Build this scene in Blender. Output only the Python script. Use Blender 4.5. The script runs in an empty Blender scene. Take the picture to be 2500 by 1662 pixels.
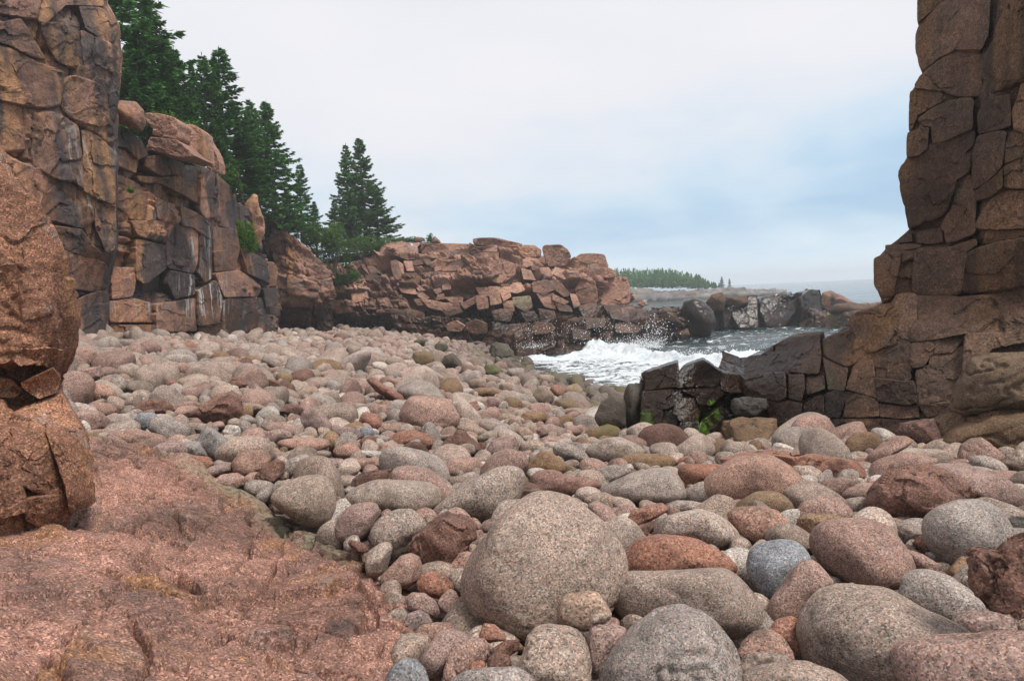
import bpy, bmesh, math
import numpy as np
from mathutils import Matrix, Vector

# ------------------------------------------------------------------ camera
SC = bpy.context.scene
COL = SC.collection
R = math.radians
SW, SH, F = 2500.0, 1662.0, 1667.0          # photograph pixels and focal length in them
CZ = 3.6                                    # eye height above the sea (z = 0)
CAM = np.array([0.0, 0.0, CZ])
PITCH, ROLL = R(4.0), R(2.5)
M3 = Matrix.Rotation(math.pi / 2 - PITCH, 3, 'X') @ Matrix.Rotation(-ROLL, 3, 'Z')
MN = np.array(M3)
cd = bpy.data.cameras.new('camera'); cam = bpy.data.objects.new('camera', cd); COL.objects.link(cam)
cam.location = CAM; cam.rotation_euler = M3.to_euler()
cd.sensor_width = 36; cd.lens = 36 * F / SW; cd.clip_start = 0.05; cd.clip_end = 9000
SC.camera = cam

# ------------------------------------------------------------------ node helper
class NT:
    def __init__(s, tree): s.t = tree
    def n(s, typ, props=None, **inp):
        nd = s.t.nodes.new(typ)
        for k, v in (props or {}).items(): setattr(nd, k, v)
        for k, v in inp.items():
            key = int(k[1:]) if k[0] == '_' and k[1:].isdigit() else k.replace('_', ' ')
            s.set(nd.inputs[key], v)
        return nd
    def set(s, sock, v):
        if isinstance(v, bpy.types.NodeSocket): s.t.links.new(v, sock)
        elif isinstance(v, bpy.types.Node): s.t.links.new(v.outputs[0], sock)
        else:
            if hasattr(sock.default_value, '__len__') and not hasattr(v, '__len__'): v = [v] * len(sock.default_value)
            if hasattr(v, '__len__') and len(v) == 3 and len(sock.default_value) == 4: v = (*v, 1)
            sock.default_value = v
    def math(s, op, a, b=0.0, clamp=False): return s.n('ShaderNodeMath', {'operation': op, 'use_clamp': clamp}, _0=a, _1=b).outputs[0]
    def vmath(s, op, a, b=(0, 0, 0)): return s.n('ShaderNodeVectorMath', {'operation': op}, _0=a, _1=b).outputs[0]
    def noise(s, vec, scale, detail=4, rough=0.55, dist=0.0): return s.n('ShaderNodeTexNoise', None, Vector=vec, Scale=scale, Detail=detail, Roughness=rough, Distortion=dist).outputs[0]
    def mix(s, fac, a, b, mode='MIX'):
        nd = s.t.nodes.new('ShaderNodeMix'); nd.data_type = 'RGBA'; nd.blend_type = mode
        s.set(nd.inputs[0], fac); s.set(nd.inputs[6], a); s.set(nd.inputs[7], b); return nd.outputs[2]
    def ramp(s, fac, stops, interp='LINEAR'):
        nd = s.t.nodes.new('ShaderNodeValToRGB'); cr = nd.color_ramp; cr.interpolation = interp
        while len(cr.elements) < len(stops): cr.elements.new(0.5)
        for e, (p, c) in zip(cr.elements, stops):
            e.position = p; e.color = (*c, 1) if hasattr(c, '__len__') else (c, c, c, 1)
        s.set(nd.inputs[0], fac); return nd.outputs[0]
    def step(s, v, lo, hi): return s.n('ShaderNodeMapRange', {'interpolation_type': 'SMOOTHSTEP'}, Value=v, From_Min=lo, From_Max=hi).outputs[0]
    def attr(s, name): return s.n('ShaderNodeAttribute', {'attribute_name': name})

# ------------------------------------------------------------------ sky, sun, exposure
SUN_EL, SUN_AZ = R(60), R(130)               # azimuth from +Y (the view direction) towards +X (the sea)
wd = bpy.data.worlds.new('World'); SC.world = wd; wd.use_nodes = True
wt = wd.node_tree; wt.nodes.clear(); w = NT(wt)
sky = w.n('ShaderNodeTexSky', {'sky_type': 'NISHITA', 'sun_disc': False, 'sun_elevation': SUN_EL, 'sun_rotation': SUN_AZ})
bg1 = w.n('ShaderNodeBackground', None, Color=sky, Strength=0.10)
tc = w.n('ShaderNodeTexCoord').outputs['Generated']
sep = w.n('ShaderNodeSeparateXYZ', None, _0=tc)
zz = w.math('ADD', w.math('MAXIMUM', sep.outputs[2], 0.0), 0.18)
pl = w.n('ShaderNodeCombineXYZ', None, X=w.math('DIVIDE', sep.outputs[0], zz), Y=w.math('DIVIDE', sep.outputs[1], zz), Z=0.3)
n1 = w.noise(pl, 0.55, 5, 0.5, 0.6)
n2 = w.noise(pl, 1.7, 4, 0.5, 0.3)
cl = w.math('ADD', w.math('MULTIPLY', n1, 0.75), w.math('MULTIPLY', n2, 0.25))
# pale, almost white cover that thins to blue towards the sea on the right
side = w.step(w.math('ADD', sep.outputs[0], w.math('MULTIPLY', sep.outputs[2], -0.35)), -0.35, 0.75)
hi = w.step(sep.outputs[2], 0.02, 0.34)
cv = w.math('ADD', w.math('ADD', cl, w.math('MULTIPLY', hi, 0.22)), w.math('MULTIPLY', side, -0.10))
ccol = w.ramp(cv, [(0.34, (0.40, 0.58, 0.77)), (0.47, (0.56, 0.71, 0.84)), (0.56, (0.70, 0.77, 0.85)), (0.66, (0.80, 0.81, 0.85)), (0.80, (0.86, 0.85, 0.87))])
low = w.step(sep.outputs[2], 0.10, -0.01)
ccol = w.mix(w.math('MULTIPLY', low, 0.7), ccol, (0.86, 0.98, 1.06))
bg2 = w.n('ShaderNodeBackground', None, Color=ccol, Strength=1.0)
mx = w.n('ShaderNodeMixShader', None, _0=0.93, _1=bg1, _2=bg2)
wo = w.n('ShaderNodeOutputWorld', None, Surface=mx)
sd = bpy.data.lights.new('sun', 'SUN'); sun = bpy.data.objects.new('sun', sd); COL.objects.link(sun)
sd.energy = 3.3; sd.angle = R(18); sd.color = (1.0, 0.95, 0.88)
sun.rotation_euler = (math.pi / 2 - SUN_EL, 0, math.pi - SUN_AZ)
sun.location = (0, 0, 40)
SC.view_settings.view_transform = 'Standard'; SC.view_settings.look = 'None'
SC.view_settings.exposure = 0.15; SC.view_settings.gamma = 1.0
SC.cycles.max_bounces = 5; SC.cycles.diffuse_bounces = 1; SC.cycles.glossy_bounces = 2; SC.cycles.transmission_bounces = 2
SC.cycles.volume_bounces = 1; SC.cycles.caustics_reflective = False; SC.cycles.caustics_refractive = False
SC.cycles.use_denoising = True

# ------------------------------------------------------------------ points, noise
def ray(px, py):
    return MN @ np.array([(px - SW / 2) / F, -(py - SH / 2) / F, -1.0])
def P(px, py, d):
    r = ray(px, py); return CAM + r * (d / r[1])
def project(pts):
    v = (np.asarray(pts) - CAM) @ MN
    return np.stack([SW / 2 + F * v[:, 0] / -v[:, 2], SH / 2 - F * v[:, 1] / -v[:, 2], -v[:, 2]], 1)

def hsh(*ks):
    h = np.uint32(2166136261)
    with np.errstate(over='ignore'):
        for k in ks:
            k = np.asarray(k).astype(np.int64).astype(np.uint32)
            h = (h ^ k) * np.uint32(16777619)
            h = h ^ (h >> np.uint32(15)); h = h * np.uint32(2246822519); h = h ^ (h >> np.uint32(13))
    return h.astype(np.float64) / 4294967295.0
def vnoise(p, seed=0):
    i = np.floor(p).astype(np.int64); f = p - i
    f = f * f * f * (f * (f * 6 - 15) + 10)
    out = 0
    for a in (0, 1):
        wa = f[:, 0] if a else 1 - f[:, 0]
        for b in (0, 1):
            wb = wa * (f[:, 1] if b else 1 - f[:, 1])
            for c in (0, 1):
                out = out + wb * (f[:, 2] if c else 1 - f[:, 2]) * hsh(i[:, 0] + a, i[:, 1] + b, i[:, 2] + c, seed)
    return out * 2 - 1
ROT = np.array([[0.0, 0.8, 0.6], [-0.8, 0.36, -0.48], [-0.6, -0.48, 0.64]])
def fbm(p, octv=4, seed=0, gain=0.5):
    a, t, out = 1.0, 0.0, 0
    for o in range(octv):
        out = out + a * vnoise(p, seed + o * 17); t += a; a *= gain; p = (p @ ROT) * 2.03 + 3.7
    return out / t
def sm(x, a, b):
    t = np.clip((x - a) / (b - a), 0, 1); return t * t * (3 - 2 * t)

def blocks(s, t, bw, bh, seed, jit=0.42):
    """irregular courses of jointed blocks: id randoms, local coords, distance to the joint"""
    def pick(x, hf):
        j = np.floor(x).astype(np.int64)
        lo = j + jit * (hf(j) - 0.5) * 2; hi = j + 1 + jit * (hf(j + 1) - 0.5) * 2
        j = np.where(x < lo, j - 1, np.where(x >= hi, j + 1, j))
        lo = j + jit * (hf(j) - 0.5) * 2; hi = j + 1 + jit * (hf(j + 1) - 0.5) * 2
        return j, lo, hi
    r, rl, rh = pick(t / bh, lambda j: hsh(j, seed, 11))
    wr = bw * (0.6 + 0.9 * hsh(r, seed, 5)); off = hsh(r, seed, 6) * 7
    x = s / wr + off
    c, c_l, c_h = pick(x, lambda j: hsh(j, r, seed, 12))
    dt = np.minimum(t / bh - rl, rh - t / bh) * bh; ds = np.minimum(x - c_l, c_h - x) * wr
    lx = (x - (c_l + c_h) / 2) * wr; ly = (t / bh - (rl + rh) / 2) * bh
    rn = [hsh(r, c, seed, k) for k in (21, 22, 23, 24)]
    return rn, lx, ly, np.minimum(dt, ds), dt, ds

def chips(s, t, sc, seed):
    """broken polygonal facets: random height, random slope, distance to the edge"""
    x, y = s / sc, t / sc; i, j = np.floor(x).astype(np.int64), np.floor(y).astype(np.int64)
    b1 = np.full(len(x), 9.0); b2 = b1.copy(); ci = np.zeros(len(x), np.int64); cj = ci.copy(); dx = np.zeros(len(x)); dy = dx.copy()
    for a in (-1, 0, 1):
        for b in (-1, 0, 1):
            px, py = i + a + 0.1 + 0.8 * hsh(i + a, j + b, seed, 1), j + b + 0.1 + 0.8 * hsh(i + a, j + b, seed, 2)
            d = np.hypot(x - px, y - py); m = d < b1
            b2 = np.where(m, b1, np.minimum(b2, d)); b1 = np.where(m, d, b1)
            ci = np.where(m, i + a, ci); cj = np.where(m, j + b, cj); dx = np.where(m, x - px, dx); dy = np.where(m, y - py, dy)
    h = hsh(ci, cj, seed, 3); g1 = hsh(ci, cj, seed, 4) - 0.5; g2 = hsh(ci, cj, seed, 5) - 0.5
    return h, (g1 * dx + g2 * dy) * sc, (b2 - b1) * sc, hsh(ci, cj, seed, 6)

# ------------------------------------------------------------------ mesh helpers
def mesh_np(name, V, Fc, mat, attrs=None, smooth=True, sharp=0):
    me = bpy.data.meshes.new(name); V = np.asarray(V, np.float32); Fc = np.asarray(Fc, np.int32)
    k = Fc.shape[1]; n = len(Fc)
    me.vertices.add(len(V)); me.vertices.foreach_set('co', V.ravel())
    me.loops.add(n * k); me.loops.foreach_set('vertex_index', Fc.ravel())
    me.polygons.add(n); me.polygons.foreach_set('loop_start', np.arange(0, n * k, k, dtype=np.int32))
    me.polygons.foreach_set('use_smooth', np.full(n, bool(smooth)))
    for a, v in (attrs or {}).items():
        v = np.asarray(v, np.float32)
        if v.ndim == 1: at = me.attributes.new(a, 'FLOAT', 'POINT'); at.data.foreach_set('value', v)
        else: at = me.attributes.new(a, 'FLOAT_VECTOR', 'POINT'); at.data.foreach_set('vector', v.ravel())
    me.update(calc_edges=True); me.validate()
    if sharp: me.set_sharp_from_angle(angle=R(sharp))
    if mat: me.materials.append(mat)
    return me
def link(name, me, parent=None):
    o = bpy.data.objects.new(name, me); COL.objects.link(o)
    if parent: o.parent = parent
    return o
def tag(o, label=None, cat=None, group=None, kind=None):
    if label: o['label'] = label
    if cat: o['category'] = cat
    if group: o['group'] = group
    if kind: o['kind'] = kind
    return o
def grid_faces(nv, nu):
    i = np.arange(nv * nu).reshape(nv, nu)
    return np.stack([i[:-1, :-1], i[:-1, 1:], i[1:, 1:], i[1:, :-1]], -1).reshape(-1, 4)
def blur(a, n):
    for _ in range(n):
        for ax in (0, 1):
            p = np.concatenate([np.take(a, [0], ax), a, np.take(a, [-1], ax)], ax)
            sl = lambda k: tuple(slice(k, k + a.shape[ax]) if q == ax else slice(None) for q in range(a.ndim))
            a = (p[sl(0)] + p[sl(1)] + p[sl(2)]) / 3
    return a
def rbf(pts, reg=1e-3):
    pts = np.asarray(pts, float); xy, z = pts[:, :2], pts[:, 2]
    c, sc = xy.mean(0), xy.std() + 1e-9
    q = (xy - c) / sc; n = len(q)
    K = lambda r: np.where(r > 1e-9, r * r * np.log(np.maximum(r, 1e-9)), 0)
    A = np.zeros((n + 3, n + 3)); A[:n, :n] = K(np.linalg.norm(q[:, None] - q[None], axis=2)) + reg * np.eye(n)
    A[:n, n] = 1; A[:n, n + 1:] = q; A[n, :n] = 1; A[n + 1:, :n] = q.T
    wv = np.linalg.solve(A, np.concatenate([z, np.zeros(3)]))
    def f(x, y):
        e = (np.stack([np.ravel(x), np.ravel(y)], 1) - c) / sc; out = np.empty(len(e))
        for k in range(0, len(e), 50000):
            b = e[k:k + 50000]
            out[k:k + 50000] = K(np.linalg.norm(b[:, None] - q[None], axis=2)) @ wv[:n] + wv[n] + b @ wv[n + 1:]
        return out.reshape(np.shape(x))
    return f
def inpoly(x, y, poly):
    poly = np.asarray(poly, float); ins = np.zeros(np.shape(x), bool); j = len(poly) - 1
    for i in range(len(poly)):
        xi, yi, xj, yj = *poly[i], *poly[j]
        ins ^= ((yi > y) != (yj > y)) & (x < (xj - xi) * (y - yi) / (yj - yi + 1e-12) + xi); j = i
    return ins

# ------------------------------------------------------------------ materials
def new_mat(name):
    m = bpy.data.materials.new(name); m.use_nodes = True; m.node_tree.nodes.clear()
    t = NT(m.node_tree); return m, t
def finish(t, color, rough, height=None, strength=0.6, dist=0.02, spec=0.3, **kw):
    b = t.n('ShaderNodeBsdfPrincipled', None, Base_Color=color, Roughness=rough, **kw)
    b.inputs['Specular IOR Level'].default_value = spec
    if height is not None:
        bp = t.n('ShaderNodeBump', None, Strength=strength, Distance=dist, Height=height); t.set(b.inputs['Normal'], bp.outputs[0])
    t.n('ShaderNodeOutputMaterial', None, Surface=b.outputs[0])
    return b

def rock_mat(name, cols, stain=(0.035, 0.033, 0.036), ochre=(0.27, 0.135, 0.05), sc=1.0, grain=70, blkvar=0.5, stain_lo=0.5, ochre_lo=0.55, grey=(0.2, 0.19, 0.18), speck=0, crisp=False):
    m, t = new_mat(name)
    pos = t.n('ShaderNodeNewGeometry').outputs['Position']
    big = t.noise(pos, 0.45 * sc, 5, 0.6, 0.4)
    col = t.ramp(big, [(0.28, cols[0]), (0.44, cols[1]), (0.56, cols[2]), (0.72, cols[3])])
    blk = t.attr('blk').outputs['Fac']
    lum = t.n('ShaderNodeMapRange', None, Value=blk, From_Min=0, From_Max=1, To_Min=1 - blkvar * 0.75, To_Max=1 + blkvar * 0.75).outputs[0]
    col = t.mix(1.0, col, lum, 'MULTIPLY')
    # mineral and water streaks running down the face
    stv = t.vmath('MULTIPLY', pos, (1.0, 1.0, 0.10))
    s1 = t.noise(stv, 1.5 * sc, 5, 0.6, 0.3)
    s2 = t.noise(t.vmath('ADD', stv, (31, 7, 3)), 1.1 * sc, 5, 0.6, 0.3)
    patch = t.noise(t.vmath('ADD', pos, (5, 9, 2)), 0.35 * sc, 3, 0.5)
    col = t.mix(t.math('MULTIPLY', t.step(t.math('ADD', s2, t.math('MULTIPLY', patch, 0.35)), ochre_lo + .17, ochre_lo + .32), 0.75), col, ochre)
    att_st = t.attr('stain').outputs['Fac']
    col = t.mix(t.math('MULTIPLY', t.step(t.math('ADD', s1, t.math('MULTIPLY', att_st, 0.42)), stain_lo + .06, stain_lo + .26), 0.85), col, stain)
    gn = t.noise(t.vmath('ADD', pos, (17, 3, 8)), 1.3 * sc, 5, 0.65)
    col = t.mix(t.math('MULTIPLY', t.step(gn, 0.56, 0.70), 0.5), col, grey)
    # granite grain
    g = t.noise(pos, grain, 3, 0.7)
    if not crisp: col = t.mix(1.0, col, t.ramp(g, [(0.30, 0.45), (0.46, 0.92), (0.58, 1.15), (0.72, 1.75)]), 'MULTIPLY')
    g2 = t.noise(pos, 9 * sc, 5, 0.65)
    col = t.mix(1.0, col, t.ramp(g2, [(0.3, 0.68), (0.5, 1.0), (0.7, 1.3)]), 'MULTIPLY')
    if speck:
        vr = t.n('ShaderNodeSeparateColor', None, _0=t.n('ShaderNodeTexVoronoi', None, Vector=t.vmath('ADD', pos, t.vmath('MULTIPLY', t.n('ShaderNodeTexNoise', None, Vector=pos, Scale=60.0).outputs[1], (0.008, 0.008, 0.008))), Scale=speck).outputs['Color']).outputs[0]
        col = t.mix(1.0, col, t.ramp(vr, [(0, 0.40), (0.12, 0.5), (0.22, 0.86), (0.6, 1.0), (0.75, 1.2), (0.88, 1.7), (1.0, 2.2)] if crisp else [(0, 0.66), (0.2, 0.84), (0.35, 0.98), (0.65, 1.03), (0.82, 1.25), (1.0, 1.5)]), 'MULTIPLY')
    g3 = t.noise(pos, 26 * sc, 4, 0.7)
    col = t.mix(0.35 if crisp else 1.0, col, t.ramp(g3, [(0.32, 0.62), (0.47, 1.0), (0.6, 1.06), (0.75, 1.35)]), 'MULTIPLY')
    wht = t.attr('white').outputs['Fac']
    wv = t.noise(t.vmath('MULTIPLY', pos, (1, 1, 0.06)), 7, 3, 0.6)
    col = t.mix(t.math('MULTIPLY', wht, t.step(wv, 0.52, 0.68)), col, (0.46, 0.44, 0.42))
    lic = t.attr('lichen').outputs['Fac']
    col = t.mix(t.math('MULTIPLY', lic, t.step(g2, 0.42, 0.55)), col, (0.225, 0.235, 0.15))
    wet = t.attr('wet').outputs['Fac']
    wn = t.step(t.math('ADD', wet, t.math('MULTIPLY', t.math('SUBTRACT', g2, 0.5), 0.5)), 0.15, 0.85)
    col = t.mix(wn, col, t.mix(1.0, col, (0.17, 0.155, 0.14), 'MULTIPLY'))
    mos = t.attr('moss').outputs['Fac']
    mn = t.noise(pos, 14, 5, 0.7); mst = t.noise(t.vmath('MULTIPLY', pos, (1, 1, 0.25)), 5, 4, 0.6)
    mk = t.math('MULTIPLY', t.step(t.math('ADD', t.math('MULTIPLY', mos, 0.85), t.math('ADD', t.math('MULTIPLY', t.math('SUBTRACT', mst, 0.5), 1.6), t.math('MULTIPLY', t.math('SUBTRACT', mn, 0.5), 0.9))), 0.40, 0.80), t.step(mos, 0.02, 0.2))
    col = t.mix(t.math('MULTIPLY', mk, 0.9), col, t.ramp(mn, [(0.3, (0.03, 0.04, 0.008)), (0.5, (0.045, 0.085, 0.010)), (0.68, (0.085, 0.18, 0.015))]))
    h = t.math('ADD', t.math('ADD', t.math('MULTIPLY', t.noise(pos, 5 * sc, 5, 0.65), 1.0), t.math('MULTIPLY', g, 0.0 if crisp else 0.10)), t.math('MULTIPLY', vr if crisp else g3, 0.16 if crisp else 0.25))
    ro = t.math('SUBTRACT', 0.86, t.math('ADD', t.math('MULTIPLY', wn, 0.28), t.math('MULTIPLY', t.step(wet, 0.35, 0.7), 0.38)))
    finish(t, col, ro, h, 0.75, min(0.08, 0.042 / sc))
    return m

def boulder_mat(name, from_object):
    m, t = new_mat(name)
    pos = t.n('ShaderNodeNewGeometry').outputs['Position']
    if from_object:
        oi = t.n('ShaderNodeObjectInfo'); tint, mossy, rnd = oi.outputs['Color'], oi.outputs['Alpha'], oi.outputs['Random']
    else:
        tint, mossy = t.attr('tint').outputs['Vector'], t.attr('moss').outputs['Fac']; rnd = t.noise(pos, 1.7, 1, 0.5)
    v = t.n('ShaderNodeTexVoronoi', None, Vector=t.vmath('ADD', pos, t.vmath('MULTIPLY', t.n('ShaderNodeTexNoise', None, Vector=pos, Scale=60.0).outputs[1], (0.008, 0.008, 0.008))), Scale=(t.math('ADD', 120.0, t.math('MULTIPLY', rnd, 90.0)) if from_object else 165.0), Randomness=1.0)
    cellr = t.n('ShaderNodeSeparateColor', None, _0=v.outputs['Color'])
    sp = t.ramp(cellr.outputs[0], [(0.0, 0.40), (0.13, 0.52), (0.24, 0.86), (0.6, 1.0), (0.72, 1.15), (0.86, 1.45), (1.0, 1.75)])
    col = t.mix(1.0, tint, sp, 'MULTIPLY')
    pk = t.step(cellr.outputs[1], 0.55, 0.62)                           # feldspar grains
    col = t.mix(t.math('MULTIPLY', pk, 0.45), col, t.mix(1.0, col, (1.25, 0.82, 0.66), 'MULTIPLY'))
    n1 = t.noise(pos, 4.5, 5, 0.62, 0.3); n2 = t.noise(pos, 17, 5, 0.68)
    col = t.mix(1.0, col, t.ramp(n1, [(0.30, 0.60), (0.46, 0.96), (0.60, 1.08), (0.75, 1.25)]), 'MULTIPLY')
    col = t.mix(1.0, col, t.ramp(n2, [(0.28, 0.42), (0.40, 0.86), (0.55, 1.0), (0.75, 1.18)]), 'MULTIPLY')
    # seams and bands that some stones carry, and dark pitted or stained patches
    pv = t.vmath('ADD', pos, t.n('ShaderNodeCombineXYZ', None, X=t.math('MULTIPLY', rnd, 37.0), Y=0.0, Z=0.0))
    sv = t.math('ABSOLUTE', t.math('SUBTRACT', t.noise(t.vmath('MULTIPLY', pv, (1.0, 1.0, 2.2)), 1.3, 2, 0.45, 0.0), 0.5))
    seam = t.math('MULTIPLY', t.step(sv, 0.007, 0.002), t.step(rnd, 0.65, 0.7))
    col = t.mix(t.math('MULTIPLY', seam, 0.22), col, t.mix(t.step(rnd, 0.78, 0.8), (0.05, 0.04, 0.035), (0.36, 0.30, 0.26)))
    pit = t.math('MULTIPLY', t.step(t.noise(pv, 8.0, 6, 0.72), 0.57, 0.70), t.step(t.noise(pv, 2.2, 2, 0.5), 0.47, 0.62))
    col = t.mix(t.math('MULTIPLY', pit, 0.62), col, (0.055, 0.045, 0.04))
    mk = t.step(t.math('ADD', t.math('MULTIPLY', mossy, 0.55), t.math('MULTIPLY', t.math('SUBTRACT', n1, 0.5), 1.6)), 0.15, 0.5)
    col = t.mix(t.math('MULTIPLY', mk, t.math('MINIMUM', mossy, 1.0)), col, t.mix(n2, (0.055, 0.052, 0.02), (0.15, 0.15, 0.05)))
    h = t.math('ADD', t.math('ADD', t.math('MULTIPLY', n2, 1.0), t.math('MULTIPLY', cellr.outputs[0], 0.10)), t.math('MULTIPLY', t.noise(pos, 45, 4, 0.7), 0.35))
    finish(t, col, 0.78, h, 0.55, 0.02, spec=0.3)
    return m
MB_OBJ = boulder_mat('granite_boulder', True)
MB_ATT = boulder_mat('granite_cobble', False)

# ------------------------------------------------------------------ cliffs from control nets
def msk(V, spots):
    out = np.zeros(len(V))
    for c, r, a in spots:
        d = np.linalg.norm((V - c) / np.asarray(r), axis=1); out = np.maximum(out, a * (1 - sm(d, 0.35, 1.0)))
    return out
def cliff(name, net, mat, label, res=0.05, levels=(), rough=(0.10, 0.6), seed=1, back=3.0, foldl=None, foldr=None, stain=None, wet=None, moss=(), white=(), lichen=(), cat='cliff', group=None, ang=0.0, niche=0.10, nichedepth=0.4, soft=None, ribs=0.0, push=0.0, dcols=None, softtop=0.3, foldtop=True, backz=0.1, ledge=0.0):
    rows = [[P(*p) if not isinstance(p, np.ndarray) else p for p in r] for r in net]
    rows = np.array(rows)                                     # rows bottom to top, left to right
    if foldl: rows = np.concatenate([rows[:, :1] + np.array(foldl), rows], 1)
    if foldr: rows = np.concatenate([rows, rows[:, -1:] + np.array(foldr)], 1)
    if foldtop:
        bk = np.array([0, back, backz]) if np.isscalar(back) else np.array(back)
        tp = rows[-1:] + bk; k = tp[..., 1] / rows[-1:, :, 1]           # the top falls away behind its own crest
        tp[..., 2] = np.minimum(tp[..., 2], CZ + (rows[-1:, :, 2] - CZ) * k - 0.12 * np.linalg.norm(bk[:2]))
        rows = np.concatenate([rows, tp], 0)
    du = np.linalg.norm(np.diff(rows, axis=1), axis=2).mean(0); dv = np.linalg.norm(np.diff(rows, axis=0), axis=2).mean(1)
    cu, cv = np.concatenate([[0], du.cumsum()]), np.concatenate([[0], dv.cumsum()])
    nu, nv = max(8, int(cu[-1] / res)), max(8, int(cv[-1] / res))
    uu, vv = np.linspace(0, cu[-1], nu), np.linspace(0, cv[-1], nv)
    def lin(c, x):
        i = np.clip(np.searchsorted(c, x, 'right') - 1, 0, len(c) - 2); return i, (x - c[i]) / (c[i + 1] - c[i])
    iu, fu = lin(cu, uu); iv, fv = lin(cv, vv)
    fu = fu[None, :, None]; fv = fv[:, None, None]
    g = lambda a, b: rows[np.ix_(iv + a, iu + b)]
    B = (g(0, 0) * (1 - fu) + g(0, 1) * fu) * (1 - fv) + (g(1, 0) * (1 - fu) + g(1, 1) * fu) * fv
    Bs = blur(B, 3)
    N = np.cross(np.gradient(Bs, axis=1), np.gradient(Bs, axis=0)); N = blur(N / (np.linalg.norm(N, axis=2, keepdims=True) + 1e-9), 4)
    N /= np.linalg.norm(N, axis=2, keepdims=True) + 1e-9
    c = B[nv // 2, nu // 2]
    V = B.reshape(-1, 3); N = N.reshape(-1, 3)
    S = np.broadcast_to(uu[None], (nv, nu)).ravel().copy(); T = np.broadcast_to(vv[:, None], (nv, nu)).ravel().copy()
    D = np.zeros(len(V)); blk = np.zeros(len(V)); wsum = 0
    P2 = np.stack([S, T, np.zeros_like(S)], 1)
    for k, L in enumerate(levels):
        bw, bh = L['b']; a = ang + L.get('ang', 0); sh = L.get('shear', 0) - math.tan(a)
        wr = L.get('warp', 0.25) * min(bw, bh)
        w1 = fbm(P2 / (max(bw, bh) * 0.9), 3, seed + 71 * k) * wr; w2 = fbm(P2 / (max(bw, bh) * 0.9) + 50, 3, seed + 72 * k) * wr
        s, t2 = S + w1, T + w2
        s, t2 = s * math.cos(a) + t2 * math.sin(a), -s * math.sin(a) + t2 * math.cos(a)
        s = s + t2 * sh
        if L.get('swap'): s, t2, bw, bh = t2, s, bh, bw
        rn, lx, ly, de, dt, ds = blocks(s, t2, bw, bh, seed * 131 + k * 7)
        if L.get('swap'): lx, ly = ly, lx
        pres = np.ones(len(V))
        if 'mask' in L: pres = sm(fbm(P2 / (bw * 2.5) + 9 * k, 3, seed + 5 * k) , L['mask'] - .02, L['mask'] + .02)
        if L.get('low'): pres = pres * (0.22 + 0.78 * (1 - sm(V[:, 2], 2.75, 3.2)))
        off = L['a'] * (rn[0] - 0.6) + L.get('tilt', 0.15) * ((rn[1] - 0.5) * lx + (rn[2] - 0.45) * ly)
        if k == 0: off = off - nichedepth * (rn[3] < niche)
        cw = L.get('cw', 0.03); ck = 0.12 + 0.88 * sm(fbm(P2 / (bw * 0.9) + 31 * k + 7, 3, seed + 8 * k), -0.22, 0.16)
        if L.get('solid'): ck = np.ones(len(V))
        off = off - ck * (L.get('c', 0.08) * np.exp(-(de / cw) ** 2) + L.get('rd', 0.03) * (1 - sm(de, 0, L.get('rw', 0.12))))
        D += off * pres; wk = L.get('col', 1.0 / (k + 1)); blk += wk * (0.5 + (rn[3] - 0.5) * pres); wsum += wk
    D = blur(D.reshape(nv, nu), 1).ravel()
    wS, wT = S + rough[1] * .5 * fbm(P2 / rough[1], 3, seed + 320), T + rough[1] * .35 * fbm(P2 / rough[1] + 30, 3, seed + 321)
    for q, (sc_, am) in enumerate(((rough[1] * 2.4, 1.0), (rough[1] * 0.9, 0.45), (rough[1] * 0.35, 0.2))):
        h, sl, ed, r4 = chips(wS + 0.35 * wT, wT * 1.5, sc_, seed + 330 + q)
        D += rough[0] * am * ((h - 0.5) * 0.9 * (r4 > .35)) + sl * 0.30 * (rough[0] / 0.1) ** .5
        blk += 0.25 * (h - .5) * wsum if q < 2 else 0
    D += rough[0] * 0.30 * fbm(V / rough[1], 6, seed + 300) + rough[0] * 0.8 * fbm(V / (rough[1] * 5), 3, seed + 310)
    if ledge: D += ledge * (np.abs(fbm(V * np.array([.3, .3, 2.2]), 3, seed + 20)))
    if foldtop:
        tt = np.clip((T - cv[-2] + softtop) / softtop, 0, 1); D = np.where(T > cv[-2] - softtop, np.minimum(D, D * (1 - tt) - 0.02), D)
    D -= push * (1 - 0.0 * T)
    if ribs: D += ribs * fbm(np.stack([S * 4.5 + T * 2.2, T * 0.55, S * 0], 1), 4, seed + 90)
    if soft:
        k, sgn, wid, lowv = soft; D *= lowv + (1 - lowv) * sm(sgn * (S - cu[k]), 0, wid)
    V = V + N * D[:, None]
    blk = blk / max(wsum, 1e-6)
    at = {'blk': np.clip(blk, 0, 1),
          'stain': stain(V) if stain else np.zeros(len(V)), 'wet': np.clip(wet(V), 0, 1) if wet else np.zeros(len(V)),
          'moss': msk(V, moss), 'white': msk(V, white), 'lichen': msk(V, lichen)}
    me = mesh_np(name, V, grid_faces(nv, nu), mat, at, sharp=52)
    o = link(name, me); tag(o, label, cat, group)
    if dcols:
        npts = [q for r in net for q in r[dcols[0]:dcols[1]]]
        o_d = rbf([(a, b, d) for a, b, d in npts], 2e-2)
        o_w = (stain, wet, moss, white, lichen)
        return o, o_d, o_w, mat
    return o

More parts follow.
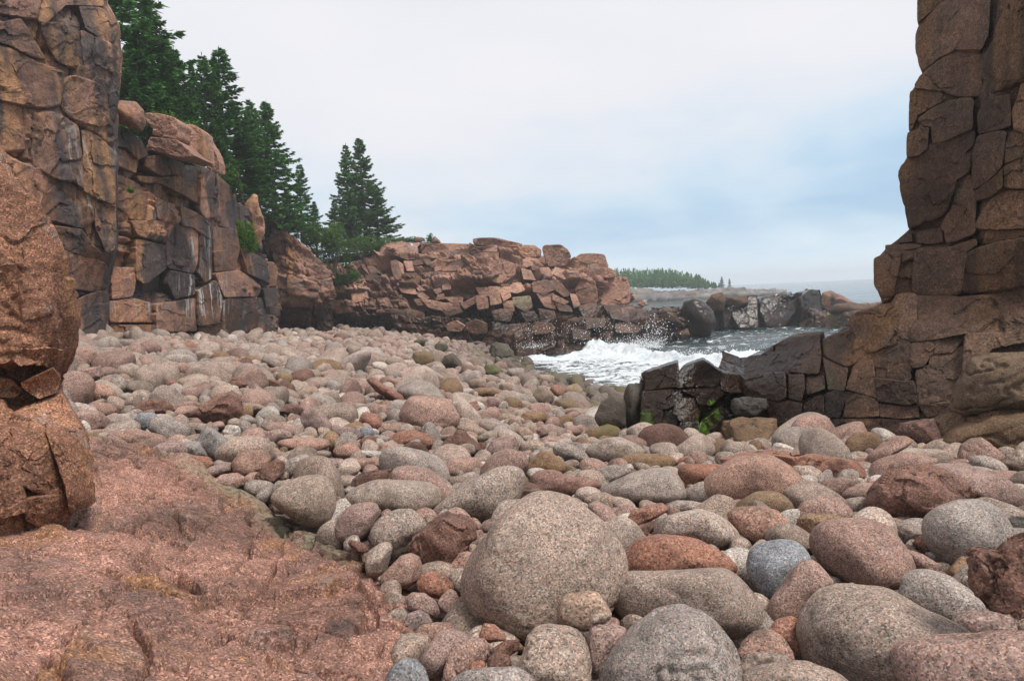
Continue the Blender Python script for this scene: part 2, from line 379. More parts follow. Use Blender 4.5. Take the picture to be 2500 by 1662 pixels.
def prism(poly, dfn, bdir, seed, dd=0.0, tilt=0.12, thick=0.5, rough=1.0, nb=110, nr=18, edge=1.0):
    """an angular block: traced outline as its front face, lying on the depth surface dfn, running back along bdir"""
    poly = np.asarray(poly, float); c = poly.mean(0); rg = np.random.default_rng(seed)
    q = np.concatenate([poly, poly[:1]]); seg = np.linalg.norm(np.diff(q, axis=0), axis=1); cs = np.concatenate([[0], seg.cumsum()])
    tt = np.linspace(0, cs[-1], nb, endpoint=False); B = np.stack([np.interp(tt, cs, q[:, k]) for k in (0, 1)], 1)
    d0 = float(np.ravel(dfn(np.array([c[0]]), np.array([c[1]])))[0]); mpp = d0 / F; size = math.sqrt(abs(np.sum(q[:-1, 0] * q[1:, 1] - q[1:, 0] * q[:-1, 1])) / 2) * mpp
    cornr = np.exp(-(np.abs(((tt[:, None] - cs[None, :]) + cs[-1] / 2) % cs[-1] - cs[-1] / 2).min(1) / (cs[-1] * 0.012)) ** 2)
    n3 = np.stack([B[:, 0] * mpp, B[:, 1] * mpp, np.full(nb, seed * 1.7 % 40)], 1)
    B = c + (B - c) * (1 - 0.03 * cornr + 0.03 * edge * fbm(n3 / (0.25 * size), 4, seed))[:, None]
    rr = np.concatenate([np.linspace(0.0, 1.0, nr + 1)[1:] ** 0.9])
    px = c[0] + (B[None, :, 0] - c[0]) * rr[:, None]; py = c[1] + (B[None, :, 1] - c[1]) * rr[:, None]
    px = np.concatenate([[c[0]], px.ravel()]); py = np.concatenate([[c[1]], py.ravel()]); rad = np.concatenate([[0], np.repeat(rr, nb)])
    gx, gy = rg.normal(size=2) * tilt
    dep = np.ravel(dfn(px, py)) - dd + gx * (px - c[0]) * mpp + gy * (py - c[1]) * mpp
    rays = (np.stack([(px - SW / 2) / F, -(py - SH / 2) / F, -np.ones(len(px))], 1) @ MN.T); rays = rays / rays[:, 1:2]
    u, v = (px - c[0]) * mpp + seed, (py - c[1]) * mpp
    w = 0.3 * size * fbm(np.stack([u, v, u * 0], 1) / (0.5 * size), 3, seed + 1)
    disp = 0
    for k, (f_, am) in enumerate(((0.8, 0.05), (0.33, 0.028), (0.13, 0.012))):
        h, sl, ed, r4 = chips(u + w, v * 1.2 - w, f_ * size, seed * 3 + k); disp = disp + size * am * rough * ((h - .5) * (r4 > .3)) + sl * 0.16 * rough
    P3 = np.stack([u, v, dep], 1); disp = disp + 0.018 * size * rough * fbm(P3 / (0.2 * size), 4, seed + 4)
    disp = disp + 0.022 * size * sm(rad, 0.93, 1.0) ** 2
    V = CAM + rays * (dep + disp)[:, None]
    rim = V[-nb:]; cen = rim.mean(0); b = np.asarray(bdir, float); b = b / np.linalg.norm(b); layers = [V]
    for k, (t_, sc_) in enumerate(((0.03, 1.004), (0.12, 1.0), (0.45, 0.985), (1.0, 0.95))):
        L = cen + (rim - cen) * sc_ + b * thick * t_; L = L + 0.02 * size * np.stack([fbm(L / (0.2 * size), 3, seed + 7 + q_) for q_ in range(3)], 1) * (k > 0); layers.append(L)
    V = np.concatenate(layers); nl = nr + 4
    tri = [[0, 1 + (i + 1) % nb, 1 + i] for i in range(nb)]
    i = np.arange(nb); j = (i + 1) % nb; qs = [np.stack([1 + r * nb + i, 1 + r * nb + j, 1 + (r + 1) * nb + j, 1 + (r + 1) * nb + i], 1) for r in range(nl - 1)]
    back_ = [1 + (nl - 1) * nb + k for k in range(nb)]
    Q = np.concatenate(qs)
    T3 = np.concatenate([np.array(tri), Q[:, [0, 1, 2]], Q[:, [0, 2, 3]], np.array([[back_[0], back_[k], back_[k + 1]] for k in range(1, nb - 1)])])
    return V, T3, size
def block_parts(made, crop, polys, bdir, seed, dd=(0.0, 0.1), tilt=0.12, thick=0.5, rough=1.0, nm='block', grow=1.0):
    par, dfn, (st, wt_, mo, wh, li), mat = made; x0, y0, sc_ = CR[crop]
    for k, pl_ in enumerate(polys):
        pl_ = np.asarray(pl_, float) / sc_ + np.array([x0, y0]); q = hsh(seed, k, 3); sd0 = seed + 13 * k; pl_ = pl_.mean(0) + (pl_ - pl_.mean(0)) * grow
        V, T3, size = prism(pl_, dfn, bdir, sd0, dd[0] + (dd[1] - dd[0]) * float(q), tilt, thick, rough)
        b0 = float(hsh(seed, k, 9))
        at = {'blk': np.clip(b0 + 0.2 * fbm(V / (0.5 * size), 3, sd0), 0, 1), 'stain': st(V) if st else np.zeros(len(V)), 'wet': np.clip(wt_(V), 0, 1) if wt_ else np.zeros(len(V)), 'moss': msk(V, mo), 'white': msk(V, wh), 'lichen': msk(V, li)}
        link(nm, mesh_np(nm, V, T3, mat, at, sharp=38), par)
CR = {'c7': (900, 1000, 2.368), 'c1': (150, 800, 2.8), 'c2': (850, 800, 2.8), 'c3': (1450, 600, 2.8), 's': (0, 0, 1.0), 'c5': (1000, 560, 3.932), 'c4': (0, 0, 2.8),
      'k3': (0, 1100, 2.2467), 'r1': (2100, 0, 3.92), 'r2': (2100, 380, 3.92), 'r3': (1800, 700, 3.3357), 'r4': (0, 900, 3.734), 'r5': (780, 560, 5.6)}

PINK = [(0.085, 0.054, 0.045), (0.16, 0.088, 0.064), (0.24, 0.122, 0.078), (0.33, 0.165, 0.092)]
M_LEFT = rock_mat('stained_pink_granite', PINK, sc=0.9, grain=45, stain_lo=0.47, ochre_lo=0.52, blkvar=0.9, ochre=(0.32, 0.165, 0.075))
M_BACK = rock_mat('weathered_pink_granite', [(0.115, 0.07, 0.056), (0.20, 0.112, 0.083), (0.28, 0.155, 0.11), (0.36, 0.205, 0.14)], sc=0.6, grain=30, blkvar=0.8, stain_lo=0.50)
M_RIGHT = rock_mat('brown_granite', [(0.05, 0.034, 0.026), (0.09, 0.054, 0.037), (0.13, 0.073, 0.047), (0.17, 0.092, 0.056)], sc=1.6, grain=75, ochre=(0.16, 0.085, 0.04), stain_lo=0.57, ochre_lo=0.52, blkvar=0.6, speck=70, grey=(0.085, 0.07, 0.058))
M_PILLAR = rock_mat('red_brown_granite', [(0.10, 0.054, 0.037), (0.17, 0.082, 0.052), (0.225, 0.108, 0.064), (0.28, 0.14, 0.075)], sc=2.2, grain=85, stain_lo=0.62, blkvar=0.5, ochre=(0.30, 0.15, 0.06), ochre_lo=.54, speck=140, crisp=True)
M_SLAB = rock_mat('pink_ledge_granite', [(0.085, 0.054, 0.044), (0.17, 0.092, 0.07), (0.26, 0.136, 0.102), (0.36, 0.192, 0.142)], sc=2.5, grain=75, stain_lo=0.66, blkvar=0.8, speck=150, crisp=True, ochre=(0.25, 0.125, 0.06), ochre_lo=0.55, grey=(0.22, 0.17, 0.15))

# ------------------------------------------------------------------ beach surface
HP = [P(*q) for q in [(250, 838, 17), (340, 836, 20), (430, 834, 22), (530, 830, 25), (640, 824, 30), (720, 818, 36), (820, 815, 42), (950, 815, 44), (1080, 830, 42), (1150, 845, 39), (1250, 885, 34.5), (1330, 915, 30), (1420, 940, 26.5), (1500, 968, 23.3), (1600, 1000, 19)]]
HP += [np.array([x, y, CZ + z]) for x, y, z in [(0, 1.2, -1.5), (2.2, 1.2, -1.5), (-2, 1.2, -1.5), (0, 3, -1.5), (2.6, 3, -1.5), (-1.8, 3.4, -1.45), (0, 5, -1.6), (3.4, 5, -1.62), (-2.6, 5.2, -1.38), (-3.6, 7, -1.28), (0, 7.5, -1.78), (2, 8, -1.95), (4.6, 7, -1.75),
                                                (-5, 9.5, -1.1), (-7.5, 12, -0.8), (-2, 10.5, -1.68), (1.2, 12, -2.35), (3.4, 12, -2.9), (5, 16, -3.9), (7, 26, -4.6), (9, 14, -3.6), (4, 35, -4.8), (-9.5, 15, -0.8), (-14, 22, -0.6)]]
HF = rbf(HP, 2e-3)
SEA = 0.0

def beach():
    xs = np.linspace(-18, 12, 360); ys = np.concatenate([np.linspace(0.4, 12, 190), np.linspace(12.1, 50, 220)])
    X, Y = np.meshgrid(xs, ys); Z = HF(X, Y) - 0.10
    V = np.stack([X, Y, Z], -1).reshape(-1, 3); V[:, 2] += 0.06 * fbm(V / 0.35, 4, 5)
    m, t = new_mat('wet_gravel'); pos = t.n('ShaderNodeNewGeometry').outputs['Position']
    vo = t.n('ShaderNodeTexVoronoi', None, Vector=pos, Scale=16.0)
    c = t.n('ShaderNodeSeparateColor', None, _0=vo.outputs['Color']).outputs[0]
    col = t.ramp(c, [(0, (0.06, 0.045, 0.038)), (0.5, (0.13, 0.09, 0.075)), (1, (0.22, 0.17, 0.145))])
    finish(t, col, 0.7, t.math('SUBTRACT', 1.0, vo.outputs['Distance']), 1.0, 0.06)
    tag(link('beach', mesh_np('beach', V, grid_faces(len(ys), len(xs)), m)), kind='structure')
beach()

L3 = lambda a=1.0, s=1.0, cr=1.0: [
    dict(b=(2.6 * s, 1.9 * s), a=0.60 * a, tilt=0.16, c=0.55 * cr, cw=0.042, rd=0.02, rw=0.10, shear=0.06, warp=0.14),
    dict(b=(1.1 * s, 0.75 * s), a=0.26 * a, tilt=0.24, c=0.30 * cr, cw=0.032, rd=0.02, rw=0.06, ang=0.10, shear=-0.10, warp=0.14, mask=-0.05),
    dict(b=(0.42 * s, 0.26 * s), a=0.11 * a, tilt=0.28, c=0.12 * cr, cw=0.024, rd=0.01, rw=0.04, ang=-0.08, shear=.15, warp=0.16, mask=0.08)]

def build_cliffs():
    # tall wall on the left, its top out of the frame
    colsA = lambda y, xs, ds: [(x, y, d) for x, d in zip(xs, ds)]
    A = [[(-420, 960, 10.5), (0, 890, 13.6), (140, 855, 15.2), (228, 845, 16.6), (258, 842, 17), (272, 836, 20)],
         colsA(690, (-420, 0, 145, 232, 258, 268), (10.8, 13.8, 15.3, 16.7, 17.1, 20.5)),
         colsA(610, (-420, 0, 150, 252, 284, 290), (11, 14, 15.4, 16.5, 17.0, 20.5)),
         colsA(420, (-420, 0, 150, 255, 284, 290), (11.1, 14.1, 15.5, 16.6, 17.1, 20.5)),
         colsA(250, (-420, 0, 150, 255, 288, 293), (11.2, 14.2, 15.6, 16.7, 17.2, 20.5)),
         colsA(140, (-420, 0, 150, 262, 296, 300), (11.3, 14.3, 15.7, 16.7, 17.2, 20.5)),
         colsA(60, (-420, 0, 150, 250, 284, 290), (11.3, 14.4, 15.8, 16.8, 17.3, 20.5)),
         colsA(10, (-420, 0, 150, 225, 255, 262), (11.4, 14.5, 15.9, 17.0, 17.5, 20.5)),
         colsA(-380, (-420, 0, 150, 205, 230, 238), (11.6, 14.8, 16.2, 17.3, 17.8, 20.5))]
    stA = lambda V: 0.75 * sm(fbm(V / 2.6, 3, 77), -0.1, 0.35) + 0.25
    madeA = cliff('cliff', A, M_LEFT, 'tall grey and rust stained granite cliff rising out of the frame beside the spruces', 0.022, [dict(b=(1.25, 1.15), a=0.20, tilt=0.12, c=0.45, cw=0.030, rd=0.02, rw=0.08, shear=0.05, warp=0.10), dict(b=(0.62, 0.7), a=0.11, tilt=0.2, c=0.22, cw=0.024, rd=0.01, rw=0.05, ang=0.1, shear=-0.1, warp=0.12, mask=-0.04), dict(b=(0.26, 0.2), a=0.045, tilt=0.25, c=0.09, cw=0.018, rd=0.01, rw=0.03, ang=-.1, warp=0.15, mask=0.12)], (0.022, 0.3), 3, back=4, stain=stA, ang=-0.36, niche=0.08, foldtop=False, soft=(4, -1, 0.5, 0.35), push=0.04, dcols=(0, 5),
          white=[(P(200, 420, 16), (0.12, 1.5, 1.2), 0.8)])
    Bn = [[(250, 842, 18.5), (330, 838, 20), (420, 836, 22), (520, 832, 25), (620, 826, 29), (680, 818, 32), (688, 815, 37)],
          [(262, 700, 18.7), (335, 700, 20.2), (425, 700, 22.3), (525, 690, 25.5), (615, 690, 29.3), (672, 720, 32.2), (680, 720, 37)],
          [(268, 540, 18.9), (340, 540, 20.4), (430, 530, 22.6), (525, 540, 25.8), (600, 560, 29.6), (655, 600, 32.4), (664, 600, 37)],
          [(283, 330, 19.4), (350, 352, 20.7), (440, 385, 22.9), (535, 430, 26.1), (590, 492, 29.8), (638, 562, 32.6), (648, 570, 37)]]
    stB = lambda V: 0.85 * sm(fbm(V / 2.4 + 3, 3, 78), -0.15, 0.3)
    wh = [(P(500, 700, 24.5), (1.2, 3, 0.9), 1.0), (P(480, 745, 24.3), (1.0, 3, 0.6), 1.0), (P(330, 750, 20), (1.5, 2, 0.45), 0.8), (P(483, 590, 24.2), (0.2, 2, 1.4), 0.9), (P(520, 750, 25), (0.7, 3, .5), 0.8)]
    madeB = cliff('cliff', Bn, M_LEFT, 'long fractured cliff wall with white mineral streaks under a rounded overhanging cap', 0.028, [dict(b=(2.1, 1.3), a=0.50, tilt=0.14, c=0.55, cw=0.04, rd=0.02, rw=0.08, shear=0.05, warp=0.10), dict(b=(0.9, 0.6), a=0.22, tilt=0.22, c=0.28, cw=0.03, rd=0.01, rw=0.05, ang=0.08, shear=-0.1, warp=0.12, mask=-0.08), dict(b=(0.38, 0.26), a=0.09, tilt=0.28, c=0.10, cw=0.02, rd=0.01, rw=0.03, ang=-.1, warp=0.15, mask=0.06)], (0.035, 0.35), 7, back=(-5, 2.5, 0.4), push=0.08, dcols=(0, 6), stain=stB, white=wh, ang=-0.16, niche=0.14, wet=lambda V: 0.35 * (1 - sm(V[:, 2], 2.6, 4.0)))
    AB = [[(-200, -60), (260, -60), (266, 0), (248, 126), (110, 106), (-200, 56)], [(275, -60), (400, -40), (690, -10), (690, 42), (540, 28), (420, 20), (330, 148), (272, 148)], [(548, 52), (690, 62), (788, 132), (798, 220), (768, 286), (700, 266), (640, 228), (592, 193)], [(292, 168), (400, 163), (518, 203), (548, 300), (572, 466), (480, 456), (400, 416), (342, 330), (292, 220)], [(563, 224), (690, 274), (768, 314), (818, 400), (818, 560), (798, 616), (720, 566), (640, 516), (582, 466)],
          [(-200, 144), (30, 154), (138, 134), (218, 262), (296, 398), (200, 376), (60, 306), (-200, 226)], [(-200, 314), (60, 334), (250, 434), (416, 494), (416, 640), (388, 716), (260, 726), (0, 676), (-200, 636)], [(444, 544), (520, 524), (678, 584), (718, 642), (736, 826), (680, 856), (560, 826), (482, 796), (424, 738), (434, 622)], [(744, 644), (808, 604), (812, 680), (778, 846), (752, 836)], [(-200, 694), (0, 704), (248, 754), (256, 860), (218, 1006), (0, 1026), (-200, 996)],
          [(284, 774), (400, 794), (528, 874), (542, 1000), (556, 1060), (556, 1272), (500, 1226), (390, 1216), (234, 1128), (229, 1000)], [(559, 904), (640, 924), (738, 1003), (777, 1052), (782, 1376), (700, 1356), (582, 1296), (564, 1200), (573, 1050)], [(-200, 1054), (10, 1064), (228, 1154), (326, 1222), (288, 1320), (276, 1474), (150, 1346), (-200, 1296)], [(304, 1254), (498, 1249), (616, 1342), (636, 1500), (598, 1536), (570, 1556), (332, 1496), (294, 1440)], [(654, 1364), (788, 1404), (792, 1696), (722, 1716), (694, 1640), (654, 1560)],
          [(344, 1544), (558, 1574), (638, 1682), (696, 1738), (600, 1756), (402, 1686), (354, 1600)], [(374, 1704), (558, 1744), (716, 1803), (736, 1956), (650, 1986), (452, 1956), (404, 1800)], [(444, 1964), (526, 1993), (536, 2028), (462, 2046)], [(474, 2074), (680, 1994), (736, 2014), (736, 2130), (686, 2340), (520, 2330), (474, 2200)]]
    block_parts(madeA, 'c4', AB, (-0.68, 1, 0.0), 6000, (-0.03, 0.14), 0.08, 0.8, 1.1, grow=1.09)
    BB = [[(800, 900), (880, 900), (960, 960), (1006, 1056), (940, 1086), (870, 1006), (800, 996)], [(1014, 1074), (1120, 1064), (1246, 1122), (1236, 1186), (1100, 1196), (1004, 1138)], [(804, 1014), (860, 1034), (936, 1102), (926, 1176), (804, 1126)], [(954, 1204), (1100, 1214), (1238, 1204), (1272, 1134), (1356, 1154), (1366, 1396), (1250, 1326), (1112, 1256), (982, 1246)], [(1379, 1154), (1466, 1184), (1466, 1486), (1422, 1496), (1374, 1438)], [(1484, 1206), (1606, 1314), (1626, 1556), (1502, 1536), (1479, 1478)],
          [(814, 1204), (928, 1254), (1056, 1344), (1056, 1496), (902, 1496), (804, 1398)], [(1064, 1354), (1191, 1404), (1196, 1506), (1084, 1496)], [(1244, 1414), (1358, 1464), (1446, 1534), (1436, 1636), (1332, 1558), (1254, 1538)], [(904, 1514), (1126, 1514), (1118, 1598), (1088, 1646), (952, 1606)], [(1144, 1514), (1238, 1534), (1346, 1584), (1346, 1776), (1318, 1856), (1152, 1816), (1144, 1660)], [(1374, 1594), (1446, 1644), (1446, 1896), (1400, 1916), (1364, 1858)], [(1464, 1564), (1616, 1574), (1636, 1700), (1598, 1836), (1474, 1846)],
          [(764, 1834), (916, 1834), (926, 1920), (906, 2016), (774, 2036)], [(934, 1644), (1126, 1684), (1136, 1826), (1000, 1936), (944, 1898)], [(1174, 1854), (1326, 1884), (1326, 2006), (1202, 2036), (1154, 1938)], [(764, 2064), (918, 2044), (1056, 2084), (1056, 2196), (764, 2196)], [(1074, 2084), (1200, 2064), (1326, 2044), (1336, 2256), (1084, 2256)], [(1354, 1994), (1478, 1924), (1516, 2050), (1496, 2196), (1364, 2216)], [(1484, 1874), (1638, 1854), (1776, 1952), (1758, 2016), (1544, 2026)], [(1654, 1704), (1778, 1754), (1836, 1852), (1836, 1926), (1702, 1866)], [(1644, 1424), (1698, 1444), (1756, 1590), (1738, 1696), (1654, 1638)],
          [(1544, 2054), (1778, 2044), (1816, 2178), (1640, 2290), (1524, 2250)], [(1804, 1974), (1896, 1974), (1896, 2076), (1824, 2096)], [(764, 2224), (1056, 2224), (1048, 2300), (804, 2320)], [(1364, 2244), (1498, 2234), (1616, 2294), (1500, 2330), (1374, 2320)]]
    block_parts(madeB, 'c4', BB, (-1, 0.35, 0.0), 6500, (-0.05, 0.25), 0.10, 1.0, 1.2, grow=1.09)
    Cn = [[(640, 818, 41.5), (700, 817, 41.5), (750, 816, 41.5), (800, 815, 42), (815, 812, 46)],
          [(655, 752, 41.4), (700, 750, 41), (755, 745, 41), (800, 745, 41.6), (815, 745, 46)],
          [(668, 735, 39.2), (705, 735, 38.8), (760, 728, 38.9), (800, 720, 40.5), (812, 715, 46)],
          [(666, 640, 39.2), (705, 640, 38.6), (750, 650, 39), (795, 665, 40.5), (808, 670, 46)],
          [(652, 566, 39.6), (700, 556, 39.2), (735, 582, 39.4), (778, 640, 40.8), (792, 645, 46)]]
    wc = lambda V: 1.0 * (1 - sm(V[:, 2], 2.6, 4.4))
    cliff('cliff', Cn, M_BACK, 'square buttress of layered pink granite above a dark sea cave', 0.045, L3(1.25, 0.8), (0.1, 0.5), 11, back=(-2, 5, 0.2), wet=wc, ang=-0.35, niche=0.1)
    Dn = [[(690, 818, 48), (800, 816, 46.5), (900, 816, 45.2), (1000, 822, 44), (1100, 832, 43), (1200, 845, 41), (1300, 840, 42), (1400, 835, 43), (1500, 815, 44), (1545, 800, 46), (1550, 800, 53)],
          [(690, 750, 48.5), (800, 742, 47), (900, 742, 45.8), (1000, 745, 45), (1100, 742, 44), (1200, 745, 41.8), (1300, 745, 42.6), (1400, 745, 43.8), (1500, 742, 45), (1538, 745, 46.5), (1546, 745, 53)],
          [(705, 700, 51), (800, 690, 49.5), (900, 682, 47.2), (1000, 676, 46.6), (1100, 670, 46), (1200, 668, 42.8), (1300, 672, 43.6), (1400, 680, 44.7), (1495, 700, 45.6), (1530, 705, 47), (1540, 705, 53)],
          [(740, 655, 55), (810, 642, 54), (890, 616, 52), (960, 600, 49.6), (1060, 600, 49.4), (1160, 598, 48.5), (1280, 606, 46), (1380, 628, 45.8), (1420, 672, 46), (1500, 700, 47.4), (1526, 705, 53)]]
    wdk = lambda V: 0.95 * (1 - sm(V[:, 2], 1.6, 4.0)) * (0.8 + 0.5 * fbm(V / 1.5, 2, 9)) + 0.9 * np.exp(-(((V[:, 0] + 12.4) / 1.7) ** 2)) * (1 - sm(V[:, 2], 4.6, 6.2))
    madeD = cliff('cliff', Dn, M_BACK, 'broad stepped headland of pink granite ledges at the back of the beach', 0.045,
          [dict(b=(2.8, 1.05), a=1.3, tilt=0.20, c=0.35, cw=0.06, rd=0.04, rw=0.12, shear=0.25, warp=0.12, solid=1), dict(b=(1.1, 0.55), a=0.75, tilt=0.45, c=0.2, cw=0.045, rd=0.03, rw=0.10, shear=0.4, ang=-0.06, warp=.12, mask=-0.3, solid=1), dict(b=(0.45, 0.30), a=0.30, tilt=0.45, c=0.10, cw=0.03, rd=0.02, rw=0.05, shear=0.35, warp=.15, mask=-0.05, solid=1)],
          (0.10, 0.9), 15, push=0.05, dcols=(0, 10), back=(0, 7, 0.1), wet=wdk, ang=0.05, niche=0.14, nichedepth=0.9, lichen=[(P(1275, 735, 42), (1.0, 2, 0.7), 0.9), (P(1318, 768, 42), (.5, 2, .4), 0.8)])
    En = [[(990, 830, 42.8), (1120, 848, 40), (1230, 872, 37.2), (1330, 866, 38), (1450, 858, 40), (1600, 848, 43), (1690, 836, 45.5), (1705, 832, 51)],
          [(990, 815, 43), (1120, 822, 40.4), (1230, 828, 37.6), (1330, 815, 38.6), (1450, 800, 40.6), (1600, 785, 43.6), (1688, 780, 45.7), (1700, 778, 51)],
          [(1010, 810, 44), (1130, 796, 42), (1240, 782, 40), (1340, 772, 40.8), (1450, 750, 43), (1560, 742, 45), (1640, 740, 46.3), (1680, 738, 50)]]
    madeE = cliff('rock_ledge', En, M_BACK, 'low black wave washed ledge running from the beach into the surf', 0.045, L3(1.2, 0.9), (0.10, 0.8), 19, push=0.2, dcols=(0, 7), back=(1, 6, 0.1), wet=lambda V: 0.95 - 0.35 * sm(V[:, 2], 1.2, 2.6) + 0.3 * fbm(V / 1.2, 2, 4), ang=0.2, niche=0.1, cat='ledge')
    Fn = [[(1722, 824, 53), (1790, 822, 52.4), (1900, 815, 53.4), (1990, 806, 55), (2030, 800, 60)],
          [(1738, 770, 53.4), (1800, 768, 52.8), (1900, 762, 53.8), (1994, 762, 55.4), (2026, 762, 60)],
          [(1752, 738, 54.5), (1800, 735, 54), (1862, 716, 54.6), (1960, 707, 55.4), (2004, 712, 56), (2022, 722, 60)][:5]]
    madeF = cliff('rock_headland', Fn, M_RIGHT, 'long flat topped dark headland of rock across the water', 0.06, [dict(b=(1.8, 2.4), a=0.7, tilt=0.2, c=0.6, cw=0.07, rd=0.05, rw=0.2, shear=-0.15, warp=.12), dict(b=(0.8, 0.8), a=0.25, tilt=0.25, c=0.25, cw=0.05, rd=0.03, rw=0.1, mask=-.1, warp=.15)], (0.06, 0.9), 23, push=0.3, dcols=(0, 6), back=(2, 8, 0.2), wet=lambda V: 1.0 - 0.42 * sm(V[:, 2], 2.0, 3.6) + 0.3 * fbm(V / 1.3, 2, 6), foldl=(0.3, 5, 0), cat='headland',
          moss=[(P(1990, 780, 55), (2.5, 3, 1.0), 0.35)])
    Gn = [[(1960, 806, 50), (2040, 803, 49), (2110, 800, 48), (2190, 796, 47)],
          [(1985, 775, 50.4), (2045, 770, 49.4), (2110, 765, 48.4), (2190, 760, 47.4)],
          [(2005, 758, 51.4), (2050, 745, 51), (2110, 738, 50), (2190, 730, 49)]]
    cliff('rock_ledge', Gn, M_BACK, 'low ledge covered in olive seaweed beyond the right cliff', 0.07, L3(1.0, 1.0), (0.2, 0.9), 27, back=(1, 5, 0.1), wet=lambda V: 0.7 - 0.4 * sm(V[:, 2], 0.8, 2.2), foldl=(1, 4, 0), cat='ledge', moss=[(P(2070, 770, 49.5), (6, 4, 1.6), 0.42)])
    # right hand wall
    px9 = (1818, 1868, 1912, 2000, 2058, 2082, 2165, 2300, 2540)
    I = [[(x, y, d) for x, y, d in zip(px9, (1105, 1118, 1128, 1130, 1125, 1120, 1115, 1115, 1130), (9.0, 8.7, 8.45, 8.0, 7.75, 7.65, 7.35, 6.95, 6.4))],
         [(x, y, d) for x, y, d in zip(px9, (1005, 1010, 1012, 1015, 1015, 1012, 1010, 1010, 1020), (9.05, 8.8, 8.6, 8.2, 8.0, 7.9, 7.55, 7.1, 6.55))],
         [(x, y, d) for x, y, d in zip(px9, (925, 915, 910, 905, 900, 890, 880, 870, 880), (9.3, 9.05, 8.85, 8.5, 8.3, 8.1, 7.8, 7.35, 6.8))],
         [(x, y, d) for x, y, d in zip((1822, 1868, 1908, 1990, 2056, 2078, 2165, 2300, 2540), (874, 853, 829, 820, 810, 768, 745, 730, 722), (9.8, 9.6, 9.45, 9.1, 8.8, 8.5, 8.2, 7.8, 7.2))]]
    for r_, q_ in zip(I, ((3350, 1220, 5.0), (3350, 1020, 5.15), (3350, 880, 5.3), (3350, 740, 5.6))): r_.append(q_)
    wI = lambda V: 0.95 * sm(-V[:, 0], -4.6, -3.3) * (1 - 0.35 * sm(V[:, 2], 1.9, 3.0)) + 0.25 * (1 - sm(V[:, 2], 1.4, 2.0)) + 0.55 * fbm(V / np.array([.5, .5, 1.2]), 3, 8)
    mossI = [(P(1960, 1070, 8.2), (0.7, 1.0, 0.30), 0.7), (P(1900, 1085, 8.5), (0.4, 1, 0.25), 0.75), (P(2030, 960, 8.2), (0.30, 1.0, 0.55), 0.38)]
    LR = [dict(b=(0.95, 0.52), a=0.13, tilt=0.22, c=0.26, cw=0.018, rd=0.03, rw=0.07, shear=0.12, warp=0.12), dict(b=(0.45, 0.36), swap=1, a=0.08, tilt=0.22, c=0.12, cw=0.014, rd=0.02, rw=0.05, shear=-0.2, warp=0.15, mask=-0.02), dict(b=(0.26, 0.18), a=0.03, tilt=0.25, c=0.02, cw=0.006, rd=0.008, rw=0.03, warp=0.2, mask=0.14)]
    madeI = cliff('cliff', I, M_RIGHT, 'low dark brown jointed rock wall streaked black and green beside the boulders', 0.018, [dict(b=(0.95, 0.52), a=0.05, tilt=0.1, c=0.1, cw=0.02)], (0.025, 0.30), 31, push=0.05, dcols=(0, 9), back=(1.2, 2.5, 0.15), wet=wI, moss=mossI, ang=0.04, niche=0.05, nichedepth=0.15, foldl=(0.1, 1.5, 0), soft=(1, 1, 0.35, 0.3))
    ys = (748, 698, 632, 603, 582, 558, 415, 385, 225, 180, 145, 0, -200)
    ed = (2155, 2137, 2134, 2162, 2192, 2219, 2194, 2212, 2221, 2248, 2238, 2243, 2252)
    J = []
    for y, e in zip(ys, ed):
        dn = 0.0 if y < 595 else -0.25
        J.append([(e + 8, y, 12.0), (e, y, 8.75 + dn), (e + 75, y, 8.35 + dn * 0.5), (2352 + (0 if y > 500 else (500 - y) * 0.05), y, 8.05), (2388 + (0 if y > 500 else (500 - y) * 0.06), y, 7.55), (2560, y, 7.0), (3300, max(y, 230) + 10, 5.9)])
    J.insert(0, [(2170, 770, 12.0), (2168, 770, 8.7), (2235, 770, 8.4), (2352, 760, 8.1), (2388, 755, 7.6), (2560, 750, 7.05), (3300, 770, 5.95)])
    made = cliff('cliff', J, M_RIGHT, 'tall dark cliff towering on the right with a jutting square block at its foot', 0.017, [dict(b=(0.85, 1.05), swap=1, a=0.06, tilt=0.1, c=0.1, cw=0.02)], (0.03, 0.30), 35, push=0.05, dcols=(1, 6), foldtop=False, soft=(1, 1, 0.4, 0.22), ang=0.16, niche=0.06, nichedepth=0.25, wet=lambda V: 0.30 + 0.45 * fbm(V / 1.1, 3, 18) - 0.35 * sm(V[:, 0], 4.9, 5.3))
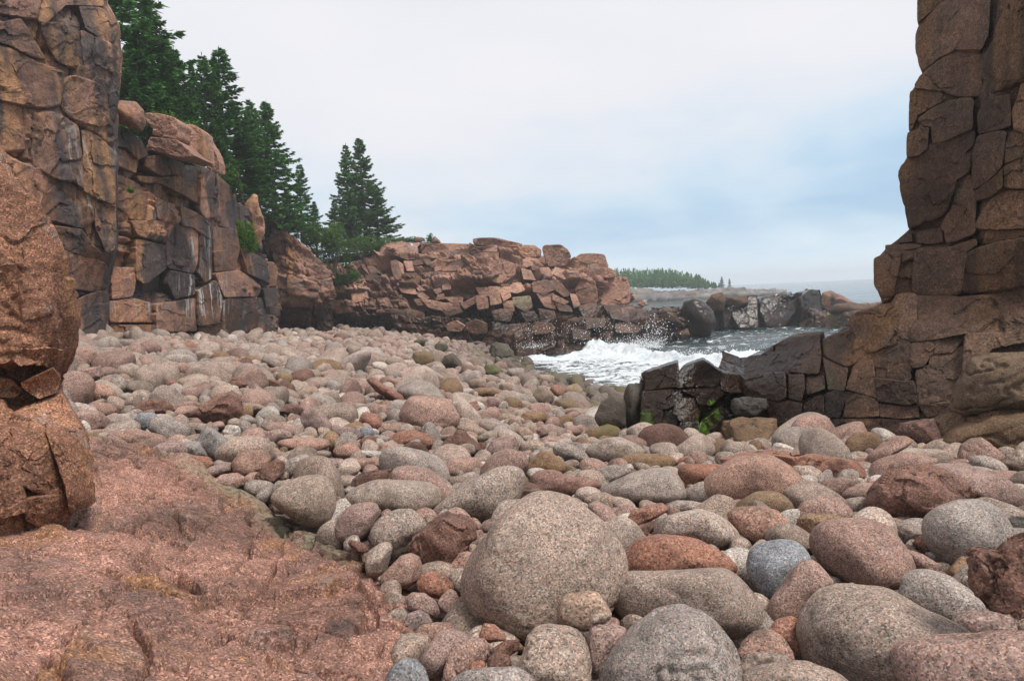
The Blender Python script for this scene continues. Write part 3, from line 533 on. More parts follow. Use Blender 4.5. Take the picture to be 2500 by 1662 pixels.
    JB1 = [[(555, -60), (830, -60), (800, 20), (700, 90), (590, 185), (563, 215), (548, 190), (550, 60)], [(570, 245), (700, 115), (850, -5), (1225, -60), (1212, 290), (1150, 475), (900, 475), (760, 552), (612, 672), (578, 640), (552, 520), (538, 400), (547, 290)],
           [(612, 697), (770, 577), (920, 495), (1150, 490), (1155, 700), (1140, 915), (1080, 922), (930, 925), (800, 872), (600, 852), (528, 838), (552, 765)], [(482, 885), (522, 862), (600, 870), (775, 882), (822, 950), (700, 1015), (555, 1105), (500, 1235), (472, 1245), (470, 1050), (476, 960)],
           [(562, 1135), (700, 1038), (930, 952), (1075, 948), (1058, 1235), (950, 1285), (740, 1372), (690, 1362), (685, 1215), (605, 1205)], [(456, 1275), (600, 1222), (655, 1228), (640, 1420), (560, 1485), (450, 1500), (446, 1340)],
           [(1122, 1110), (1172, 1005), (1290, 935), (1425, 908), (1435, 1060), (1440, 1195), (1330, 1235), (1140, 1275)], [(1452, 1065), (1505, 945), (1535, 810), (1640, 790), (1640, 1285), (1475, 1235)], [(1225, 770), (1185, 560), (1275, 380), (1305, 255), (1405, 65), (1455, -60), (1640, -60), (1640, 730), (1500, 780), (1400, 820), (1230, 890)],
           [(1100, 1380), (1130, 1308), (1290, 1265), (1392, 1265), (1372, 1460), (1352, 1590), (1250, 1700), (1095, 1800), (1070, 1650), (1075, 1500)], [(1412, 1265), (1460, 1258), (1640, 1305), (1640, 1500), (1520, 1510), (1390, 1560), (1388, 1460)]]
    JB2 = [[(372, 150), (440, 55), (600, -72), (720, -112), (950, -182), (1090, -232), (1052, 60), (1030, 165), (925, 232), (835, 510), (775, 580), (620, 622), (500, 682), (478, 702), (430, 480), (382, 260)], [(948, 228), (1048, 180), (1085, 330), (1105, 420), (1098, 722), (1000, 780), (825, 830), (805, 720), (768, 690), (808, 600), (876, 505), (896, 335)],
           [(540, 745), (600, 715), (758, 697), (792, 765), (785, 825), (680, 845), (550, 832)], [(362, 802), (440, 735), (490, 735), (500, 818), (362, 836)], [(136, 990), (240, 945), (385, 928), (385, 1000), (335, 1240), (325, 1335), (212, 1405), (182, 1300), (137, 1240), (132, 1080)], [(247, 856), (480, 840), (585, 855), (560, 880), (430, 902), (252, 930)],
           [(540, 905), (590, 880), (700, 900), (880, 870), (1105, 800), (1112, 858), (1022, 920), (1002, 1100), (975, 1290), (870, 1345), (560, 1338), (505, 1328), (520, 1000)], [(1032, 935), (1200, 860), (1370, 820), (1640, 780), (1640, 1215), (1500, 1258), (1250, 1290), (1050, 1310), (985, 1300), (1003, 1180), (1022, 1100)],
           [(1197, 745), (1230, 727), (1640, 706), (1640, 765), (1400, 798), (1202, 845)], [(1124, 605), (1162, 565), (1262, 408), (1382, 348), (1640, 340), (1640, 690), (1380, 702), (1230, 705), (1124, 695)], [(1374, 112), (1452, 48), (1530, 28), (1640, 25), (1640, 300), (1480, 312), (1374, 296)], [(1095, 340), (1255, 230), (1355, 130), (1362, 300), (1250, 390), (1120, 430)]]
    block_parts(made, 'r1', JB1, (0.66, 1, 0.0), 3100, (0.0, 0.13), 0.08, 0.9, 0.8, grow=1.055); block_parts(made, 'r2', JB2, (0.66, 1, 0.0), 3300, (0.0, 0.13), 0.08, 0.9, 0.8, grow=1.05)
    IB = [[(930, 290), (962, 225), (1110, 185), (1240, 155), (1285, 86), (1432, 86), (1432, 425), (1380, 435), (1280, 455), (1190, 482), (1060, 522), (1012, 488), (982, 400), (937, 320)], [(1452, 88), (1850, 102), (2100, 68), (2340, 18), (2440, 0), (2440, 325), (2150, 362), (1900, 362), (1760, 392), (1580, 424), (1452, 432)],
          [(1122, 560), (1202, 495), (1340, 457), (1402, 465), (1402, 690), (1402, 735), (1330, 752), (1132, 724), (1114, 640)], [(1430, 468), (1580, 446), (1760, 408), (1855, 388), (1745, 532), (1555, 552), (1535, 632), (1470, 652), (1424, 632)], [(1134, 752), (1330, 776), (1424, 778), (1452, 935), (1370, 952), (1154, 924), (1144, 850)],
          [(1474, 685), (1568, 645), (1568, 577), (1700, 557), (1845, 490), (1832, 800), (1795, 922), (1640, 932), (1484, 942)], [(1884, 388), (2120, 386), (2440, 345), (2440, 435), (2110, 435), (2000, 495), (1950, 675), (1855, 870), (1866, 500)], [(1164, 955), (1360, 975), (1455, 967), (1472, 1055), (1350, 1068), (1174, 1052)],
          [(874, 1055), (894, 945), (962, 877), (1040, 888), (1134, 937), (1138, 1045), (1030, 1053)], [(1494, 966), (1640, 951), (1795, 946), (1785, 1015), (1690, 1044), (1554, 1054)], [(894, 826), (962, 646), (1096, 608), (1114, 740), (1134, 890), (1020, 862)], [(724, 885), (800, 847), (876, 857), (940, 877), (866, 950), (834, 1053), (704, 1053), (650, 1075)],
          [(694, 1125), (764, 1088), (1100, 1078), (1300, 1088), (1430, 1092), (1316, 1122), (1286, 1195), (1100, 1183), (940, 1184), (704, 1195), (610, 1225)], [(78, 592), (104, 566), (192, 556), (302, 477), (396, 428), (402, 655), (330, 682), (150, 712), (74, 712)], [(428, 426), (530, 412), (655, 407), (672, 560), (652, 694), (552, 693), (430, 674)],
          [(74, 746), (200, 713), (374, 708), (382, 895), (330, 922), (244, 912), (74, 885)], [(424, 726), (536, 722), (544, 830), (514, 922), (424, 895)], [(574, 736), (696, 727), (712, 826), (640, 853), (566, 872)], [(704, 436), (782, 406), (900, 368), (922, 338), (994, 500), (952, 612), (880, 632), (726, 556)], [(704, 586), (858, 657), (892, 667), (864, 832), (744, 822), (726, 700)],
          [(254, 936), (330, 946), (420, 936), (514, 955), (494, 1100), (334, 1180), (266, 1060)], [(544, 966), (640, 908), (694, 906), (692, 1060), (600, 1190), (526, 1240), (524, 1100)], [(504, 1290), (690, 1140), (752, 1136), (696, 1300), (656, 1380), (520, 1390)], [(704, 1350), (764, 1208), (925, 1208), (900, 1300), (900, 1420), (740, 1420)]]
    block_parts(madeI, 'r3', IB, (0.58, 1, 0.0), 3500, (0.0, 0.07), 0.07, 0.7, 0.9, grow=1.13)
    # mossy block in front of the surf
    Hn = [[(1572, 1075, 9.9), (1566, 1092, 8.75), (1640, 1122, 8.35), (1705, 1130, 8.35), (1760, 1120, 8.5), (1835, 1095, 9.0)],
          [(1574, 1000, 10), (1568, 1000, 8.9), (1640, 1010, 8.55), (1715, 1020, 8.6), (1765, 1010, 8.9), (1835, 990, 9.2)],
          [(1584, 915, 10.2), (1579, 912, 9.2), (1645, 892, 9.05), (1715, 884, 9.05), (1755, 908, 9.4), (1825, 918, 9.7)]]
    mossH = [(P(1712, 1075, 8.5), (0.20, 0.9, 0.50), 0.82), (P(1745, 1010, 8.7), (0.26, 0.9, 0.30), 0.7), (P(1640, 1105, 8.4), (0.35, 0.9, 0.20), 0.85), (P(1572, 1050, 8.9), (0.16, 0.9, 0.50), 1.0)]
    madeH = cliff('rock_outcrop', Hn, M_RIGHT, 'black wet rock outcrop with bright green algae standing before the white surf', 0.012, LR, (0.03, 0.25), 41, push=0.05, dcols=(1, 6), back=(0.2, 1.8, -0.1), wet=lambda V: 1.05 - 0.5 * np.exp(-(((V[:, 0] - 1.95) / 0.25) ** 2 + ((V[:, 2] - 1.75) / 0.22) ** 2)) + 0.15 * fbm(V / 0.4, 2, 8), moss=mossH, niche=0.08, nichedepth=0.18, ang=-0.08, cat='outcrop', soft=(1, 1, 0.25, 0.25))
    HB = [[(362, 872), (450, 844), (560, 808), (574, 955), (480, 963), (362, 978)], [(588, 872), (622, 834), (740, 790), (818, 844), (864, 872), (826, 954), (680, 954), (584, 962), (574, 920)], [(348, 1004), (500, 990), (596, 985), (585, 1056), (510, 1104), (338, 1114)], [(574, 1054), (640, 1045), (696, 1055), (714, 1150), (694, 1194), (600, 1194), (546, 1138)],
          [(614, 990), (720, 976), (856, 966), (874, 1010), (796, 1084), (722, 1075), (702, 1030)], [(342, 1140), (500, 1126), (555, 1164), (563, 1260), (526, 1395), (480, 1440), (332, 1400), (332, 1200)], [(594, 1226), (706, 1216), (714, 1300), (694, 1415), (580, 1470), (546, 1395)], [(872, 874), (1026, 895), (1026, 996), (930, 996), (882, 976)], [(735, 1220), (860, 1120), (900, 1180), (870, 1300), (760, 1440), (720, 1430)]]
    block_parts(madeH, 'c3', HB, (0.28, 1, 0.0), 3700, (-0.02, 0.06), 0.12, 0.4, 1.1, grow=1.16)
    # pillar at the left edge
    e_rows = [(1316, 180, 3.75, 0), (1225, 226, 3.8, 0), (1140, 222, 3.85, 0), (1060, 208, 3.9, 0), (1000, 176, 3.95, 0.05), (962, 146, 4.0, 0.16), (935, 141, 4.0, 0.16), (905, 150, 3.95, 0), (862, 166, 3.95, 0), (780, 172, 3.95, 0.0), (720, 162, 3.95, 0), (636, 145, 3.95, 0), (564, 119, 3.98, 0.02), (492, 78, 4.02, 0.05), (438, 36, 4.05, 0.1), (384, 2, 4.1, 0.15), (330, -45, 4.15, 0.2), (200, -140, 4.25, 0.3)]
    K = []
    for y, e, d, r in e_rows:
        K.append([(e - 480, y + (30 if y > 1200 else 0), d - 0.75 + r), (e - 230, y + (10 if y > 1200 else 0), d - 0.45 + r), (e - 90, y, d - 0.28 + r), (e - 22, y - (12 if y > 1280 else 0), d - 0.12 + r * .6), (e, y - (25 if y > 1280 else 0), d + 0.06), (e + 5, y - (25 if y > 1280 else 0), d + 0.8)])
    madeK = cliff('rock_pillar', K, M_PILLAR, 'leaning red brown rock pillar close by at the left edge of the beach', 0.009, [dict(b=(0.5, 0.6), a=0.16, tilt=0.25, c=0.14, cw=0.012, rd=0.015, rw=0.05, shear=0.35, warp=0.2, low=True), dict(b=(0.28, 0.24), a=0.07, tilt=0.3, c=0.04, cw=0.007, rd=0.01, rw=0.03, warp=0.25, mask=0.02, low=True)], (0.045, 0.22), 45, soft=(4, -1, 0.10, 0.5), push=0.02, dcols=(0, 5), foldtop=False, ribs=0.16, niche=0.05, nichedepth=0.08, ang=-0.25, cat='rock')
    KB = [[(200, 130), (480, 0), (524, 60), (545, 90), (520, 210), (360, 265), (220, 180)], [(420, 560), (640, 560), (752, 580), (800, 700), (830, 930), (836, 1010), (862, 1200), (640, 1295), (594, 1064), (524, 858), (450, 652)], [(-150, 560), (60, 545), (200, 560), (400, 600), (446, 704), (534, 900), (600, 1140), (440, 1150), (222, 1070), (60, 1010), (-150, 1020)],
          [(232, 1190), (450, 1170), (600, 1150), (640, 1310), (600, 1440), (400, 1450), (240, 1380)], [(-150, 1020), (10, 1030), (150, 1016), (220, 1150), (240, 1300), (80, 1340), (-150, 1400)], [(80, 440), (300, 330), (556, 240), (618, 322), (690, 474), (756, 580), (640, 590), (420, 580), (150, 560)], [(-150, 60), (100, 100), (200, 190), (130, 260), (-150, 250)], [(-150, 290), (30, 290), (80, 420), (60, 560), (-150, 570)]]
    block_parts(madeK, 'r4', KB, (-0.66, 1, 0.0), 3900, (-0.03, 0.05), 0.09, 0.40, 1.3, grow=1.07)
    DB = [[(872, 325), (884, 235), (1100, 216), (1200, 196), (1264, 282), (1254, 306), (1100, 326), (980, 318)], [(880, 215), (920, 182), (1100, 172), (1190, 182), (1180, 205), (1000, 215)], [(1282, 198), (1372, 204), (1334, 240), (1342, 366), (1302, 356), (1284, 280)], [(1392, 192), (1540, 192), (1600, 203), (1560, 346), (1472, 366), (1412, 240)], [(1612, 203), (1870, 208), (2126, 218), (2124, 284), (1880, 248), (1800, 278), (1776, 376), (1572, 366)], [(1822, 302), (1882, 260), (2116, 302), (2040, 338), (1830, 338)],
          [(2142, 218), (2400, 222), (2400, 298), (2142, 288)], [(1802, 352), (1918, 348), (1926, 398), (1810, 398)], [(1938, 332), (2000, 322), (2028, 388), (1942, 398)], [(2050, 322), (2400, 314), (2400, 372), (2100, 378), (2044, 358)], [(1012, 334), (1268, 324), (1276, 398), (1200, 408), (1082, 368)], [(1252, 434), (1400, 409), (1424, 466), (1320, 486), (1272, 476)], [(1424, 414), (1500, 409), (1534, 486), (1462, 476)], [(1514, 409), (1700, 414), (1876, 424), (1904, 476), (1680, 486), (1562, 476)], [(1904, 424), (2140, 444), (2146, 556), (1932, 556), (1922, 480)],
          [(1572, 504), (1636, 499), (1654, 556), (1582, 566)], [(1684, 499), (1896, 494), (1914, 556), (1702, 566)], [(1414, 604), (1530, 594), (1554, 694), (1482, 676)], [(1554, 594), (1676, 589), (1694, 686), (1582, 694)], [(1704, 594), (1856, 594), (1874, 656), (1722, 666)], [(1884, 604), (1978, 594), (1986, 646), (1892, 656)], [(2002, 594), (2180, 584), (2176, 686), (2002, 676)], [(982, 464), (1050, 444), (1104, 560), (1114, 736), (1062, 736), (1002, 580)], [(1074, 444), (1140, 484), (1146, 596), (1122, 576)], [(1162, 444), (1258, 444), (1276, 556), (1202, 556)], [(1132, 614), (1300, 604), (1384, 690), (1300, 756), (1152, 736)],
          [(644, 642), (730, 594), (848, 670), (780, 706), (644, 688)], [(662, 512), (720, 507), (798, 588), (702, 588)], [(1312, 782), (1360, 772), (1438, 828), (1362, 838)], [(1322, 862), (1390, 852), (1478, 928), (1440, 956), (1362, 918)], [(1562, 822), (1640, 802), (1668, 848), (1600, 878)], [(1692, 732), (1780, 722), (1788, 808), (1682, 818)], [(1622, 892), (1690, 882), (1698, 948), (1602, 958)], [(882, 942), (980, 922), (1078, 942), (1060, 978), (902, 978)], [(1072, 902), (1120, 902), (1138, 998), (1092, 978)], [(1302, 962), (1400, 952), (1478, 1038), (1342, 1028)], [(1722, 932), (1940, 932), (1938, 998), (1802, 988)], [(1952, 1010), (2170, 902), (2200, 956), (2002, 1078)],
          [(1062, 1112), (1200, 1092), (1398, 1142), (1398, 1238), (1282, 1238), (1062, 1198)], [(1212, 1292), (1380, 1252), (1398, 1338), (1232, 1348)], [(932, 1092), (1050, 1082), (1052, 1110), (940, 1112)], [(1420, 960), (1560, 980), (1700, 1010), (1660, 1100), (1500, 1060)], [(1720, 1020), (1880, 1010), (1930, 1120), (1760, 1180), (1690, 1110)], [(1100, 790), (1290, 800), (1300, 880), (1140, 860)], [(900, 1120), (1040, 1130), (1040, 1200), (920, 1220)], [(560, 1010), (700, 1000), (760, 1080), (620, 1110)], [(420, 700), (600, 690), (620, 780), (440, 800)], [(440, 820), (620, 800), (640, 960), (470, 980)], [(100, 900), (180, 900), (200, 1080), (110, 1100)], [(220, 980), (380, 990), (400, 1120), (240, 1140)]]
    DC = [[(1195, 512), (1290, 492), (1378, 503), (1386, 568), (1290, 612), (1202, 592)], [(962, 560), (990, 523), (1058, 518), (1096, 578), (1030, 606), (972, 598)], [(1072, 312), (1150, 258), (1218, 268), (1236, 318), (1122, 356)], [(1172, 346), (1228, 342), (1238, 383), (1182, 388)], [(1002, 662), (1148, 648), (1166, 738), (1110, 786), (1012, 720)], [(802, 792), (880, 768), (976, 802), (956, 876), (832, 866)], [(1388, 503), (1450, 514), (1534, 618), (1480, 636), (1402, 578)], [(1402, 692), (1538, 742), (1556, 788), (1442, 776)], [(1382, 624), (1516, 690), (1480, 716), (1384, 678)],
          [(1232, 624), (1372, 624), (1390, 756), (1302, 736)], [(1544, 624), (1596, 634), (1634, 718), (1582, 746)], [(862, 562), (938, 524), (966, 638), (902, 676)], [(762, 562), (848, 562), (874, 696), (782, 716)], [(642, 562), (738, 562), (756, 636), (682, 638)], [(1642, 742), (1760, 718), (1926, 742), (1886, 846), (1702, 856)], [(1420, 350), (1500, 380), (1560, 440), (1480, 470), (1380, 420)], [(1240, 380), (1330, 370), (1370, 430), (1280, 470)], [(1080, 380), (1160, 400), (1200, 480), (1100, 470)], [(900, 700), (990, 690), (1000, 780), (920, 790)], [(1080, 800), (1190, 790), (1230, 860), (1120, 880)], [(1250, 770), (1380, 790), (1400, 860), (1270, 870)], [(800, 890), (930, 900), (950, 960), (820, 980)], [(640, 650), (740, 650), (750, 750), (660, 760)]]
    block_parts(madeD, 'r5', DB, (0.0, 1, -0.05), 4100, (-0.1, 0.14), 0.09, 1.6, 1.1, grow=1.24); block_parts(madeD, 'c5', DC, (0.0, 1, -0.05), 4700, (-0.05, 0.25), 0.11, 1.6, 1.1, grow=1.22)
    FB = [[(1142, 352), (1260, 348), (1290, 402), (1396, 354), (1388, 440), (1304, 556), (1184, 556), (1134, 440)], [(1002, 342), (1116, 334), (1126, 566), (994, 566), (936, 470), (964, 392)], [(1412, 352), (1480, 294), (1536, 304), (1564, 480), (1556, 556), (1424, 556)], [(884, 432), (956, 404), (920, 556), (892, 566)]]
    block_parts(madeF, 'c3', FB, (0.0, 1, -0.05), 5000, (0.2, 0.7), 0.15, 2.5, 1.0)
    EB = [[(62, 404), (250, 404), (268, 448), (102, 476)], [(322, 480), (400, 434), (448, 444), (420, 536), (332, 536)], [(444, 444), (490, 424), (596, 520), (560, 542), (462, 528)], [(-60, 492), (78, 492), (78, 556), (-50, 566)], [(104, 444), (220, 424), (306, 444), (232, 516), (122, 498)], [(144, 532), (240, 522), (326, 560), (300, 596), (152, 596)], [(-150, 560), (-20, 580), (-30, 640), (-140, 640)], [(340, 545), (460, 540), (540, 600), (400, 610)]]
    block_parts(madeE, 'c3', EB, (0.0, 1, -0.05), 5100, (0.1, 0.6), 0.25, 1.5, 1.0)
build_cliffs()

# ------------------------------------------------------------------ the pink ledge in the left foreground
def slab():
    ctl = [(-150, 1700, 1.55), (0, 1662, 1.66), (-120, 1340, 2.9), (0, 1320, 3.05), (180, 1270, 3.7), (228, 1215, 4.1), (230, 1130, 4.75), (330, 1112, 5.15), (440, 1113, 5.6), (510, 1175, 5.05), (650, 1245, 4.72), (740, 1300, 4.25), (850, 1362, 3.85), (950, 1395, 3.55), (1000, 1500, 3.08), (1030, 1590, 2.72), (1045, 1700, 2.4),
           (300, 1300, 3.65), (500, 1300, 4.0), (300, 1450, 2.72), (500, 1450, 2.98), (700, 1400, 3.45), (750, 1520, 2.75), (450, 1600, 2.12), (650, 1640, 2.2), (870, 1600, 2.55), (200, 1600, 1.93), (880, 1480, 3.02), (620, 1540, 2.55)]
    pts = [P(*c) for c in ctl]; f = rbf(pts, 1e-3)
    edge = np.array([P(*c)[:2] for c in [(1050, 1720, 2.38), (1035, 1600, 2.7), (1012, 1540, 2.92), (990, 1470, 3.15), (960, 1400, 3.55), (850, 1362, 3.88), (740, 1300, 4.28), (650, 1245, 4.75), (560, 1200, 5.0), (500, 1160, 5.2), (455, 1113, 5.65), (330, 1100, 5.5), (225, 1100, 5.2)]])
    poly = np.concatenate([edge, [[-3.9, 5.0], [-4, 0.7], [0.0, 0.7]]])
    res = 0.0085
    xs = np.arange(-3.4, 0.1, 0.0058); ys = np.arange(0.95, 5.9, 0.0058)
    X, Y = np.meshgrid(xs, ys); Z = f(X, Y)
    # fall away outside the outline
    dmin = np.full(X.shape, 9.0)
    pe = np.concatenate([edge, [[-3.9, 5.0]]])
    for a, b in zip(pe[:-1], pe[1:]):
        ab = b - a; tt = np.clip(((X - a[0]) * ab[0] + (Y - a[1]) * ab[1]) / (ab @ ab), 0, 1)
        dmin = np.minimum(dmin, np.hypot(X - a[0] - tt * ab[0], Y - a[1] - tt * ab[1]))
    ins = inpoly(X, Y, poly); sd_ = np.where(ins, dmin, -dmin)
    s2 = np.stack([X.ravel(), Y.ravel(), np.zeros(X.size)], 1)
    sd_ = sd_ + 0.10 + 0.06 * fbm(s2 / 0.25, 3, 61).reshape(X.shape)
    Z = Z - 0.9 * sm(-sd_, -0.02, 0.35) - 0.03 * (1 - sm(sd_, 0, 0.12))
    a = R(38)
    D = np.zeros(X.size)
    for k, (bw, bh, am, ti, c, cw, rd, rw, mk, an) in enumerate([(0.55, 1.1, 0.06, 0.09, 0.09, 0.0085, 0.008, 0.03, -0.25, 0.16), (0.21, 0.40, 0.03, 0.12, 0.05, 0.007, 0.005, 0.02, 0.0, -0.12)]):
        w1 = fbm(s2 / (bw * .9), 4, 62 + k) * bw * 0.5; w2 = fbm(s2 / (bw * .9) + 40, 4, 66 + k) * bw * 0.5
        s, t = s2[:, 0] + w1, s2[:, 1] + w2
        s, t = s * math.cos(an) + t * math.sin(an), -s * math.sin(an) + t * math.cos(an)
        rn, lx, ly, de, _, _ = blocks(s, t, bw, bh, 900 + k)
        pr = sm(fbm(s2 / (bw * 1.5) + 8, 3, 70 + k), mk - .03, mk + .03)
        D += pr * (am * (rn[0] - .6) + ti * ((rn[1] - .5) * lx + (rn[2] - .5) * ly) - c * np.exp(-(de / cw) ** 2) * (0.4 + 0.6 * (rn[3] > .4)) - rd * (1 - sm(de, 0, rw)))
    for q, (sc_, am) in enumerate(((0.60, 0.075), (0.26, 0.035), (0.10, 0.012))):
        wS, wT = s2[:, 0] + sc_ * .5 * fbm(s2 / sc_, 3, 560 + q), s2[:, 1] + sc_ * .5 * fbm(s2 / sc_ + 20, 3, 565 + q)
        h, sl, ed, r4 = chips(wS * 1.5, wT * 0.8, sc_, 570 + q); D += am * (h - .5) * (r4 > .2) + sl * 0.12
    D = blur(D.reshape(X.shape), 1).ravel()
    lines = [[(840, 640), (900, 590), (1010, 540), (1090, 440), (1180, 360), (1230, 330)], [(1420, 720), (1480, 620), (1540, 500), (1590, 430)], [(1520, 740), (1600, 600), (1700, 500)], [(540, 350), (640, 280), (760, 215), (960, 140)], [(660, 670), (760, 590), (840, 640)], [(790, 390), (880, 300), (960, 250)],
             [(365, 1260), (372, 980), (440, 920)], [(800, 1220), (790, 1000), (700, 900)], [(0, 520), (200, 500), (450, 610), (680, 665)], [(1480, 1010), (1560, 1080), (1700, 990)], [(1750, 620), (1870, 555)], [(1900, 650), (2000, 690), (2070, 770)], [(1060, 700), (980, 640), (880, 650)], [(1280, 900), (1390, 930), (1370, 970)], [(1240, 760), (1420, 720), (1560, 660)], [(1350, 560), (1400, 440), (1440, 380)], [(640, 420), (700, 380), (830, 360)], [(1040, 1150), (1250, 960), (1560, 1130)], [(200, 1100), (250, 1000)], [(1100, 850), (1230, 930), (1260, 1010)]]
    for k, ln in enumerate(lines):
        q2 = []
        for (cx, cy) in ln:
            r = ray(cx / 2.2467, 1100 + cy / 2.2467); dd = np.linspace(1.2, 6.5, 500); L = CAM + dd[:, None] * r / r[1]
            j = np.argmax(L[:, 2] < f(L[:, 0], L[:, 1])); q2.append(L[j, :2])
        q2 = np.array(q2); lo, hi_ = q2.min(0) - .3, q2.max(0) + .3
        m = (s2[:, 0] > lo[0]) & (s2[:, 0] < hi_[0]) & (s2[:, 1] > lo[1]) & (s2[:, 1] < hi_[1]); p = s2[m, :2]
        jit = 0.04 * np.stack([fbm(s2[m] / .22, 2, 640), fbm(s2[m] / .22, 2, 641)], 1); p = p + jit
        best = np.full(len(p), 9.0); side = np.zeros(len(p))
        for a, b in zip(q2[:-1], q2[1:]):
            ab = b - a; tt = ((p - a) @ ab) / (ab @ ab + 1e-9); tc_ = np.clip(tt, 0, 1); v = p - a - tc_[:, None] * ab; d = np.hypot(*v.T) ; cr = (ab[0] * v[:, 1] - ab[1] * v[:, 0]) / (np.hypot(*ab) + 1e-9)
            u = d < best; best = np.where(u, d, best); side = np.where(u, cr, side)
        D[m] += -0.075 * np.exp(-(best / 0.0085) ** 2) * (0.4 + 0.6 * sm(fbm(s2[m] / .15 + k, 2, 650), -.2, .2)) - (0.075 if k % 3 != 1 else 0.03) * np.exp(-best / 0.16) * sm(side, 0, .009) * (best < 0.9)
    V = np.stack([X.ravel(), Y.ravel(), Z.ravel() + D], 1)
    V[:, 2] += 0.05 * fbm(V / 0.9, 3, 74) + 0.018 * fbm(V / 0.30, 3, 75)
    wetpt = P(850, 1500, 2.98); q = V - wetpt
    wet = 0.58 * np.exp(-((q[:, 0] / 0.42) ** 2 + (q[:, 1] / 0.42) ** 2)) * (0.75 + 0.9 * fbm(V / 0.13, 4, 5)) + 0.1 * fbm(V / 0.16, 4, 5)
    blk = 0.5 + 0.5 * fbm(V / 0.5, 3, 78)
    ledge_edge = sm(-np.abs(sd_.ravel() - 0.07), -0.22, 0.02) * sm(V[:, 1], 3.6, 4.4)
    at = {'blk': blk, 'stain': np.zeros(len(V)), 'wet': np.clip(wet, 0, 1), 'moss': np.zeros(len(V)), 'white': np.zeros(len(V)), 'lichen': ledge_edge * 0.8}
    keep = sd_.ravel() > -0.75
    fc = grid_faces(len(ys), len(xs)); fc = fc[keep[fc].all(1)]
    use = np.zeros(len(V), bool); use[fc.ravel()] = True; idx = np.cumsum(use) - 1
    me = mesh_np('rock_ledge', V[use], idx[fc], M_SLAB, {k: v[use] for k, v in at.items()}, sharp=40)
    tag(link('rock_ledge', me), 'cracked pink granite ledge with a wet patch sloping down to the boulders', 'ledge')
slab()

# ------------------------------------------------------------------ boulders
def ico(sub):
    bm = bmesh.new(); bmesh.ops.create_icosphere(bm, subdivisions=sub, radius=1.0)
    bm.verts.ensure_lookup_table()
    V = np.array([v.co[:] for v in bm.verts]); Fc = np.array([[v.index for v in f.verts] for f in bm.faces]); bm.free()
    return V / np.linalg.norm(V, axis=1, keepdims=True), Fc
ICO = {k: ico(k) for k in (2, 3, 4, 5, 6)}
def facet_radius(dirs, seed, n=11, p=7.0, lo=0.72):
    """radius of a worn many-sided stone: smooth intersection of random half spaces"""
    rg = np.random.default_rng(seed); nn = rg.normal(size=(n, 3)); nn /= np.linalg.norm(nn, axis=1, keepdims=True)
    d = rg.uniform(lo, 1.0, n)
    c = np.maximum(dirs @ nn.T, 0) / d
    r = 1.0 / ((c ** p).sum(1) + 0.92 ** p) ** (1 / p)
    return r
TINT = {'t': ((0.305, 0.243, 0.20), 'tan'), 'p': ((0.305, 0.210, 0.175), 'pink'), 'r': ((0.27, 0.145, 0.105), 'red'), 'g': ((0.30, 0.265, 0.235), 'grey'), 'b': ((0.23, 0.24, 0.25), 'blue grey'),
        'o': ((0.225, 0.150, 0.09), 'ochre'), 'n': ((0.155, 0.09, 0.07), 'brown'), 'w': ((0.45, 0.42, 0.38), 'pale'), 'd': ((0.085, 0.075, 0.062), 'dark'), 'a': ((0.36, 0.30, 0.255), 'light tan')}
GROUP = 'rounded boulders of the beach'
def chips3(p, seed):
    i = np.floor(p).astype(np.int64); b1 = np.full(len(p), 9.0); out = np.zeros(len(p))
    for a in (-1, 0, 1):
        for b in (-1, 0, 1):
            for c in (-1, 0, 1):
                k = (i[:, 0] + a, i[:, 1] + b, i[:, 2] + c)
                v = p - np.stack([k[q] + 0.1 + 0.8 * hsh(*k, seed, q) for q in range(3)], 1); d = (v ** 2).sum(1); m = d < b1
                b1 = np.where(m, d, b1); out = np.where(m, (hsh(*k, seed, 5) - .5) * 0.8 + sum((hsh(*k, seed, 6 + q) - .5) * v[:, q] for q in range(3)) * 1.2, out)
    return out
HAND = []          # image outlines of the traced boulders, their depths and names
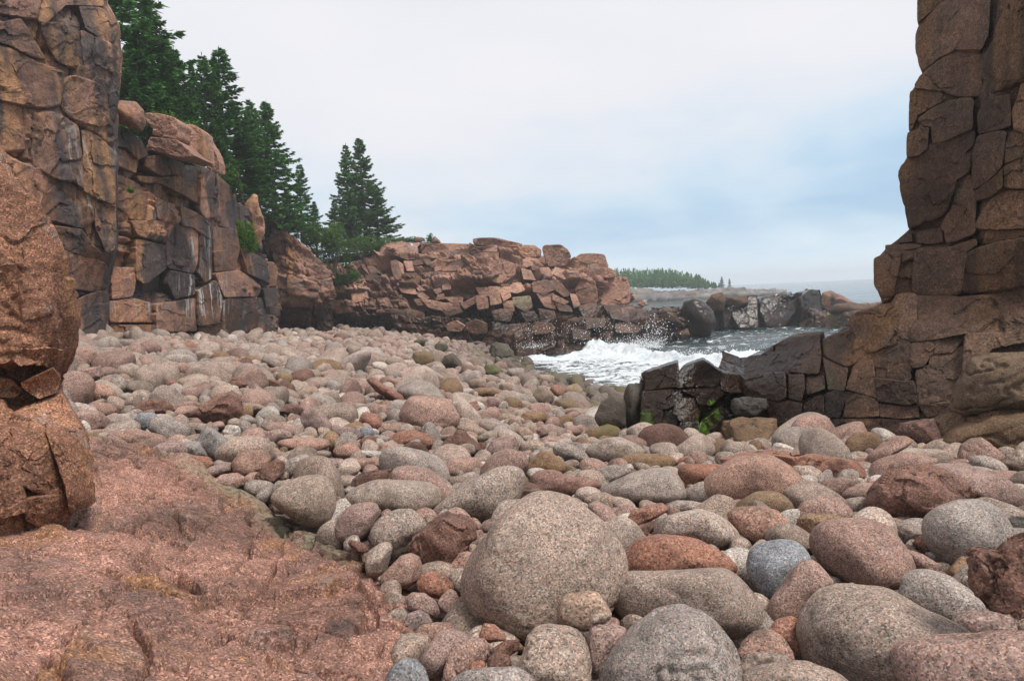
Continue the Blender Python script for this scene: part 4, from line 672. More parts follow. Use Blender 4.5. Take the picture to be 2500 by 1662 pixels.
def stone_mesh(name, poly, d, sub, seed, facets, thick, mat, rough=1.0, cut=0):
    poly = np.asarray(poly, float)
    c = (poly.min(0) + poly.max(0)) / 2
    rel = poly - c; ang = np.arctan2(-rel[:, 1], rel[:, 0]); rad = np.hypot(*rel.T)
    o = np.argsort(ang); ang, rad = ang[o], rad[o]
    A = np.linspace(-np.pi, np.pi, 361); Rr = np.interp(A, np.concatenate([ang - 2 * np.pi, ang, ang + 2 * np.pi]), np.tile(rad, 3))
    # straight polygon sides between the traced points
    pts = poly[o]; q = np.concatenate([pts, pts[:1]]); xs, ys = [], []
    for a, b in zip(q[:-1], q[1:]):
        tt = np.linspace(0, 1, 12, endpoint=False); xs += list(a[0] + (b[0] - a[0]) * tt - c[0]); ys += list(-(a[1] + (b[1] - a[1]) * tt - c[1]))
    aa = np.arctan2(ys, xs); rr = np.hypot(xs, ys); o2 = np.argsort(aa); Rr = np.interp(A, np.concatenate([aa[o2] - 2 * np.pi, aa[o2], aa[o2] + 2 * np.pi]), np.tile(rr[o2], 3))
    if facets < 2:
        k = np.hanning(27 if facets == 0 else 13); k /= k.sum(); Rr = np.convolve(np.concatenate([Rr[-41:-1], Rr, Rr[1:41]]), k, 'same')[40:-40]
    r0 = ray(*c); fw = r0 / np.linalg.norm(r0); rt = MN @ np.array([1.0, 0, 0]); rt -= fw * (rt @ fw); rt /= np.linalg.norm(rt); up = np.cross(rt, fw)
    ctr = P(*c, d); mpp = np.linalg.norm(ctr - CAM) / math.hypot(F, c[0] - SW / 2, c[1] - SH / 2)
    D, Fc = ICO[sub]
    ph = np.arctan2(D[:, 2], D[:, 0]); rho = np.hypot(D[:, 0], D[:, 2])
    rp = rho ** (0.86 if facets < 2 else 0.62 if facets == 2 else 0.42); R2 = np.interp(ph, A, Rr) * mpp
    m = facet_radius(D, seed, 9 + 4 * (facets > 1), 6 if facets == 0 else 9 if facets == 1 else 20 if facets == 2 else 60, 0.74 if facets < 2 else 0.58); m = m / np.percentile(m, 75)
    mm = 1 + (m - 1) * (1 - 0.65 * np.abs(rho) ** 6)
    wm = (poly[:, 0].max() - c[0]) * mpp; hm = (poly[:, 1].max() - c[1]) * mpp
    T = thick * (wm * 0.45 + hm * 0.55) * 1.05
    yy = np.sign(D[:, 1]) * np.abs(D[:, 1]) ** (0.9 if facets < 3 else 0.5) * T * mm
    xx = np.cos(ph) * R2 * rp * mm; zz_ = np.sin(ph) * R2 * rp * mm
    V = xx[:, None] * rt + yy[:, None] * fw + zz_[:, None] * up
    sz = (wm + hm) / 2; off = np.array([seed * 3.1 % 50, seed * 7.7 % 50, seed % 9])
    nrm = V / (np.linalg.norm(V, axis=1, keepdims=True) + 1e-9)
    amp = {0: 0.030, 1: 0.045, 2: 0.05, 3: 0.02}[facets] * rough
    dsp = sz * (amp * fbm(V / (0.9 * sz) + off, 3, seed) + amp * 0.30 * fbm(V / (0.25 * sz) + off, 4, seed + 9))
    if facets >= 1: dsp -= sz * 0.05 * rough * np.maximum(0, 0.10 - np.abs(fbm(V / (0.8 * sz) + off * 2, 3, seed + 31))) / 0.10 * (fbm(V / sz + 3, 2, seed + 5) > 0.0)
    if facets >= 2:
        sc_ = 0.62 if facets == 2 else 0.8
        for q, am in ((1.0, 0.10), (0.45, 0.05)):
            dsp += sz * am * chips3(V / (sz * sc_ * q) + off + 0.12 * q * np.stack([fbm(V / (sz * .5) + 3, 2, seed + 60)] * 3, 1), seed + 70)
    if cut:
        dsp -= sz * cut * np.exp(-(fbm(V / (0.9 * sz) + off * 3, 3, seed + 51) / 0.035) ** 2)
    V = V + nrm * dsp[:, None]
    return mesh_np(name, V, Fc, mat, sharp=40 if facets >= 2 else 0), ctr, sz
def traced(crop, code, label, pts, facets=0, thick=0.9, moss=0.0, d=None, lift=0.40, rough=1.0, cut=0, key=None, shade=None):
    x0, y0, s = CR[crop]
    if isinstance(pts[0], (int, float)):                       # an ellipse cx, cy, w, h, turn
        cx, cy, ww, hh = pts[:4]; a = math.radians(pts[4] if len(pts) > 4 else 0); rg = np.random.default_rng(int(cx * 7 + cy * 13))
        th = np.linspace(0, 2 * np.pi, 14, endpoint=False); e = rg.uniform(0.62, 0.95)
        r = 1 + 0.05 * rg.normal(size=14)
        ex = np.sign(np.cos(th)) * np.abs(np.cos(th)) ** e * ww / 2 * r; ey = np.sign(np.sin(th)) * np.abs(np.sin(th)) ** e * hh / 2 * r
        pts = np.stack([cx + ex * math.cos(a) - ey * math.sin(a), cy + ex * math.sin(a) + ey * math.cos(a)], 1)
    poly = np.asarray(pts, float) / s + np.array([x0, y0])
    c = (poly.min(0) + poly.max(0)) / 2; hp = np.ptp(poly[:, 1]); wp = np.ptp(poly[:, 0])
    if d is None:
        ds = np.linspace(1.2, 48, 2400); q = CAM + ray(*c)[None] * (ds / ray(*c)[1])[:, None]
        g = np.array(HF(q[:, 0], q[:, 1])) + lift * hp * ds / F
        k = np.argmax(q[:, 2] < g); d = ds[k] if k else 30.0
    HAND.append(dict(poly=poly, d=d, c=c, w=wp, h=hp, code=code, label=label, facets=facets, thick=thick, moss=moss, rough=rough, cut=cut, key=key, shade=shade or 1.0, n=len(HAND)))

T = traced
# --- nearest rows, crop c7
T('c7', 't', 'the biggest boulder, a dark speckled tan dome in the near rows', [(880, 540), (960, 490), (1060, 470), (1170, 490), (1260, 545), (1370, 630), (1450, 740), (1490, 830), (1480, 950), (1440, 1060), (1330, 1180), (1200, 1260), (1060, 1300), (900, 1315), (760, 1290), (600, 1230), (520, 1120), (495, 1020), (520, 930), (580, 830), (680, 710), (780, 600)], key='the biggest speckled boulder', cut=0.02, thick=0.8)
T('c7', 'r', 'bright orange red boulder sprinkled with white grains', [(1450, 920), (1480, 840), (1560, 750), (1680, 715), (1800, 720), (1920, 750), (2060, 820), (2164, 920), (2050, 990), (1800, 1010), (1500, 990)], key='the orange red boulder')
T('c7', 't', 'long smooth tan boulder lying in front of the orange red one', [(1335, 1010), (1380, 970), (1470, 940), (1640, 945), (1820, 935), (1970, 910), (2090, 905), (2160, 945), (2240, 1040), (2290, 1130), (2300, 1200), (2250, 1275), (2140, 1310), (1950, 1295), (1700, 1275), (1510, 1245), (1440, 1210), (1380, 1130)], key='the long smooth tan boulder')
T('c7', 't', 'large tan boulder split by two dark diagonal cracks at the bottom edge', [(1310, 1510), (1420, 1380), (1560, 1230), (1660, 1150), (1760, 1115), (1860, 1120), (1960, 1170), (2040, 1270), (2100, 1380), (2120, 1500), (2120, 1640), (1900, 1750), (1500, 1750), (1300, 1650)], 1, cut=0.10, key='the cracked tan boulder', d=2.30)
T('c7', 't', 'tan boulder with a dented top beside the small stones at the bottom edge', [(835, 1500), (870, 1400), (900, 1310), (960, 1260), (1050, 1237), (1150, 1245), (1220, 1270), (1260, 1320), (1290, 1450), (1300, 1600), (1100, 1680), (880, 1640)], 1, cut=0.05, d=2.38, key='the dented tan boulder')
T('c7', 'p', 'narrow upright boulder wedged between the dented and the cracked tan boulders', [(1240, 1440), (1260, 1330), (1290, 1250), (1340, 1215), (1400, 1235), (1500, 1270), (1480, 1350), (1400, 1480), (1300, 1560), (1230, 1540)], 1, d=2.5)
T('c7', 't', 'small tan boulder against the foot of the biggest speckled boulder', [(1070, 1150), (1090, 1090), (1140, 1055), (1220, 1048), (1330, 1060), (1380, 1130), (1410, 1190), (1350, 1250), (1250, 1275), (1150, 1250), (1080, 1210)], d=2.66)
T('c7', 't', 'flat chip of stone under the tip of the long smooth tan boulder', [(1270, 1210), (1300, 1180), (1380, 1165), (1410, 1185), (1370, 1225), (1290, 1235)], 1, d=2.5)
T('c7', 'p', 'upright pinkish boulder at the edge of the ledge above the blue grey stone', [(300, 1440), (340, 1360), (400, 1290), (480, 1270), (560, 1290), (600, 1330), (560, 1420), (480, 1500), (360, 1560), (310, 1520)], d=2.62)
T('c7', 'p', 'pink cobble leaning on the upright pinkish boulder by the ledge', [(440, 1430), (490, 1360), (600, 1325), (670, 1320), (700, 1360), (700, 1440), (640, 1500), (520, 1530), (450, 1490)], 1, d=2.52)
T('c7', 'r', 'small squarish reddish cobble below the biggest speckled boulder', [(635, 1300), (665, 1235), (730, 1240), (790, 1290), (795, 1330), (700, 1345), (640, 1330)], 1, d=2.62)
T('c7', 'n', 'small brownish cobble beside the squarish reddish cobble', [(690, 1390), (790, 1335), (880, 1325), (870, 1390), (800, 1430), (720, 1430)], 1, d=2.5)
T('c7', 'p', 'flat pink cobble touching the wet edge of the ledge', [(268, 1290), (300, 1245), (400, 1230), (500, 1232), (530, 1270), (450, 1320), (340, 1345), (280, 1330)])
T('c7', 'p', 'egg shaped pink cobble on the ledge edge above the flat pink cobble', [(205, 1240), (220, 1180), (290, 1157), (350, 1180), (380, 1230), (320, 1260), (270, 1310), (220, 1300)])
T('c7', 'p', 'striped pink cobble third from the biggest speckled boulder along the ledge', [(200, 1090), (240, 1050), (320, 1060), (390, 1100), (420, 1170), (400, 1215), (320, 1190), (230, 1150)])
T('c7', 'r', 'smooth oval reddish cobble left of the biggest speckled boulder', [(265, 1000), (300, 945), (370, 935), (440, 960), (490, 1010), (495, 1070), (430, 1100), (330, 1080), (280, 1050)])
T('c7', 'p', 'pointed pink boulder standing on the edge of the ledge', [(70, 970), (120, 910), (180, 840), (240, 822), (300, 840), (325, 900), (310, 970), (240, 1030), (140, 1040), (80, 1010)], key='the pointed pink boulder')
T('c7', 'n', 'rough dark red boulder with a broken face left of the biggest one', [(240, 800), (260, 730), (340, 650), (400, 605), (500, 590), (600, 610), (650, 660), (650, 740), (560, 830), (450, 930), (340, 945), (260, 880)], 2, key='the rough dark red boulder', rough=1.3)
T('c7', 't', 'square shouldered tan boulder beside the rough dark red one', [(0, 700), (50, 630), (150, 585), (240, 580), (310, 620), (350, 660), (330, 720), (280, 770), (230, 840), (150, 880), (60, 835), (0, 770)], key='the square tan boulder')
T('c7', 'g', 'long grey slab boulder with a tilted pointed end behind the biggest one', [(340, 620), (400, 550), (520, 460), (640, 380), (740, 330), (850, 320), (910, 345), (925, 410), (900, 510), (820, 600), (740, 640), (660, 660), (480, 640)], key='the tilted grey slab boulder')
T('c7', 'g', 'long low grey boulder like a loaf behind the square tan one', [(-160, 520), (-80, 450), (30, 410), (180, 400), (330, 403), (420, 430), (465, 490), (440, 560), (360, 610), (200, 620), (0, 590), (-130, 570)], key='the grey loaf boulder')
T('c7', 'p', 'pink boulder peeping out behind the left flank of the biggest one', [(450, 930), (490, 840), (580, 815), (640, 850), (600, 950), (520, 985), (460, 970)])
T('c7', 'p', 'small pink boulder between the rough dark red and the biggest boulder', (725, 680, 170, 110), 0)
T('c7', 'g', 'tapering speckled grey boulder pointing towards the rock outcrop', [(1320, 480), (1370, 430), (1500, 375), (1640, 330), (1750, 322), (1800, 355), (1830, 430), (1840, 510), (1760, 550), (1620, 570), (1480, 570), (1380, 545)], key='the tapering grey boulder')
T('c7', 't', 'smaller tan boulder tucked under the tapering grey one', [(1240, 520), (1300, 480), (1370, 475), (1450, 515), (1480, 560), (1440, 590), (1350, 575), (1260, 550)])
T('c7', 'g', 'grey boulder behind the tapering grey one', [(1270, 390), (1330, 340), (1420, 312), (1500, 330), (1530, 360), (1450, 410), (1350, 445), (1290, 430)])
T('c7', 'r', 'broad reddish boulder between the tilted grey slab and the tapering grey one', [(925, 380), (980, 345), (1070, 345), (1140, 380), (1260, 390), (1350, 430), (1300, 490), (1220, 520), (1060, 500), (940, 480)], 1)
T('c7', 'o', 'smooth olive green dome shaped boulder', [(895, 350), (930, 280), (990, 240), (1050, 235), (1110, 280), (1145, 350), (1110, 395), (980, 400), (910, 385)], moss=0.35, key='the olive dome boulder')
T('c7', 'p', 'pinkish oval boulder left of the tilted grey slab boulder top', [(420, 330), (460, 280), (560, 268), (630, 275), (670, 320), (680, 360), (600, 400), (500, 400), (430, 380)])
T('c7', 'r', 'long reddish boulder with a crease right behind the large pink slab boulder', [(120, 175), (160, 130), (260, 112), (340, 135), (390, 175), (395, 210), (340, 240), (220, 220), (140, 210)], 1, cut=0.05, key='the creased reddish boulder')
T('c7', 'n', 'angular dark brown block with one flat tilted face', [(400, 225), (440, 160), (510, 108), (560, 130), (640, 200), (670, 250), (600, 270), (480, 275), (405, 255)], 2, key='the angular dark block')
T('c7', 'p', 'large pink slab boulder with a curved seam in mid beach', [(165, 30), (190, -20), (230, -80), (320, -95), (440, -70), (500, -20), (545, 50), (520, 100), (400, 140), (280, 125), (190, 100)], key='the large pink slab boulder', cut=0.03)
T('c7', 't', 'tan boulder beside the angular dark block', [(500, 105), (560, 65), (620, 80), (700, 125), (660, 175), (580, 175)])
T('c7', 't', 'flat greenish tan boulder behind the cracked pink round one', [(605, 175), (680, 125), (760, 115), (800, 140), (760, 190), (650, 200)], moss=.2)
T('c7', 'p', 'round pink boulder with cracked broken front', [(680, 230), (710, 180), (780, 145), (850, 145), (875, 190), (875, 255), (820, 295), (740, 290), (690, 270)], 1, cut=0.08, key='the cracked round pink boulder')
T('c7', 'a', 'light tan oval boulder right of the cracked round pink one', (950, 220, 150, 95))
T('c7', 'g', 'grey boulder leaning behind the olive dome boulder', [(1060, 215), (1120, 190), (1190, 205), (1260, 250), (1300, 300), (1250, 330), (1150, 300), (1080, 260)])
T('c7', 'a', 'large pale boulder blotched with green lichen near the outcrop', [(1240, 240), (1310, 185), (1400, 157), (1480, 165), (1560, 195), (1615, 240), (1560, 300), (1450, 330), (1330, 320), (1270, 290)], moss=0.45, key='the pale lichen blotched boulder')
T('c7', 'o', 'long flat olive boulder by the foot of the outcrop', [(1420, 310), (1480, 265), (1580, 250), (1700, 248), (1790, 280), (1770, 335), (1650, 355), (1500, 350)], moss=0.3, key='the long flat olive boulder')
T('c7', 'o', 'olive boulder with a mossy crown beside the dark boulder', [(1225, 150), (1280, 105), (1380, 83), (1440, 100), (1470, 140), (1420, 185), (1300, 195), (1235, 180)], moss=0.7)
T('c7', 't', 'small tan boulder at the green algae of the outcrop', (1505, 142, 80, 72))
T('c7', 'd', 'big dark rounded boulder resting on the mossy end of the outcrop', [(1305, 40), (1340, -40), (1420, -95), (1480, -60), (1490, 100), (1400, 135), (1330, 105)], moss=0.15, key='the big dark rounded boulder', d=9.1)
T('c7', 'p', 'flattish brown pink boulder before the olive mossy one', [(960, 120), (990, 85), (1060, 80), (1110, 100), (1130, 140), (1060, 165), (980, 160)], 1)
T('c7', 'o', 'ochre and pink boulder above the flattish brown pink one', [(860, 60), (890, 15), (960, 8), (1040, 15), (1060, 60), (1000, 90), (900, 95)], 1, moss=.15)
T('c7', 'o', 'smooth ochre boulder near the big dark rounded one', [(1060, 80), (1090, 40), (1150, 25), (1200, 50), (1190, 95), (1120, 115)], moss=.2)
T('c7', 'p', 'low pink boulder left of the olive mossy one', (1185, 125, 120, 70))
T('c7', 't', 'greenish speckled boulder over the light tan oval one', [(840, 130), (870, 100), (920, 100), (960, 140), (950, 170), (880, 170)], moss=.25)
T('c7', 'p', 'thin flat pink boulder beside the light tan oval one', (1095, 180, 200, 60))
T('c7', 'r', 'little reddish wedge at the end of the long flat olive boulder', [(1770, 320), (1800, 275), (1870, 255), (1885, 300), (1840, 335)], 1)
T('c7', 'r', 'pinkish red boulder in front of the little reddish wedge', [(1790, 380), (1800, 330), (1850, 308), (1950, 308), (2040, 320), (2060, 360), (1980, 400), (1920, 440), (1880, 480), (1820, 450)])
T('c7', 'p', 'sloping pink boulder between the biggest and the tapering grey one', [(1250, 540), (1320, 522), (1400, 560), (1460, 640), (1480, 720), (1400, 740), (1300, 650)])
T('c7', 'r', 'red boulder standing on its edge behind the orange red one', [(1465, 670), (1520, 590), (1620, 545), (1700, 540), (1740, 580), (1640, 640), (1560, 700), (1480, 720)], 1)
T('c7', 'n', 'dark flat slab under the red boulder on its edge', [(1490, 720), (1560, 670), (1660, 640), (1690, 660), (1600, 740), (1510, 770)], 1)
T('c7', 'a', 'light tan boulder right of the red boulder on its edge', [(1705, 570), (1780, 520), (1860, 520), (1990, 550), (1960, 600), (1800, 610)])
T('c7', 'b', 'round blue grey boulder cut by the bottom edge beside the ledge', [(90, 1560), (120, 1480), (190, 1443), (270, 1443), (330, 1490), (370, 1570), (340, 1650), (200, 1680), (100, 1640)], d=2.45, key='the bottom blue grey boulder')
T('c7', 't', 'wide tan boulder of which only the top shows at the bottom edge', [(440, 1580), (540, 1520), (680, 1495), (850, 1495), (960, 1550), (1000, 1640), (800, 1740), (500, 1740)], d=2.2)
T('c7', 'p', 'small upright pink stone by the bottom blue grey boulder', [(430, 1500), (445, 1460), (490, 1490), (520, 1550), (470, 1580), (430, 1550)], 1, d=2.4)
T('c7', 'r', 'tiny orange stone among the small stones at the bottom', (628, 1485, 100, 70, -20), 1, d=2.42)
T('c7', 'n', 'small dark cobble right of the tiny orange stone', (755, 1465, 155, 105), 1, d=2.44)
# --- right half of the near rows (c8 = c7 shifted by 1814)
def T8(code, label, pts, *a, **k):
    pts = [(x + 1814, y) for x, y in pts] if not isinstance(pts[0], (int, float)) else (pts[0] + 1814, *pts[1:])
    traced('c7', code, label, pts, *a, **k)
T8('p', 'large smooth pink boulder like a seal before the long red slab', [(100, 450), (130, 390), (220, 320), (330, 260), (450, 238), (540, 255), (630, 330), (690, 420), (710, 480), (680, 550), (640, 580), (560, 560), (300, 560), (180, 550), (110, 510)], key='the seal shaped pink boulder')
T8('r', 'long rough red slab at the foot of the right rock wall', [(250, 290), (360, 255), (520, 232), (680, 245), (880, 270), (1000, 290), (1060, 350), (1075, 400), (1000, 425), (820, 420), (600, 380), (300, 340)], 2, rough=.7, key='the long red slab')
T8('a', 'pale flat topped boulder between the seal shaped boulder and the red slab', [(630, 320), (750, 308), (800, 350), (818, 385), (760, 440), (690, 450)], 1)
T8('o', 'ochre boulder under the chin of the seal shaped pink boulder', [(250, 600), (330, 530), (430, 470), (510, 458), (580, 480), (620, 530), (635, 600), (560, 650), (350, 650)], key='the ochre boulder')
T8('p', 'pale pink rounded boulder in front of the ochre one', [(265, 600), (340, 560), (450, 548), (560, 580), (620, 640), (650, 720), (600, 780), (400, 790), (320, 740)])
T8('a', 'broad light tan boulder behind the orange red one', [(-170, 690), (-120, 620), (0, 590), (110, 578), (200, 600), (270, 640), (330, 710), (330, 770), (200, 810), (0, 780), (-140, 750)], key='the broad light tan boulder')
T8('p', 'sloping pink boulder right of the seal shaped one', [(690, 540), (760, 450), (840, 400), (930, 385), (1000, 415), (960, 470), (850, 530), (720, 560)])
T8('p', 'smooth rosy boulder left of the rough brown one', [(880, 500), (950, 440), (1040, 420), (1130, 430), (1170, 470), (1120, 560), (1000, 560)])
T8('p', 'dull pink boulder between the round boulder and the ochre one', [(610, 640), (700, 540), (800, 500), (900, 510), (970, 570), (980, 620), (900, 650), (760, 700), (660, 730)], 1)
T8('g', 'small grey boulder left of the rough brown one', (1000, 565, 170, 120))
T8('n', 'rough brown boulder with a rotten hollow face', [(1085, 540), (1130, 460), (1200, 380), (1290, 325), (1400, 315), (1520, 345), (1610, 410), (1665, 490), (1620, 570), (1530, 640), (1430, 675), (1280, 655), (1160, 615), (1100, 585)], 2, rough=1.1, key='the rough brown boulder', shade=1.3)
T8('p', 'long sloping pink boulder behind the rough brown one', [(1410, 330), (1500, 292), (1620, 300), (1740, 340), (1850, 410), (1910, 490), (1915, 570), (1860, 610), (1740, 560), (1650, 500)], key='the sloping pink boulder')
T8('p', 'bent pink grey boulder leaning over the rough brown one', [(1105, 400), (1120, 310), (1180, 275), (1280, 245), (1380, 245), (1490, 290), (1420, 340), (1280, 360), (1180, 430), (1130, 450)])
T8('a', 'pale flat boulder behind the bent pink grey one', [(1175, 280), (1210, 240), (1320, 222), (1450, 225), (1530, 250), (1550, 285), (1450, 300), (1250, 300)])
T8('p', 'tilted pink boulder resting against the brown wall foot', [(1060, 340), (1080, 270), (1150, 200), (1230, 155), (1290, 150), (1335, 190), (1250, 240), (1150, 300), (1100, 365)])
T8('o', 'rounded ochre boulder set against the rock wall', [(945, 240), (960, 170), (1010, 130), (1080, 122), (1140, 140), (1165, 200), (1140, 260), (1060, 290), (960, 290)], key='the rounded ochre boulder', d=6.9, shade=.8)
T8('p', 'blunt upright pink boulder near the wall at the right', [(1600, 270), (1620, 200), (1680, 165), (1740, 157), (1790, 210), (1865, 290), (1840, 350), (1720, 360), (1610, 330)], 1)
T8('g', 'grey boulder cut by the right edge of the beach', [(1840, 320), (1890, 260), (1950, 228), (2060, 230), (2080, 360), (1950, 380)], 1, moss=.2)
T8('g', 'round dark grey boulder like a ball near the right edge', [(1430, 700), (1450, 630), (1520, 560), (1620, 518), (1720, 515), (1800, 540), (1860, 600), (1890, 700), (1860, 820), (1780, 900), (1680, 960), (1580, 950), (1490, 880), (1440, 790)], key='the dark grey ball boulder')
T8('p', 'large barrel shaped pink boulder with dark pits', [(760, 760), (790, 690), (870, 645), (980, 630), (1100, 640), (1200, 680), (1270, 770), (1320, 870), (1325, 960), (1270, 1040), (1130, 1055), (1000, 1040), (880, 980), (800, 900), (765, 830)], key='the barrel shaped pink boulder')
T8('b', 'pale blue grey boulder between the long smooth tan and the barrel shaped one', [(365, 890), (390, 800), (460, 755), (570, 738), (670, 750), (720, 800), (740, 870), (700, 960), (600, 1060), (520, 1110), (440, 1070), (380, 980)], key='the pale blue grey boulder')
T8('p', 'leaning wedge of pink granite below the pale blue grey boulder', [(480, 1150), (560, 1020), (640, 930), (720, 880), (780, 885), (830, 950), (870, 1010), (800, 1090), (730, 1180), (690, 1240), (580, 1260), (490, 1250)], key='the leaning pink wedge')
T8('p', 'small dome boulder below the leaning pink wedge', [(310, 1430), (360, 1340), (430, 1285), (510, 1275), (590, 1310), (640, 1390), (645, 1460), (560, 1510), (400, 1510)], d=2.42)
T8('r', 'reddish boulder under the leaning pink wedge', [(490, 1270), (560, 1220), (640, 1200), (690, 1220), (700, 1320), (680, 1420), (640, 1400)], 1, d=2.56)
T8('t', 'huge tan boulder with black pits sloping to the right at the bottom', [(670, 1260), (720, 1160), (800, 1060), (880, 1010), (980, 1000), (1080, 1015), (1200, 1040), (1350, 1120), (1520, 1200), (1680, 1300), (1600, 1400), (1400, 1560), (1100, 1640), (800, 1600), (690, 1500)], key='the huge pitted tan boulder', d=2.42, cut=.02)
T8('g', 'boulder half hidden behind the huge pitted one', [(1270, 1080), (1310, 970), (1390, 930), (1480, 930), (1570, 960), (1650, 1040), (1700, 1140), (1660, 1210), (1580, 1250), (1440, 1190), (1330, 1130)])
T8('p', 'low pink boulder behind the slope of the huge pitted one', [(1575, 1230), (1620, 1180), (1700, 1155), (1800, 1165), (1900, 1200), (1900, 1290), (1750, 1320), (1640, 1300)], d=2.55)
T8('p', 'broad pink boulder filling the bottom corner', [(1270, 1450), (1290, 1380), (1370, 1330), (1550, 1310), (1800, 1290), (2000, 1290), (2150, 1350), (2200, 1600), (1800, 1700), (1300, 1650)], 1, d=2.05, key='the broad pink corner boulder')
T8('t', 'flat tan boulder cut off along the bottom edge', [(330, 1570), (430, 1490), (600, 1455), (750, 1465), (900, 1510), (1000, 1590), (900, 1740), (500, 1740)], d=2.12)
T8('t', 'tan boulder peeking over the flat tan one at the bottom edge', [(300, 1510), (380, 1420), (470, 1395), (580, 1410), (660, 1455), (600, 1540), (380, 1560)], d=2.25)
T8('p', 'purplish pink boulder between the barrel shaped and the ball boulder', [(1305, 800), (1400, 830), (1470, 890), (1450, 960), (1360, 980), (1310, 900)], 1)
T8('r', 'rusty broken stone wedged under the dark grey ball boulder', [(1335, 770), (1400, 720), (1460, 720), (1470, 800), (1440, 850), (1380, 820)], 2)
T8('g', 'flat grey boulder behind the barrel shaped one', [(1180, 680), (1250, 655), (1350, 670), (1420, 710), (1350, 780), (1280, 790), (1220, 740)])
T8('d', 'dark broken boulder above the gnarled rock at the right edge', [(1820, 700), (1850, 650), (1920, 618), (2060, 610), (2060, 780), (1920, 800), (1850, 770)], 2)
T8('o', 'crusty ochre boulder with a ragged front beside the barrel shaped one', [(650, 730), (690, 630), (740, 600), (860, 605), (940, 630), (900, 690), (790, 720), (760, 780), (680, 780)], 2)
T8('g', 'pale grey boulder tucked behind the gnarled rock', [(1575, 990), (1640, 920), (1730, 870), (1850, 880), (1880, 1100), (1750, 1120), (1650, 1060)])
T8('p', 'low pink boulder behind the barrel shaped one', [(980, 640), (1020, 605), (1110, 600), (1190, 640), (1150, 680), (1020, 670)])
T8('n', 'gnarled rusty brown rock full of holes at the right edge', [(1705, 960), (1720, 830), (1780, 800), (1860, 805), (1900, 745), (2080, 700), (2200, 900), (2200, 1180), (2000, 1230), (1900, 1190), (1790, 1120), (1730, 1060)], 2, rough=3.0, d=2.15, key='the gnarled brown rock', cut=.12)
T8('p', 'pinkish boulder under the right rock wall before the tilted one', (1040, 300, 110, 60))
T8('n', 'flat dark block lying on the foot of the right rock wall', [(1240, 130), (1270, 70), (1440, 55), (1470, 120), (1480, 190), (1330, 195), (1255, 160)], 2, d=6.8, rough=.6)
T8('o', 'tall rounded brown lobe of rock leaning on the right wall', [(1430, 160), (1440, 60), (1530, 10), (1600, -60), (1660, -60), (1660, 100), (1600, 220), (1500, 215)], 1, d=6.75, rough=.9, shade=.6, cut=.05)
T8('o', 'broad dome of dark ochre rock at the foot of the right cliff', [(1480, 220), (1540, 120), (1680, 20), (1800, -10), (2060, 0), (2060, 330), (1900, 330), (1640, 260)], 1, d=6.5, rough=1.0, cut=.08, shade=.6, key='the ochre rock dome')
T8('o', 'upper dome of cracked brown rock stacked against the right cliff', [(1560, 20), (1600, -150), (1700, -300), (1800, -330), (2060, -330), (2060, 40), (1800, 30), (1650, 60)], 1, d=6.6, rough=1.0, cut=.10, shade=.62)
# --- left half of the middle rows, crop c1
T('c1', 'g', 'round grey boulder like a pear beside the ledge corner', [(1415, 1160), (1470, 1090), (1560, 1030), (1660, 998), (1780, 990), (1850, 1030), (1890, 1120), (1890, 1240), (1850, 1340), (1770, 1370), (1650, 1340), (1520, 1270), (1440, 1220)], key='the grey pear boulder')
T('c1', 'p', 'tilted smooth pink boulder between the grey pear and the square tan one', [(1860, 1380), (1890, 1300), (1970, 1220), (2080, 1185), (2150, 1190), (2180, 1240), (2120, 1370), (2060, 1450), (1960, 1485), (1880, 1450)])
T('c1', 'n', 'dark thin chip of stone lying at the ledge below the tilted pink one', [(1945, 1470), (1960, 1440), (2060, 1470), (2180, 1530), (2230, 1570), (2120, 1560), (2000, 1540)], 1)
T('c1', 'p', 'bulky pink boulder with a broken crown behind the ledge', [(1170, 930), (1210, 860), (1300, 820), (1390, 830), (1430, 900), (1410, 990), (1330, 1040), (1240, 1030), (1180, 990)], 1, key='the bulky pink boulder')
T('c1', 'n', 'rough upright brown stone leaning on the bulky pink boulder', [(1330, 1010), (1370, 950), (1460, 895), (1510, 920), (1525, 1040), (1470, 1085), (1390, 1090), (1335, 1065)], 2)
T('c1', 'p', 'pink cylinder shaped stone lying behind the ledge', [(950, 1000), (1020, 950), (1110, 910), (1165, 920), (1170, 970), (1080, 1010), (1000, 1030)])
T('c1', 'p', 'half broken pink boulder touching the lichen edge of the ledge', [(1020, 1050), (1090, 1000), (1200, 988), (1270, 1020), (1260, 1080), (1180, 1120), (1080, 1090)], 1)
T('c1', 'r', 'reddish boulder with a dark hole behind the ledge corner', [(865, 900), (900, 870), (1000, 880), (1045, 930), (1000, 970), (920, 985), (875, 950)], 1)
T('c1', 'g', 'grey teardrop boulder behind the grey pear one', [(1520, 960), (1560, 900), (1640, 858), (1730, 880), (1820, 940), (1865, 1000), (1780, 1025), (1650, 1030), (1540, 1020)])
T('c1', 'w', 'whitish flat boulder standing out among the pink ones', (2135, 868, 260, 66, 4), key='the whitish flat boulder')
T('c1', 'p', 'flat pink boulder behind the whitish flat one', [(1950, 920), (1990, 890), (2120, 885), (2240, 900), (2270, 950), (2200, 990), (2050, 980)])
T('c1', 'n', 'angular brown boulder with a ridge beside the grey loaf boulder', [(1965, 1100), (1980, 1030), (2060, 990), (2200, 970), (2270, 950), (2285, 1030), (2200, 1080), (2060, 1130), (1990, 1140)], 2)
T('c1', 't', 'tan oval boulder right of the grey teardrop boulder', [(1840, 1010), (1880, 960), (1960, 945), (2040, 970), (2010, 1020), (1920, 1050), (1870, 1050)])
T('c1', 'p', 'pale banded boulder behind the grey teardrop one', [(1780, 930), (1820, 890), (1920, 890), (1965, 930), (1900, 970), (1820, 960)], 1)
